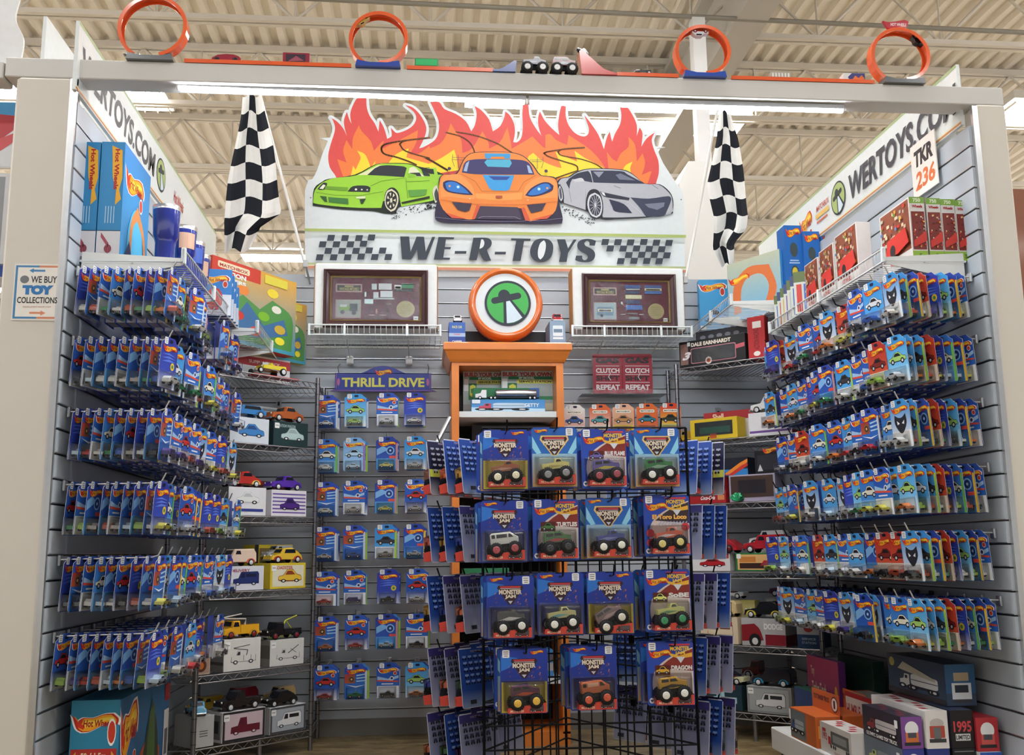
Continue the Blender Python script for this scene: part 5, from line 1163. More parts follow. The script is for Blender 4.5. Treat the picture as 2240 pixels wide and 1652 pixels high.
def M_(U, k, t, back, h, kind, L, col, col2, lab, turn=0, name='model_car', **kw): return model(name, lab, kind, L, col, col2, onbox(U, k, t, back, h), U.rz+turn, **kw)
gs = bars([(0, 1, 'a6a6a6')])
# left unit, bottom shelf up
B(LU, 0, .055, .10, .14, .125, 'b4b4b2', lambda b: [b.rect(.3, .5-.08*k, .7, .53-.08*k, '5a5a5c') for k in range(3)], 'plain grey box under the light blue truck, bottom left shelf')
M_(LU, 0, .055, .075, .125, 'truck', .14, '6fb6d8', '4f94c0', 'light blue toy truck seen from its front on the plain grey box', turn=1.25, name='model_truck', cat='toy truck')
B(LU, 0, .255, .22, .13, .125, 'd8d4d6', draw('cdb8c0', '5a1f30', '6a2030', '2a2a2e', van='pickup'), 'white box with maroon pickup drawing, bottom left shelf', side=lambda b: (b.rect(.1, .1, .9, .9, '7c7c7e'), b.rect(.2, .3, .8, .7, '3c3c40')))
M_(LU, 0, .25, .06, .125, 'pickup', .20, '221c20', '1a1619', 'black toy pickup on the maroon pickup drawing box', name='model_truck', cat='toy truck')
B(LU, 0, .49, .20, .12, .115, 'd6d8da', draw('a8b0b8', '2a2c30', 'e4e6e6', '4a4c50', van='van'), 'white and grey box with van drawing, right end of bottom left shelf', side=gs)
M_(LU, 0, .47, .055, .115, 'sedan', .17, '16161a', '141418', 'black old toy sedan on the van drawing box')
M_(LU, 0, .21, .24, .10, 'van', .17, 'c4a23c', '8a3a2c', 'yellow and brown woody toy wagon at the back of the bottom left shelf')
M_(LU, 0, .36, .21, .12, 'van', .18, '7c2030', '5a1824', 'dark red toy delivery van at the back of the bottom left shelf', name='model_van')
M_(LU, 0, .56, .17, .12, 'van', .15, 'cdb47c', 'c4a86c', 'tan toy van behind the black sedan, bottom left shelf', name='model_van')
# shelf 1
B(LU, 1, .03, .09, .12, .075, 'b8a294', lambda b: (b.rect(.06, .1, .94, .9, 'a88c7c'), b.disc(.5, .5, .3, '5a3428', n=16, ry=.35), b.disc(.5, .5, .16, 'c86a2c', n=12, ry=.2)), 'small brown box with round emblem, left end of second lowest left shelf')
B(LU, 1, .235, .19, .12, .135, 'd8d8d4', draw('dcdcd6', '34363a', 'dcdcd6', van='boom'), 'white box with line drawing of a bucket truck', side=bars([(0, 1, '8a8884'), (.5, .6, '55534f'), (.2, .3, '55534f')]))
M_(LU, 1, .235, .055, .135, 'truck', .19, 'e8b02c', 'd89a24', 'yellow toy bucket truck with white boom on its line drawing box', name='model_truck', cat='toy truck', extra='boom', hub='8c2a24')
M_(LU, 1, .36, .20, .12, 'truck', .17, '8a2024', '5c1a1c', 'dark red toy truck behind the yellow bucket truck', name='model_truck', cat='toy truck')
B(LU, 1, .475, .19, .12, .115, 'd6d6d2', draw('dadad6', '4a4c50', 'dadad6', van='tow'), 'white box with line drawing of a tow truck', side=bars([(0, 1, '908c84'), (.3, .8, '6a665e')]))
B(LU, 1, .52, .18, .04, .13, 'b9be5c', None, 'yellow green box standing behind the tow truck drawing box', back=.15)
M_(LU, 1, .47, .055, .115, 'truck', .19, '1e1e20', '1a1a1c', 'black toy tow truck with yellow green boom', name='model_truck', cat='toy truck', extra='tow', hub='8c2430')
# shelf 2
B(LU, 2, .235, .20, .12, .105, 'dcdce2', draw('d6d8e0', '1a2040', '26346c', None, 'DELIVERY', '9a4050', van='van'), 'white box with dark blue van drawing, third lowest left shelf', side=bars([(0, 1, 'c8c8cc'), (.6, .8, 'a03a3c')]))
M_(LU, 2, .21, .055, .105, 'van', .185, 'e4cdb8', 'cf5a3c', 'cream toy van with red flames on the dark blue van box', name='model_van')
B(LU, 2, .47, .20, .12, .115, 'd8c23c', draw('e2dfc8', '8a3a2a', 'e6c03c', 'dcc434', 'ROADSTER', 'c0503c'), 'yellow box with yellow roadster drawing, third lowest left shelf')
M_(LU, 2, .47, .055, .115, 'sedan', .18, 'e6c23c', 'c8442c', 'yellow toy roadster with red flames on the yellow box')
B(LU, 2, .50, .22, .09, .20, 'd6c234', lambda b: (b.rect(.12, .1, .88, .92, '7c6a3c'), b.rect(.0, .0, .1, 1, '1e1e22')), 'yellow framed window box with silver toy car standing behind', back=.15, name='window_box')
M_(LU, 2, .50, .135, .135, 'van', .15, 'b8bec4', '9aa0a8', 'silver toy car in front of the yellow framed window box')
# shelf 3
B(LU, 3, .235, .20, .12, .125, 'dcdde0', lambda b: (car_pic(b, .2, .35, .62, .5, 'dfe2e0', 'b9bec0', hub='dfe2e0'), b.rect(.08, .14, .92, .24, '34408c')), 'white box with faint car drawing and blue ribbon', side=gs)
M_(LU, 3, .225, .055, .125, 'coupe', .185, 'b8342c', 'e3c860', 'red and cream toy coupe on the faint drawing box')
B(LU, 3, .465, .20, .12, .120, 'e0dfe4', lambda b: ([b.rect(.03, .12+.14*k, .97, .17+.14*k, '6a50a0') for k in range(6)], car_pic(b, .24, .16, .56, .56, '4a2a80', '2c1a50')), 'white and purple striped box with purple coupe drawing')
M_(LU, 3, .46, .055, .120, 'coupe', .175, '5a35a8', '4a2a90', 'purple toy coupe on the purple striped box')
B(LU, 3, .45, .28, .05, .17, '7c2a2e', bars([(.08, .9, '4c2024')]), 'dark red window box standing behind the purple coupe', back=.16, name='window_box')
M_(LU, 3, .36, .22, .06, 'hotrod', .14, '3a2a70', '3a2a70', 'dark toy hot rod behind the two coupes')
# shelf 4
B(LU, 4, .235, .21, .12, .115, 'cfd6dc', draw('cdd6de', '1c4a80', '3c80c0', None, None), 'pale box with blue station wagon picture, second left shelf from top', side=gs)
M_(LU, 4, .23, .055, .115, 'wagon', .20, '3a82c4', '3474b4', 'blue toy station wagon on the pale wagon picture box')
B(LU, 4, .465, .20, .12, .115, '1e3438', draw('1e3a3c', '9cb4b4', 'b8d0ce', None, 'STATION WAGON', 'a8c4c0'), 'dark green box with pale station wagon drawing')
M_(LU, 4, .455, .055, .115, 'coupe', .19, 'b8602c', '9c4a20', 'copper orange toy coupe on the dark green box')
B(LU, 4, .47, .20, .10, .20, 'b8c0c0', lambda b: (b.rect(.04, .05, .96, .94, '8a9698'), b.rect(.12, .5, .8, .9, 'c8ccc4')), 'glass fronted display case with pale model behind the copper coupe', back=.15, name='display_case', window=(.03, .04, .97, .96))
B(LU, 4, .17, .16, .10, .16, '2a2c3c', bars([(.75, 1, '8c2a34'), (.6, .75, '3a4c8c')]), 'dark blue and red box behind the blue station wagon', back=.17)
# top shelf
B(LU, 5, .40, .30, .06, .115, 'd8dcde', lambda b: (b.rect(.0, .55, 1, .92, 'b8404a'), b.text('SUPPLY TRUCK', .2, .66, .6, .14, 'e8d4d4', bold=.02), b.rect(.1, .15, .9, .5, 'c4ccd0')), 'long white and red truck box at the back of the top left shelf', back=.13)
M_(LU, 5, .37, .07, .012, 'hotrod', .19, 'e0cf2e', 'd8c828', 'yellow toy hot rod with exposed engine on the top left shelf')
B(LU, 5, .40, .26, .05, .010, 'c42a2c', None, 'flat red tray under the yellow hot rod', back=.03, name='display_tray')
M_(LU, 5, .16, .10, .0, 'hotrod', .15, 'c8ccd0', 'c8ccd0', 'silver toy dragster left of the yellow hot rod')
# right unit
B(RU, 0, .17, .21, .12, .115, '1c3038', draw('223c48', '8cb0bc', 'a8d0dc', None, van='pickup'), 'dark teal box with pale pickup drawing, bottom right shelf')
M_(RU, 0, .19, .055, .115, 'convertible', .19, 'd8d4ac', 'd0cca4', 'cream toy convertible on the dark teal box')
B(RU, 0, .41, .22, .13, .120, 'c4c4c2', draw('a4a8a8', '2c2e32', 'dcdcda', '8a8c8e', None, van='van'), 'grey framed box with white van drawing, bottom right shelf', side=bars([(0, 1, 'aeacaa')]))
M_(RU, 0, .42, .06, .120, 'van', .20, '1c1e28', '2f8cb4', 'teal and black toy van on the grey framed box', name='model_van')
B(RU, 0, .60, .09, .10, .085, 'b8b0a4', None, 'small tan box at the right end of the bottom right shelf')
M_(RU, 0, .28, .24, .13, 'truck', .20, '6a2024', 'c8c4b8', 'dark red and white toy truck at the back of the bottom right shelf', name='model_truck', cat='toy truck')
M_(RU, 0, .12, .18, .10, 'sedan', .15, '26306c', '20285c', 'dark blue toy car at the back of the bottom right shelf')
M_(RU, 0, .60, .06, .085, 'sedan', .15, '18181c', '161618', 'black toy sedan on the small tan box, bottom right shelf')
B(RU, 1, .17, .20, .12, .125, 'dcc8a8', draw('e0ceb0', '6a2420', 'e4d4b4', None, van='van'), 'cream box with van drawing and dark red fenders')
M_(RU, 1, .17, .055, .125, 'van', .19, 'dfc590', 'd6ba80', 'cream toy van on the cream van box', name='model_van')
B(RU, 1, .40, .22, .14, .125, 'b8b8b8', lambda b: (b.rect(0, 0, .5, 1, 'b0b0b0'), b.poly(smooth([(0, .15), (0, .75), (.3, .8), (.42, .6), (.5, .2)], seg=3), '8a2028'), b.disc(.30, .18, .14, '1e1e20', n=18, ry=.26), b.disc(.30, .16, .07, 'd0d0ce', n=14, ry=.13), b.rect(.54, .03, 1, .42, '8c2430'), b.text('DODGE', .52, .60, .42, .22, 'f0f0f0', bold=.05)), 'grey and red box with large DODGE lettering', side=bars([(0, .4, '6a2028'), (.4, 1, '9a9a98')]))
M_(RU, 1, .40, .06, .125, 'sedan', .20, '1c1c1a', 'd8c84a', 'black toy sedan with yellow fenders on the grey and red box')
B(RU, 1, .62, .11, .12, .120, '26446c', lambda b: (b.rect(0, .5, 1, 1, 'a8aeb4'), b.disc(.5, .72, .2, 'a83a3c', n=16, ry=.13), b.text('SERVICE', .2, .3, .6, .08, 'b8c8dc'), b.text('STATION', .2, .16, .6, .08, 'b8c8dc')), 'blue and grey service station box at the right end of its shelf')
B(RU, 1, .20, .19, .06, .20, 'd6cc7c', bars([(.1, .9, 'dcd28c')]), 'pale yellow tall box behind the cream van', back=.14)
M_(RU, 1, .16, .17, .205, 'convertible', .17, 'dedfe2', 'd2d4d8', 'white toy roadster on the pale yellow tall box')
B(RU, 1, .44, .20, .05, .215, '9a9a9a', lambda b: (b.rect(.04, .55, .96, .95, 'b4b4b4'), b.text('Christmas', .1, .68, .6, .18, 'a02430', bold=.02, shear=.2)), 'grey box with red Christmas script behind the black sedan', back=.16)
M_(RU, 1, .46, .185, .22, 'pickup', .18, '5a1c22', '4a161c', 'dark red toy truck on the grey Christmas box', name='model_truck', cat='toy truck')
B(RU, 2, .14, .21, .12, .085, 'e0dede', draw('e2e0e0', '5c1418', 'b8242c', None), 'white box with red streamlined tanker drawing')
M_(RU, 2, .17, .055, .085, 'streamliner', .24, 'b0242c', 'a01e26', 'red streamlined toy tanker on the white box, left one', name='model_truck', cat='toy truck', hub='7c1418')
B(RU, 2, .38, .21, .12, .085, '2c7a44', lambda b: (b.rect(.05, .08, .82, .92, 'e0b070'), b.rect(.1, .15, .7, .45, '3a2420'), b.rect(.1, .5, .5, .8, 'c8803c'), b.poly([(.6, .3), (.97, .35), (.97, .55), (.7, .6)], 'a8282c'), b.rrect(.03, .7, .14, .95, .02, 'eeeeea')), 'green and orange box with red tanker picture')
M_(RU, 2, .42, .055, .085, 'van', .21, 'b0242c', '8c1a20', 'red toy delivery truck with white name letters on the green box', name='model_truck', cat='toy truck')
B(RU, 2, .40, .18, .07, .115, 'd8d8d8', None, 'pale box behind the red delivery truck', back=.14)
M_(RU, 2, .38, .175, .115, 'van', .19, 'dfe0de', '1c1c20', 'white and black toy van behind the red delivery truck', name='model_van')
B(RU, 3, .14, .20, .10, .125, 'a82428', lambda b: (b.rect(.08, .3, .74, .92, '4c4a58'), b.text('Coca-Cola', .3, .14, .4, .16, 'f0e8e8', bold=.03, shear=.2), b.rect(.78, .12, .96, .92, 'd88a5c')), 'red window box with white script, third right shelf from top', name='window_box', window=(.08, .3, .74, .92))
B(RU, 3, .38, .24, .10, .130, 'a8a0b4', lambda b: (b.rect(.04, .16, .96, .95, '6a4a30'), b.rect(.2, .3, .8, .8, '3a2c28')), 'silver window box with a dark interior and green bow', name='window_box', window=(.04, .16, .96, .95))
b = MB(); b.mat = 'gloss'; rr = random.Random(3)
for k in range(16):
    a = 2*math.pi*k/16; r = .016+.010*(k % 2); z = .018+.012*(k % 3)
    b.tube([(0, 0, .01), (r*math.cos(a), r*.6*math.sin(a)-.004, z), (r*1.5*math.cos(a+.3), r*.8*math.sin(a+.3), z-.008), (0, 0, .006)], .005, '2fae74', n=5)
b.build('ribbon_bow', None); q = bpy.data.objects['ribbon_bow']; q.location = RU.pos(3, .31, -.004); tag(q, 'shiny green ribbon bow standing before the silver window box', 'bow')
carton('window_box', 'black and blue window box with orange stripes on the red window box', onbox(RU, 3, .26, .065, .131), RU.rz, .20, .09, .085, '1a1e2c', front=lambda b: (b.rect(0, 0, 1, .35, '2f84c4'), b.poly([(.1, .1), (.4, .14), (.8, .7), (1, .9), (1, .7), (.5, .08)], 'e88a2c'), b.poly([(.1, .06), (.5, .06), (.85, .55), (1, .66), (1, .5), (.6, .0)], 'c83a2c')))
carton('window_box', 'black window box with flame logo and header card on the silver window box', onbox(RU, 3, .47, .065, .131), RU.rz, .14, .10, .11, '16161a', front=lambda b: (b.rect(.1, .15, .9, .8, '2c2c34'), flame_logo(b, .3, .82, .6, .3, 0), b.poly([(.1, .1), (.3, .1), (.2, .4)], 'c8c8cc')))
B(RU, 4, .19, .26, .09, .105, 'e0c22c', lambda b: (b.rect(.1, .2, .9, .85, '2c3430'), b.rect(.2, .3, .85, .6, '2c6a50'), b.rect(.42, .05, .56, .28, 'c85a2c')), 'yellow window box with a green tanker inside', name='window_box', window=(.1, .2, .9, .85))
B(RU, 4, .22, .28, .05, .15, 'e0ddd8', lambda b: (b.rect(0, .7, 1, 1, 'a83038'), b.text('Shell', .18, .74, .22, .2, 'e8d0b8', bold=.04)), 'white and red fuel company box behind the yellow window box', back=.11)
M_(RU, 4, .03, .07, .0, 'truck', .15, 'e0b83c', 'd8ac34', 'yellow toy truck at the left end of its right shelf', name='model_truck', cat='toy truck')
B(RU, 4, .49, .22, .14, .11, 'e2e2e4', lambda b: (b.rect(.02, .1, .98, .2, '6a4a90'), b.rect(.3, .3, .5, .8, 'a8a8b0')), 'white camper truck box right of the yellow window box', side=bars([(0, .15, '9a3040')]))
M_(RU, 4, .48, .07, .11, 'van', .20, 'e6e6e4', 'dcdcda', 'white toy camper truck on its white box', name='model_van')
def dale(b): b.rect(.01, .02, .99, .98, '17171b'); b.rrect(.18, .10, .86, .70, .04, 'c8808c'); b.rrect(.19, .13, .85, .67, .04, '2e2e32'); b.text('DALE EARNHARDT', .19, .76, .60, .15, 'ece4d4', bold=.05); b.rect(.02, .1, .14, .9, '8a6a60'); b.text('3', .04, .28, .10, .3, 'e8e4e4', bold=.05, shear=.2); b.rrect(.13, .8, .175, .95, .01, 'e8eef2'); b.disc(.45, .16, .05, 'e0d8d0', n=14, ry=.14); b.disc(.45, .16, .03, 'c85a34', n=12, ry=.08); b.poly([(.86, .45), (.99, .5), (.99, .65), (.86, .6)], 'c8606c')
B(RU, 5, .20, .37, .11, .134, '17171b', dale, 'large black race car window box with white capital lettering', name='window_box', window=(.19, .13, .85, .67))
carton('window_box', 'black and white window box lying behind and above the large race car box', onbox(RU, 5, .22, .18, .136), RU.rz, .34, .10, .066, '1c1c20', front=lambda b: (b.rect(.02, .25, .86, .95, '3a3a42'), b.rect(.86, .2, .99, .97, 'd8d8d8'), [b.disc(.12+.14*k, .5, .05, '8a8a94', n=10, ry=.16) for k in range(5)], b.rect(.5, .05, .98, .28, '17171b'), b.text('DALE EARNHARDT', .58, .1, .36, .13, 'b83a3c', bold=.04)))
B(RU, 5, .445, .09, .16, .205, 'b8282c', lambda b: (b.rect(.3, .72, .8, .88, 'e8e4dc'), b.text('ACTION RACING', .35, .2, .3, .5, '5c1014', rot=90), b.disc(.5, .10, .2, 'f0e8e0', n=14, ry=.06)), 'tall narrow red box beside the race car window boxes')
B(RU, 5, .57, .12, .14, .19, '2c2a30', bars([(.1, .9, '4a4450')]), 'tall dark box beside the narrow red box, top right shelf')
for k in range(4):
    z = (1.55, 1.83, 1.25, .95)[k]
b = MB(); b.mat = 'metal'; b.box((1.555, 5.175, 1.36), (1.585, 5.187, 1.62), 'd8dcde')
for k in range(7): b.box((1.564, 5.173, 1.39+.032*k), (1.576, 5.176, 1.41+.032*k), '3a3a3e')
tag(b.build('slotted_bracket'), 'slotted metal bracket strip on the back wall over the right shelving', 'bracket')
b = MB(); b.mat = 'metal'; b.box((-.74, 5.175, 1.47), (-.715, 5.187, 1.66), 'b8bcbe')
for k in range(5): b.box((-.733, 5.173, 1.50+.032*k), (-.722, 5.176, 1.52+.032*k), '3a3a3e')
tag(b.build('slotted_bracket'), 'slotted metal bracket strip on the back wall over the left shelving', 'bracket')

# ---------------- boxes in and on the orange cabinet ----------------
def cab_box(name, lab, x0, x1, ytop, Yc, z, d, col, art, rz=0, h=None, win=None):
    a = at(x0, ytop, Y=Yc-d/2); c = at(x1, ytop, Y=Yc-d/2); return carton(name, lab, ((a.x+c.x)/2, Yc, z), rz, c.x-a.x, d, h or (a.z-z), col, front=art, window=win)
ZS = SH[0]+.001
def getty(b): b.rect(.0, .0, 1, 1, '201a1e'); b.rect(.16, .4, .98, .98, '3a2428'); b.text('Getty', .36, .80, .11, .08, 'd89aa0', bold=.02); b.text('1994', .53, .84, .25, .13, 'd8dcdc', bold=.0); b.text('TOY TANKER TRUCK', .53, .74, .36, .07, 'b89a78', bold=.01)
cab_box('truck_box', 'dark box reading 1994 toy tanker truck at the back of the top cabinet shelf', 1005, 1208, 788, 5.10, ZS, .06, '201a1e', getty, h=.225)
def bpa(b):
    b.rect(0, 0, 1, 1, 'a9b8b4'); b.rect(0, 0, 1, .25, '9a9c98'); b.text('BUILD YOUR OWN', .03, .87, .94, .10, 'a83a34', bold=.06); b.rect(.14, .80, .98, .87, '1f7a48'); b.text('BP MODEL', .34, .81, .3, .05, 'e8f0e4', bold=.03); b.rect(.30, .71, .98, .79, 'd8d84a'); b.text('SERVICE STATION', .34, .725, .62, .05, '2a2c20', bold=.04)
    b.rect(.12, .35, .3, .72, '1f7a48'); b.poly([(.15, .45), (.15, .66), (.22, .70), (.28, .66), (.28, .45), (.22, .40)], 'd8dc4a'); b.text('BP', .17, .50, .10, .10, '2a8048', bold=.05); b.rect(.3, .34, .98, .42, '2f8a58'); b.rect(.02, .55, .12, .82, 'e6eae8'); b.rect(.6, .1, .98, .26, 'd4cfae')
cab_box('station_box', 'service station kit box on the left, partly behind its twin in the cabinet', 1013, 1110, 812, 4.99, ZS, .03, '1d5c40', bpa)
cab_box('station_box', 'service station kit box on the right of the top cabinet shelf', 1096, 1210, 811, 4.955, ZS, .03, '1d5c40', bpa)
z_b = ZS
a = at(1031, 878, Y=4.845); c = at(1192, 878, Y=4.845)
cab_box('truck_box', 'light blue box with red tanker truck picture low in the cabinet', 1031, 1192, 874, 4.87, ZS, .05, '3f86c4', lambda b: (b.rect(0, 0, 1, 1, '5c9cd4', None, '3f86c4'), b.poly([(0, 0), (1, .0), (1, .28), (0, .38)], 'b4d4e8'), truck_pic(b, .1, .12, .64, .66, 'c0445c', 'b8d0e4'), b.text('GETTY', .72, .4, .2, .3, 'd8e8f4', bold=.04), b.rrect(.01, .68, .12, .97, .02, 'dfe6ea')))
hh = at(1031, 874, Y=4.845).z
carton('truck_box', 'green box behind the white tanker truck on the blue box', ((a.x+c.x)/2-.005, 4.915, ZS), 0, .33, .03, at(1100, 849, Y=4.9).z-ZS, '1f7a48', front=lambda b: b.rect(.85, 0, 1, 1, '3a6ab4'))
def tanker(lab, loc, L, cab, tank, rz=0, stripe=None):
    t = thing('tanker_truck', lab, 'toy truck', loc, rz); W_ = .016
    b = MB(); b.mat = 'gloss'; b.loft([[(x*L, y, z*L) for x, z in ((-.5, .03), (-.5, .085), (-.42, .10), (-.40, .15), (-.33, .15), (-.33, .03))] for y in (-W_, W_)], cab); b.build('cab', t)
    b = MB(); b.lathe([(.0005, -.31*L), (.05*L, -.305*L), (.058*L, -.29*L), (.058*L, .31*L), (.05*L, .325*L), (.0005, .33*L)], tank, 'metal' if tank == 'c8ccd2' else 'gloss', n=18, c=(.12*L, 0, .105*L), axis='x'); b.box((-.34*L, -.012, .03*L), (.48*L, .012, .045*L), '3a3a40', 'matte'); b.build('tank', t)
    for x in (-.43, -.26, -.20, .34, .41):
        for s in (-1, 1):
            b = MB(); b.lathe([(.0005, -.003), (.028*L, -.003), (.028*L, .003), (.0005, .004)], '17171a', 'rubber', n=12, c=(x*L, s*W_*1.0, .028*L), axis='y'); b.lathe([(.015*L, 0), (.0005, .001)], 'e6e6e6', 'gloss', n=10, c=(x*L, s*(W_+.0042), .028*L), axis='y'); b.build('wheel', t)
    return t
tanker('white toy tanker truck with silver tank standing on the light blue box', ((a.x+c.x)/2-.0, 4.872, hh+.001), .32, 'e6e8ea', 'c8ccd2')
tanker('dark red toy tanker truck on the second cabinet shelf', (at(1090, 940, Y=4.9).x, 4.88, SH[1]+.001), .34, '7a1c24', '3a2428')
Z2_ = SH[1]+.001
cab_box('truck_box', 'dark long box at the back of the second cabinet shelf', 1032, 1195, 930, 5.03, Z2_, .07, '2c262a', lambda b: (b.rect(.05, .3, .4, .8, '8a3a40'), b.rect(.55, .3, .8, .7, '4a4a4e')))
for k, (x0, x1, h, colr, sh, lab) in enumerate(((1010, 1080, .10, 'c8c8c6', 2, 'pale box on the third cabinet shelf, left'), (1085, 1150, .08, '8c2a2c', 2, 'red box on the third cabinet shelf, middle'), (1155, 1205, .11, 'd8dcdc', 2, 'white box on the third cabinet shelf, right'), (1010, 1110, .12, '2f7a50', 3, 'green box on the fourth cabinet shelf, left'), (1115, 1205, .10, '26262a', 3, 'black box on the fourth cabinet shelf, right'), (1015, 1100, .14, 'd8dada', 4, 'white box on the lowest cabinet shelf'), (1110, 1200, .12, '3f86c4', 4, 'blue box on the lowest cabinet shelf'))):
    cab_box('truck_box', lab, x0, x1, 900, 4.93, SH[sh]+.001, .14, colr, bars([(.2, .5, 'a8a8a8'), (.6, .8, '5a5a60')]), h=h)
zt = 1.80-.012+.0945
def upright(lab, x0, x1, y1, Yc, d, col, art, top_h): 
    a = at(x0, y1, Y=Yc-d/2); c = at(x1, y1, Y=Yc-d/2); return carton('truck_box', lab, ((a.x+c.x)/2, Yc, zt), 0, c.x-a.x, d, top_h, col, front=art)
upright('blue upright car carrier box on the cabinet, left of the round sign', 982, 1018, 745, 4.90, .16, '3a66b8', lambda b: (b.rect(0, .34, 1, .5, 'a8c0e0'), b.text('RACE CAR', .2, .72, .6, .12, 'd8dc9a', bold=.03), b.text('Getty', .3, .40, .4, .08, 'd04a5c', bold=.03), b.rect(0, 0, 1, .32, '28489c'), b.text('CARRIER', .2, .06, .6, .10, 'e6e6e0', bold=.03)), at(1000, 705, Y=4.82).z-zt)
model('model_truck', 'white and red toy truck on the blue upright box left of the round sign', 'truck', .10, 'e8e8ea', 'c0404c', (at(1000, 705, Y=4.9).x, 4.87, at(1000, 705, Y=4.82).z+.001), 1.57, cat='toy truck', extra='tank')
upright('pale blue upright truck box on the cabinet, right of the round sign', 1203, 1237, 745, 4.90, .18, '7c98b8', lambda b: (b.rect(0, .2, 1, 1, '8ca4bc'), b.rrect(.2, .35, .85, .8, .05, 'dfe8ee'), b.rect(.25, .5, .8, .65, '6a8498'), b.rect(.2, .22, .85, .3, 'e8eef0')), at(1220, 702, Y=4.81).z-zt)
model('model_truck', 'red and white toy fire truck on the pale blue upright box', 'truck', .12, 'b0202c', 'e8e8e6', (at(1212, 700, Y=4.9).x+.012, 4.90, at(1220, 702, Y=4.81).z+.001), 1.57, cat='toy truck', extra='tank')
b_ = carton('truck_box', 'black long box lying behind the round sign on the cabinet', (.42, 5.03, zt), 0, .46, .10, .10, '1c1a20', front=bars([(.4, .46, '8a8a90')]))

# ---------------- white wire shelves on the side walls and what stands on them ----------------
def wall_shelf(lab, x0, x1, y0, y1, z, sg, pitch=.025):
    # x0: wall side, x1: aisle side
    t = thing('wire_shelf', lab, 'shelf', (x0, (y0+y1)/2, z)); o = Vector(t.location); WC = 'dfe5e6'
    b = MB(); b.mat = 'gloss'
    def p(x, y, zz): return tuple(Vector((x, y, zz))-o)
    for zz, x in ((z, x1), (z-.045, x1), (z-.045, x0+(x1-x0)*.5), (z-.045, x0)): b.tube([p(x, y0, zz), p(x, y1, zz)], .0038, WC)
    n = int((y1-y0)/pitch)
    for i in range(n+1):
        y = y0+(y1-y0)*i/n; b.tube([p(x1, y, z+.0), p(x1, y, z-.045), p(x0, y, z-.045)], .0016, WC, n=4)
    b.build('wire_grid', t)
    for y in (y0+.01, (y0+y1)/2, y1-.01):
        b = MB(); b.mat = 'gloss'; q = [(x0, z-.012), (x1, z-.030), (x1, z-.052), (x0, z-.115)]
        r = [[p(x, y+d, zz) for x, zz in q] for d in (-.0015, .0015)]; b.loft(r, 'e2e4e2'); b.build('bracket', t)
        b = MB(); b.mat = 'gloss'; b.cbox(p(x1-.008, y-.006, z-.05), p(x1+.008, y+.006, z+.006), WC, b=.002); b.build('lip_clip', t)
    return t
wall_shelf('white wire shelf at the front of the left wall under the tumblers', XL+.014, -.775, 3.24, 4.22, 1.865, 1)
wall_shelf('white wire shelf at the back of the left wall under the playset boxes', XL+.014, -.70, 4.26, 5.12, 1.86, 1)
wall_shelf('white wire shelf at the front of the right wall under the jigsaw puzzle boxes', XR-.014, 1.60, 3.24, 4.42, 1.905, -1)
wall_shelf('higher white wire shelf at the back of the right wall under the blue boxes', XR-.014, 1.44, 4.45, 5.14, 2.05, -1)
LZs = 1.865-.040; RZs = 1.905-.040; RZ2 = 2.05-.040
def ramp_art(b):
    b.rect(0, 0, 1, 1, '3a98cc', None, '2f80c4'); flame_logo(b, .08, .62, .66, .22, 1); b.poly(smooth([(.2, .0), (.25, .35), (.45, .55), (.7, .5), (.8, .2), (.75, 0)], seg=4), '4fb8e4'); b.poly(smooth([(.3, .02), (.32, .4), (.55, .6), (.85, .4), (.95, .1), (.88, .08), (.78, .36), (.55, .48), (.4, .36), (.37, .02)], seg=4), 'd98a4a')
    b.poly([(.05, 0), (.3, .25), (.5, .02)], '1c2c58')
def spine(b):
    b.rect(0, .27, 1, 1, '3187bd'); b.rect(0, 0, 1, .26, 'd4d2d6'); b.rect(0, .255, 1, .262, '1f3c5c')
    b.poly(smooth([(.45, .97), (.9, .93), (.96, .7), (.85, .6), (.95, .52), (.7, .47), (.72, .62), (.55, .7), (.5, .85)], seg=3), 'e9ab28'); b.text('Hot Wheels', .60, .60, .2, .34, 'b02420', bold=.04, rot=270)
    for k in range(4): b.rect(.3+.12*k, .32, .34+.12*k, .46, 'a8cade')
    b.disc(.5, .11, .16, '8a3c48', n=14, ry=.035); b.line([(.2, .22), (.5, .14), (.5, .03)], .04, 'a04a58'); b.line([(.42, .03), (.6, .03)], .03, '60606a')
for k, (x0, x1, nm) in enumerate(((170, 222, 'left'), (223, 275, 'right'))):
    a = at(x0, 312, Y=3.27); c = at(x1, 312, Y=3.27)
    carton('track_box', '%s of two tall light blue track set boxes at the front of the left shelf' % nm, ((a.x+c.x)/2, 3.27+.16, LZs), 0, c.x-a.x-.002, .32, at(x0, 310, Y=3.27).z-LZs, '3187bd', front=spine, right=ramp_art)
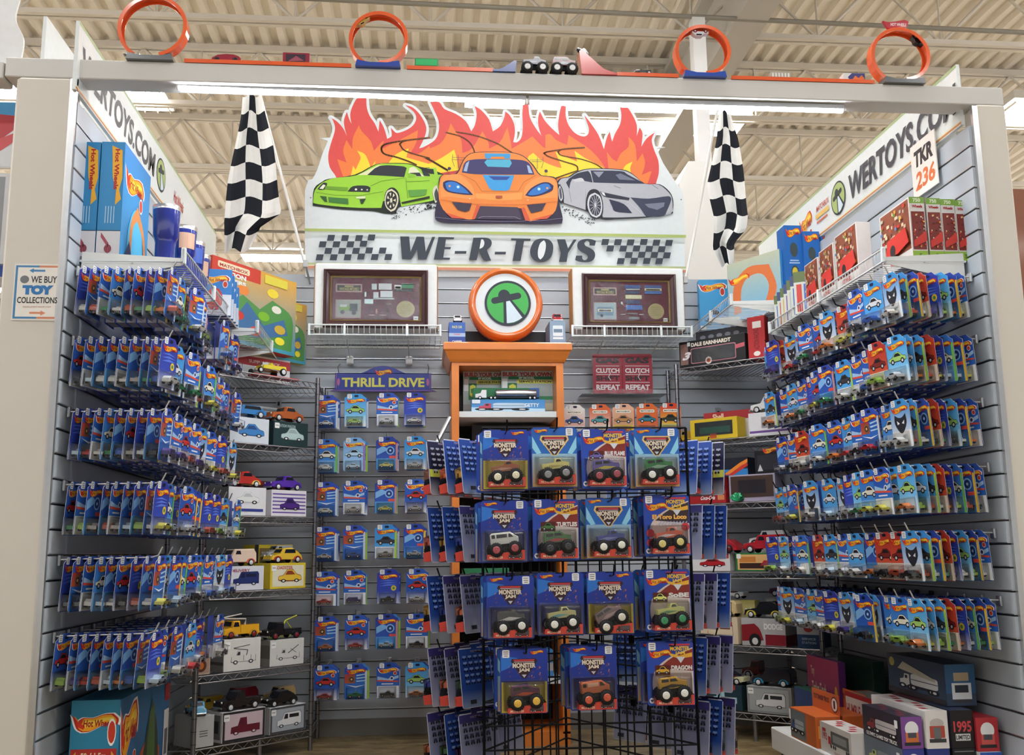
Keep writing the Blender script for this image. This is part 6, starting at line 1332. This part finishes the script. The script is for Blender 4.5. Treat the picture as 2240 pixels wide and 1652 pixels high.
for k, (px, Yc, sc) in enumerate(((363, 3.33, 1), (404, 3.52, .96), (424, 3.70, .96), (438, 3.87, .96))):
    p = at(px, 500, Y=Yc); r = .046*sc
    t = thing('tumbler', '%s, blue steel tumbler with chrome rims on the left wire shelf' % ('largest and nearest', 'second from the front', 'third from the front', 'farthest from the front')[k], 'tumbler', (p.x, Yc, LZs), 0, 'blue tumblers'); hh = .21*sc
    b = MB(); b.mat = 'gloss'; b.lathe([(r*.70, .012), (r*.72, hh*.40), (r*.80, hh*.47), (r*.88, hh*.5), (r*.98, hh*.93)], '1f2f8a', n=30); b.build('cup_body', t)
    b = MB(); b.mat = 'metal'; b.lathe([(.001, 0), (r*.66, 0), (r*.70, .012)], 'd0d0d0', n=30); b.build('base_ring', t)
    b = MB(); b.mat = 'metal'; b.lathe([(r*.98, hh*.93), (r*1.0, hh), (r*.95, hh), (r*.95, hh*.95), (.001, hh*.95)], 'd4d4d4', n=30); b.build('rim', t)
    if k:
        b = MB(); b.mat = 'paper'; pts = []
        for i in range(9):
            a = math.radians(-100+10*i); pts.append((r*.945*math.cos(a), r*.945*math.sin(a)))
        vs = [(x, y, hh*.58) for x, y in pts]+[(x*1.03, y*1.03, hh*.86) for x, y in pts]; b.add(vs, [(i, i+1, 10+i, 9+i) for i in range(8)], [random.Random(k).choice(('3a5ab0', 'c8a088', '2c3c8c', '9a6858')) for _ in vs]); b.build('printed_wrap', t)
for k in range(4):
    carton('blister_pack', '%s blue hanging toy pack between the tumblers and the playset boxes' % ('first', 'second', 'third', 'fourth')[k], (-.83, 4.02+.055*k, LZs), .15, .13, .03, .19-.01*k, '2f7cc4', front=lambda b: (b.rect(0, 0, 1, .45, 'd8dce4'), flame_logo(b, .1, .66, .8, .2, 1), b.disc(.5, .35, .25, ('c83a2c', 'e0b040', '3a9a5a', 'd8d8da')[k], n=12)), cat='toy pack')
def matchbox_art(b):
    b.rect(0, 0, 1, 1, '3a9ab4', None, 'd8a43c'); b.rect(0, .82, .55, 1, 'c83c2c'); b.rrect(.06, .88, .42, .96, .02, 'e6d8b8'); b.text('MATCHBOX', .08, .895, .32, .04, 'a82a24', bold=.03); b.text('ACTION', .08, .80, .3, .06, 'e8ece8', bold=.05); b.text('DRIVERS', .08, .73, .3, .05, 'e8ece8', bold=.05)
    b.poly(smooth([(.05, .05), (.1, .4), (.35, .62), (.55, .5), (.7, .66), (.95, .5), (.95, .05)], seg=4), '4f8f4a'); b.poly(smooth([(.2, .2), (.4, .55), (.6, .3), (.85, .45), (.9, .25), (.5, .12)], seg=4), '3a6c9c')
    for x, y, c in ((.3, .35, 'c8342c'), (.6, .42, '7ab82c'), (.5, .2, 'd04a34'), (.8, .3, 'c8a83c'), (.35, .68, 'e88a3c'), (.7, .75, 'e8d23c')): b.disc(x, y, .07, c, n=10, ry=.06)
    b.disc(.75, .55, .06, 'e6e6d8', n=14, ry=.05); b.disc(.8, .15, .06, 'e8dc3c', n=14, ry=.05); b.rect(.6, .86, .88, .97, 'dcd04a')
carton('playset_box', 'large red, yellow and green action playset box standing slanted on the left shelf', (-.80, 4.66, LZs), .98, .56, .07, .37, 'c8402c', front=matchbox_art)
carton('playset_box', 'slim yellow and blue playset box standing behind the large slanted one', (-.70, 4.99, LZs), .9, .30, .05, .31, 'd8c034', front=matchbox_art)
# right shelves
def puzzle_end(b):
    b.rect(0, 0, 1, 1, 'd8d4d0'); b.rect(0, .9, 1, 1, '7ba63c'); b.text('750', .25, .92, .5, .06, 'dfe8c8', bold=.04); b.rect(.0, .0, 1, .15, '8fb53c'); b.text('5', .4, .04, .2, .07, '5a7a2a', bold=.05); b.text('Wheels', .15, .83, .7, .045, 'a8242c', bold=.05)
    b.rect(.06, .17, .94, .77, '7c2a22'); rr = random.Random(2)
    for q in range(34): x, y = rr.uniform(.08, .84), rr.uniform(.2, .72); b.rect(x, y, x+rr.uniform(.04, .14), y+.022, rr.choice(('c83c2c', 'd89a3c', 'a8a8a0', '4a1c18', 'e0c8a8')))
    b.poly([(.06, .3), (.94, .46), (.94, .3), (.06, .2)], 'c8342a')
def puzzle_face(b):
    b.rect(0, 0, 1, 1, 'e0dcd6'); b.rect(.03, .2, .97, .98, '8a4a34'); rr = random.Random(9)
    for q in range(60): x, y = rr.uniform(.04, .86), rr.uniform(.24, .9); b.rect(x, y, x+rr.uniform(.03, .10), y+.05, rr.choice(('c83c2c', 'd8a03c', 'b8b0a0', '4a2c28', 'e0c8a8', '5a7aa8', '7ba63c')))
    b.poly([(.2, .25), (.3, .5), (.9, .55), (.97, .3), (.6, .22)], 'd0322a'); b.disc(.45, .3, .09, '202024', n=14, ry=.1); b.text('HOT WHEELS', .35, .06, .4, .08, 'b8342c', bold=.04)
for k in range(4):
    x0 = (1998, 2035, 2067, 2098)[k]; a = at(x0, 560, Y=3.25); c = at(x0+(33, 31, 30, 32)[k], 560, Y=3.25); w = c.x-a.x
    carton('puzzle_box', '%s of four green topped jigsaw boxes seen end on, right shelf' % ('leftmost', 'second from left', 'third from left', 'rightmost')[k], ((a.x+c.x)/2, 3.25+.115, RZs), 0, w, .23, .232-.003*k, 'c9c4c0', front=puzzle_end, left=puzzle_face if k == 0 else None)
for k, (y0, L) in enumerate(((3.50, .21), (3.72, .15), (3.88, .15))):
    carton('puzzle_box', 'jigsaw box showing its crowded red car picture, %s behind the green topped ones' % ORD[k], (1.655, y0+L/2, RZs), 0, .055, L-.01, .225-.012*k, 'd0ccc8', front=None, left=puzzle_face)
for k in range(7):
    carton('blister_pack', 'multi car pack on the right wire shelf, %s behind the jigsaw boxes' % ORD[k], (1.645+.004*k, 4.05+.052*k, RZs), -.55, .11, .028, .185-.004*k, 'cfd2c8', front=lambda b: (b.rect(0, .75, 1, 1, ('5a6a34', '34406c')[k % 2]), [b.rect(.1+.28*j, .05, .3+.28*j, .7, ('c83c30', '3a6ac0', 'b8b8b8', '7a4a9a', 'd8a83c')[(j+k) % 5]) for j in range(3)]), cat='toy pack')
def sensor_art(b):
    b.rect(0, 0, 1, 1, '1f66b4'); flame_logo(b, .08, .84, .84, .13, 0)
    for y in (.70, .42): b.disc(.5, y, .22, '3c4a4c', n=18, ry=.09); b.disc(.5, y, .16, 'd8c23c' if y < .5 else '3c4a4c', n=14, ry=.065); b.rect(.2, y-.17, .8, y-.155, 'a8c8e8'); b.rect(.25, y-.14, .75, y-.125, 'a8c8e8')
    b.rect(0, 0, 1, .2, 'e0d8d0'); b.disc(.35, .12, .16, '4a2c24', n=12, ry=.06); b.disc(.68, .1, .14, '6a3c30', n=12, ry=.05)
for k, (x0, x1, y0, Yc, nm) in enumerate(((1714, 1752, 493, 4.52, 'leftmost and tallest'), (1755, 1791, 506, 4.50, 'middle'), (1795, 1830, 508, 4.49, 'rightmost'))):
    a = at(x0, y0, Y=Yc); c = at(x1, y0, Y=Yc); carton('blue_set_box', '%s of three upright blue boxes on the higher right shelf' % nm, ((a.x+c.x)/2, Yc+.05, RZ2), 0, c.x-a.x, .10, a.z-RZ2, '1f66b4', front=sensor_art)
carton('track_box', 'blue box with orange loop track picture leaning at the back of the higher right shelf', (1.66, 4.72, RZ2), -1.05, .34, .05, .30, '5aa8d8', front=lambda b: (b.rect(0, 0, 1, 1, '6ab4dc', None, 'b8c0a8'), b.poly(smooth([(.1, .1), (.12, .6), (.4, .85), (.8, .8), (.92, .4), (.8, .1), (.68, .14), (.78, .45), (.65, .68), (.4, .68), (.26, .5), (.24, .12)], seg=4), 'd9743c'), flame_logo(b, .02, .6, .4, .16, 0, words=False)))
carton('track_box', 'large light blue box with flame logo and blue car at the far right corner', (1.53, 5.05, RZ2), -.12, .15, .06, .27, '2f8fcc', front=lambda b: (b.rect(0, 0, 1, 1, '3a9ad0'), flame_logo(b, .02, .74, .9, .18, 1), car_pic(b, .15, .08, .8, .35, '4a98d8'), b.rect(.0, .0, .2, .08, 'e0e0e0')))
q = bpy.data.objects; 
carton('toy_box', 'small dark blue box beside the large light blue flame logo box', (1.655, 5.03, RZ2), -.2, .075, .07, .14, '2c3c8c', front=lambda b: (flame_logo(b, .1, .75, .8, .2, 0), b.rect(.1, .3, .9, .6, 'c88a4a'), b.rect(.2, .1, .8, .25, 'c83c34')))
b = MB(); b.mat = 'cloth'; b.lathe([(.001, 0), (.05, .01), (.062, .05), (.05, .09), (.03, .11), (.032, .13), (.02, .15), (.001, .155)], 'cdb89a', n=16); o = b.build('plush_toy'); o.location = (1.815, 4.93, RZ2+.002); tag(o, 'cream plush toy peeking above the boxes in the far right corner', 'plush toy')

# big track set box on the floor at the lower left
def box5(b):
    b.rect(0, 0, 1, 1, '2c84a8'); flame_logo(b, .04, .78, .92, .13, 1); b.rect(.03, .0, .97, .60, 'd8d4d2'); b.rect(.03, .58, .97, .68, 'b82c28'); b.text('5ft / 1,5m', .24, .605, .52, .05, 'e8d8b0', bold=.04)
    b.poly([(.06, .63), (.14, .665), (.14, .595)], 'e0a838'); b.poly([(.94, .63), (.86, .665), (.86, .595)], 'e0a838')
    for cx, cy in ((.28, .40), (.72, .40)):
        b.disc(cx, cy, .20, '4a4438', n=22, ry=.11); b.disc(cx, cy, .16, 'd8d4d2', n=22, ry=.088)
    b.line([(.3, .28), (.5, .42), (.7, .28)], .05, 'a83c2c'); b.rect(.4, .2, .62, .3, '5a8a34')
def box5s(b):
    b.rect(0, 0, 1, 1, '1d4f78', None, '2c6a9c'); flame_logo(b, .02, .55, .30, .40, 1); b.poly(smooth([(.2, .0), (.25, .4), (.5, .62), (.8, .5), (.85, .0), (.78, .0), (.72, .42), (.5, .5), (.32, .34), (.28, .0)], seg=4), 'a8502c')
    b.poly(smooth([(.4, .0), (.45, .5), (.6, .9), (.75, .6), (.8, .1)], seg=3), '2c3c30'); b.poly([(.5, .3), (.56, .8), (.66, .85), (.7, .4)], '4a6a34'); b.rect(.88, .1, .99, .75, 'd8d8d6'); b.rect(.88, .82, 1, .95, 'a82c28'); b.rect(.9, .4, .97, .6, '5a5a5e')
carton('track_box', 'tall blue track set box reading 5ft / 1,5m on the floor at the lower left', (-.99, 3.62, .0), 0, .145, .62, .445, '2c84a8', front=box5, right=box5s)

# ---------------- truck boxes on the white platform at the lower right ----------------
t = thing('platform', 'low white platform under the truck boxes at the lower right', 'platform', (1.69, 3.85, 0))
b = MB(); b.mat = 'painted'; b.cbox((-.19, -.62, .035), (.198, .55, .125), 'd8d8d6', b=.004); b.build('platform_top', t)
b = MB(); b.mat = 'matte'; b.box((-.16, -.58, 0), (.18, .52, .035), '3a3834'); b.build('plinth', t)
PZ = .126
def tb(lab, px0, X, Ynear, L, w, z, h, col, end=None, side=None, top=None, name='truck_box'):
    return carton(name, lab, (X+w/2, Ynear+L/2, z), 0, w, L, h, col, front=end, left=side, top=top)
def truckfront(bg, c1, c2='e4e4e4'):
    def f(b): b.rect(0, 0, 1, 1, bg); b.disc(.5, .62, .32, c2, n=18, ry=.24); b.rect(.2, .2, .8, .5, c1); b.rect(.3, .34, .7, .5, '4a4c54'); b.rect(.12, .1, .88, .2, '2a2a2e')
    return f
def sidetruck(bg, cab, tank, words=None, wc='e8e8e8'):
    def f(b): b.rect(0, 0, 1, 1, bg); truck_pic(b, .12, .2, .76, .5, cab, tank); (b.text(words, .1, .05, .8, .12, wc, bold=.03) if words else None); b.rrect(.86, .6, .94, .85, .02, 'eeeeee')
    return f
def topw(c): return lambda b: ([b.rect(.15+.2*(k % 3), .1+.14*k, .45+.2*(k % 3), .18+.14*k, c) for k in range(6)])
def header(lab, X, Y0, L, z, col, num=True):
    t = thing('truck_box', lab, 'box', (X, Y0+L/2, z)); w, h = .10, .115
    b = MB(); b.mat = 'paper'; b.cbox((0, -L/2, 0), (w, L/2, h), col, b=.0012)
    b.plane((0, L/2, 0), (0, -1, 0), UP, L, h); b.rect(.02, .04, .62, .96, '6c7478'); truck_pic(b, .05, .2, .5, .5, '3a5a8a', 'a8b0b4'); b.rrect(.0, .6, .07, .95, .02, 'eeeeee')
    b.plane((0, -L/2, 0), RI, UP, w, h); b.rect(.1, .3, .5, .7, 'e8a04a'); b.build('carton', t)
    b = MB(); b.mat = 'paper'; b.box((w-.002, -L/2, h), (w, L/2, h+.075), col); b.plane((w-.002, L/2, h), (0, -1, 0), UP, L, .075)
    b.text('TOY TANKER TRUCK', .06, .48, .60, .26, '4a2430', bold=.03); b.disc(.84, .48, .12, '3c2028', n=20, ry=.40); b.disc(.84, .48, .10, 'e8e0e0', n=20, ry=.33); b.text('1', .81, .28, .06, .40, '2a1c20', bold=.05); b.build('header_card', t)
header('orange tanker truck box with raised header and number 1, left one on the platform', 1.505, 3.90, .27, PZ, 'c4612c')
header('orange tanker truck box with raised header and number 1, second one behind the left', 1.615, 3.90, .25, PZ, 'c4612c')
tb('white box with 1993 red lettering and a grey trailer truck, front left of the platform', 0, 1.515, 3.60, .28, .085, PZ, .105, 'cfcac4', side=lambda b: (b.rect(0, 0, 1, 1, 'd0ccc6'), b.rect(.36, .35, .93, .8, '5a5e5c'), b.rect(.42, .45, .86, .7, '8a8e8c'), b.text('1993', .07, .42, .16, .26, 'b83038', bold=.03), b.rect(.08, .7, .2, .82, 'b83038'), [b.disc(x, .28, .025, '2a2a2c', n=10, ry=.07) for x in (.36, .44, .5, .86, .92)], b.text('COLLECTORS SERIES', .45, .06, .4, .08, 'b85058'), b.rect(.28, .34, .36, .6, 'b83038')), top=topw('b03038'))
tb('dark box with olympic games toy truck picture, white star and purple end', 0, 1.56, 3.30, .29, .072, .232, .10, '2a2434', end=truckfront('7a4a90', 'c8703c'), side=sidetruck('2c2634', '8a2a34', 'b8b0b0', 'OLYMPIC GAMES TOY TRUCK'), top=topw('7a2a3c'))
tb('grey blue truck box under the olympic games box', 0, 1.56, 3.30, .29, .072, PZ, .105, '38404e', end=truckfront('38408c', 'c05a5c'), side=sidetruck('5a6470', 'a8b06a', '7c8488'))
tb('white truck box with silver and red truck front on its end', 0, 1.640, 3.29, .40, .075, .232, .118, 'd8d4d0', end=lambda b: (b.rect(0, 0, 1, 1, 'dcd8d4'), b.disc(.5, .66, .32, 'b8b0ac', n=16, ry=.14), b.rect(.16, .28, .84, .6, 'b04a3c'), b.rect(.34, .2, .66, .56, '6a6a6c'), b.rect(.12, .16, .88, .26, '3a3a3c')), top=topw('b03038'))
tb('blue truck box under the white one with the truck front', 0, 1.640, 3.29, .36, .075, PZ, .105, '2c3c7c', end=bars([(.2, .6, '3a4c98')]))
tb('black truck box with red 1995 numerals on its end', 0, 1.722, 3.285, .42, .078, .232, .118, '1c1a1e', end=lambda b: (b.text('1995', .12, .42, .78, .30, 'c8444c', bold=.03), b.rect(.18, .2, .82, .38, 'd8d8d8'), b.text('LIMITED', .2, .23, .6, .12, '2a2a2c', bold=.03)), top=bars([(0, .5, '2f3a54'), (.5, 1, '5a2a30')]), side=sidetruck('2c2c3c', '5a6a8a', '8a949c'))
tb('plain black box under the 1995 box', 0, 1.722, 3.285, .34, .078, PZ, .105, '1e1e22', end=lambda b: b.rect(.08, .9, .92, .93, '7a7a80'))
tb('red truck box with white tanker front on its end', 0, 1.803, 3.275, .36, .074, .222, .105, 'a83038', end=truckfront('b03038', 'c85a54'))
tb('white and blue box under the red tanker box', 0, 1.803, 3.265, .32, .074, PZ, .095, 'd4d6dc', end=lambda b: (b.rect(0, .85, 1, 1, '2f5ab0'), b.disc(.5, .25, .3, 'c87a3c', n=16, ry=.2), b.disc(.5, .25, .16, '2c4a9c', n=14, ry=.12), b.text('SUNOCO', .25, .5, .5, .08, '3a3c50', bold=.03)))
tb('tall grey blue box with white fire truck pictures at the top of the stack', 0, 1.755, 3.36, .42, .105, .352, .135, '34465c', end=lambda b: (b.rect(0, .3, 1, 1, '2f5a84'), b.rect(.2, .16, .85, .55, 'd8dce0'), b.rect(.3, .32, .75, .5, '2c3440'), b.rect(.28, .6, .78, .8, 'a8967c'), b.rect(.2, .08, .85, .16, '3a3c44')), side=lambda b: (b.rect(0, 0, 1, 1, '3c5068', None, '2a3a50'), b.disc(.08, .8, .05, 'b8b060', n=14, ry=.12), truck_pic(b, .22, .16, .66, .46, 'd8dad6', 'd8dad6'), b.poly([(.2, .66), (.3, .86), (.86, .56), (.84, .5)], 'c0bca8'), b.rect(0, 0, 1, .14, '3a3438')))
tb('white and red box reading HUMBLE with a dark red truck', 0, 1.705, 3.78, .30, .10, PZ, .185, 'b02c2c', end=bars([(0, 1, 'a82c2c')]), side=lambda b: (b.rect(.02, .02, .86, .9, 'd8d2c8'), b.text('HUMBLE', .04, .52, .42, .24, 'a03038', bold=.03), b.rect(.06, .2, .3, .26, '9a9894'), b.rect(.06, .32, .3, .38, '9a9894'), b.rect(.55, .1, .86, .42, '7c1c20')), top=bars([(.1, .9, '8a8a86')]))
def tanker79(b): b.rect(0, 0, 1, 1, '7c2c5c', None, 'a02c50'); b.text('Toy', .12, .70, .12, .16, 'd8c088', bold=.03); b.text('Tanker Truck', .14, .46, .46, .18, 'e0d4a8', bold=.02); b.disc(.9, .5, .05, 'd8a83c', n=14, ry=.16); b.rect(0, 0, 1, .12, '2a2a6c')
tb('purple and blue tanker truck box with gold lettering standing at the back', 0, 1.70, 4.12, .34, .03, PZ, .29, '5c2c6c', side=tanker79)
tb('green and blue low truck box in front of the purple tanker box', 0, 1.625, 4.17, .26, .07, PZ, .16, '2c5a4c', end=bars([(.2, .8, '3a7a4c')]), side=bars([(.5, 1, '2a3c6c')]))
tb('dark green truck box leaning against the right wall behind the purple box', 0, 1.80, 4.02, .34, .05, PZ, .30, '1c3a30')

# ---------------- toy track and cars along the top of the beam ----------------
TZ = 2.4785; OT = 'e8602a'
def tp(px, py, Y=3.2): p = at(px, py, Y=Y); return p
def track(lab, px0, px1):
    a = tp(px0, 150); c = tp(px1, 150); t = thing('orange_track', lab, 'toy track', ((a.x+c.x)/2, 3.184, TZ)); L = (c.x-a.x)/2
    b = MB(); b.mat = 'gloss'; b.box((-L, -.019, .004), (L, .019, .007), OT); b.box((-L, -.021, .0), (L, -.0185, .013), OT); b.box((-L, .0185, .0), (L, .021, .013), OT); b.build('track_strip', t)
    n = max(1, int(2*L/.30))
    for i in range(1, n):
        x = -L+2*L*i/n; b = MB(); b.mat = 'gloss'; b.cbox((x-.018, -.013, .0), (x+.018, .013, .0038), 'c8402a', b=.001); b.build('connector', t)
def loop(lab, cx, topy, R, base_col, gap=.0, ph=0.0, Y=3.1845, flagged=False):
    p = tp(cx, topy, Y); t = thing('loop_track', lab, 'toy track', (p.x, Y, TZ)); R = min(R, (p.z-TZ-.008)/2); cz = p.z-TZ-R
    b = MB(); b.mat = 'gloss'; n = 44; secs = []
    a0, a1 = math.radians(-90+gap), math.radians(270-gap)
    for i in range(n+1):
        u = i/n; a = a0+(a1-a0)*u; y = -.016+.032*u
        secs.append([(math.cos(a)*(R-h)*1.0, y+q, cz+math.sin(a)*(R-h)) for q, h in ((-.020, .012), (-.017, .012), (-.017, .003), (.017, .003), (.017, .012), (.020, .012), (.020, 0), (-.020, 0))])
    b.loft(secs, OT); b.build('loop_band', t)
    b = MB(); b.mat = 'gloss'; zb = cz-R
    b.loft([[(x, y, z) for x, z in ((-.075, 0), (-.07, .022), (-.03, .014), (.03, .014), (.07, .022), (.075, 0))] for y in (-.036, .036)], base_col)
    b.build('loop_base', t)
    if zb > .02:
        for s, uu in ((-1, -.5), (1, .5)):
            b = MB(); b.mat = 'gloss'; b.box((s*.045-.012, s*.012-.012, .01), (s*.045+.012, s*.012+.012, max(.02, cz-math.sqrt(max(0, R*R-.045**2))+.004)), base_col); b.build('loop_foot', t)
    if flagged:
        b = MB(); b.mat = 'gloss'; fz = cz+R; b.plane((-.045, -.012, fz+.004), RI, UP, .09, .035, start=0); flame_logo(b, 0, 0, 1, 1, 0, words=False)
        prof = smooth([(-.05, .030), (-.03, .026), (0, .030), (.03, .036), (.045, .030), (.04, .012), (.02, .010), (-.02, .002), (-.035, .006)], seg=3)
        b = MB(); b.mat = 'gloss'; b.prism([(x, z+fz) for x, z in prof], -.008, .004, 'b41f34'); b.plane((-.024, -.008, fz+.011), RI, UP); b.text('HOT WHEELS', 0, 0, .058, .012, 'f0dce0', bold=.03, shear=.2); b.build('name_plaque', t)
    return t, cz
def tiny(lab, kind, px, L, col, col2='2a2a2e', turn=0, dz=.0075, Y=3.184, loc=None, rot=None, **kw):
    p = tp(px, 150, Y); o = model('toy_car', lab, kind, L, col, col2, loc or (p.x, Y, TZ+dz), turn, **kw)
    if rot: o.rotation_euler = rot
    return o
loop('orange toy loop track with grey base, first from the left on the beam', 340, -4, .119, '5f6266', gap=16)
loop('orange toy loop track with blue base and a yellow car, second from the left', 829, 31, .112, '2c4aa8', gap=2)
loop('orange toy loop track with a white car at its top, third from the left', 1532, 60, .107, '2c50b0', gap=2)
loop('orange toy loop track with red name plaque, rightmost on the beam', 1960, 66, .107, '55585c', gap=3, flagged=True)
track('straight orange track between the first and second loops', 408, 770); track('short straight orange track right of the second loop', 890, 1078)
track('straight orange track between the red ramp and the third loop', 1345, 1478); track('straight orange track between the third and fourth loops', 1592, 1900)
def ramp(lab, px0, px1, h, col, flip=1):
    a = tp(px0, 160); c = tp(px1, 160); L = (c.x-a.x)/2; t = thing('toy_ramp', lab, 'toy ramp', ((a.x+c.x)/2, 3.184, TZ)); b = MB(); b.mat = 'gloss'
    pr = [(-L, .0), (-L, .006), (-L*.3, h*.25), (L*.4, h*.72), (L*.8, h), (L, h*.98), (L*.9, 0)]; pr = smooth([(x*flip, z) for x, z in pr], seg=3); b.prism(pr, -.026, .026, col); b.build('ramp_body', t); return t
ramp('blue plastic launch ramp left of the two monster trucks', 1076, 1128, .040, '1f4a98'); r_ = ramp('tall red plastic landing ramp right of the two monster trucks', 1264, 1345, .085, 'c8342f', -1)
tiny('dark red flame toy racer on the orange track near the first loop', 'streamliner', 496, .095, '9c1f34', turn=math.pi, hub='c8c8c8')
tiny('small dark red fin piece of a toy racer right of the first racer', 'coupe', 550, .026, 'a02a38')
carton('toy_container', 'dark red toy transporter box with black race graphics on the track', (tp(650, 150).x, 3.184, TZ+.0075), 0, .088, .036, .040, '8e1c34', front=lambda b: (b.rect(.12, .15, .85, .85, '3a2434'), b.poly([(.2, .2), (.5, .7), (.8, .3)], 'a04a5c')), cat='toy')
tiny('small dark red toy car right of the red transporter box', 'coupe', 705, .036, 'a0283c')
carton('toy_container', 'bright green toy transporter box right of the second loop', (tp(933, 150).x, 3.184, TZ+.0075), 0, .078, .036, .034, '1f9a54', front=lambda b: (b.rect(.04, .3, .96, .9, '35c070'), b.rect(.04, .08, .96, .22, '1c3c2c')), cat='toy')
tiny('small white and green toy car right of the green transporter box', 'truck', 988, .040, 'e4e6e0', '3a9a4a')
def bigfoot(lab, px, body, kind):
    p = tp(px, 175); t = thing('toy_truck', lab, 'toy truck', (p.x, 3.185, TZ+.0225)); tb_, wh = monster_truck(body, 'e6e6e8', kind, '8a90a0'); tb_.build('body', t)
    for w, h in wh: wq = w.build('wheel', t); h.build('hub', wq)
bigfoot('dark blue toy monster truck, left of the two on the beam', 1168, '1c2648', 'pickup'); bigfoot('dark red toy monster truck, right of the two on the beam', 1232, '6c1f34', 'suv')
p = tp(1259, 140); tiny('small dark toy car tipped over the top of the red ramp', 'coupe', 1259, .044, '2c3038', loc=(tp(1272, 150).x, 3.184, TZ+.088), rot=(0, .5, 0))
tiny('small black toy car lying right of the red ramp', 'sedan', 1358, .030, '5a6a34', '5a6a34'); tiny('black toy dragster right of the red ramp', 'hotrod', 1402, .080, '24242c', hub='c8c8cc')
carton('toy_container', 'clear and silver toy car transporter between the third and fourth loops', (tp(1700, 150).x, 3.184, TZ+.0075), 0, .074, .034, .026, 'a8a294', front=lambda b: [b.rect(.06+.15*k, .3, .15+.15*k, .85, 'e0e0dc') for k in range(6)], cat='toy'); tiny('small cream toy cab left of the silver transporter', 'truck', 1660, .030, 'd8c8a0', 'c8b080')
tiny('small white and blue toy car left of the orange flame transporter', 'coupe', 1813, .034, 'dfe3e8', '3a4a80')
carton('toy_container', 'white toy transporter with orange and blue flame graphics near the right loop', (tp(1858, 150).x, 3.184, TZ+.0075), 0, .078, .034, .030, 'dcdcdc', front=lambda b: (b.poly([(.3, 0), (.2, .5), (.4, 1), (1, 1), (1, 0)], '3c3c7c'), b.poly([(.4, .2), (.55, .7), (.7, .4), (.85, .8), (.98, .3), (.8, .1)], 'e0702c')), cat='toy')
def in_loop(lab, px, py, ang, col, L=.058, kind='coupe', col2='2a2a2e'):
    p = at(px, py, Y=3.1845); o = model('toy_car', lab, kind, L, col, col2, p, 0); o.rotation_euler = (0, -ang, 0)
in_loop('yellow and black toy car upside down in the upper left of the second loop', 789, 44, math.radians(180+33), 'd8b04a')
in_loop('white toy car upside down at the top of the third loop', 1530, 69, math.radians(180), 'e2e4ea', .06, 'sedan', 'c03040')
in_loop('black toy car upside down in the upper right of the rightmost loop', 2010, 88, math.radians(180-38), '17171f', .060)
tiny('small black and yellow toy car on the grey base of the first loop', 'convertible', 287, .050, '2a2a24', 'c8a840', dz=.024)

for o in list(bpy.data.objects):          # unlinked pattern objects are no longer needed
    if not o.users_collection: bpy.data.objects.remove(o)
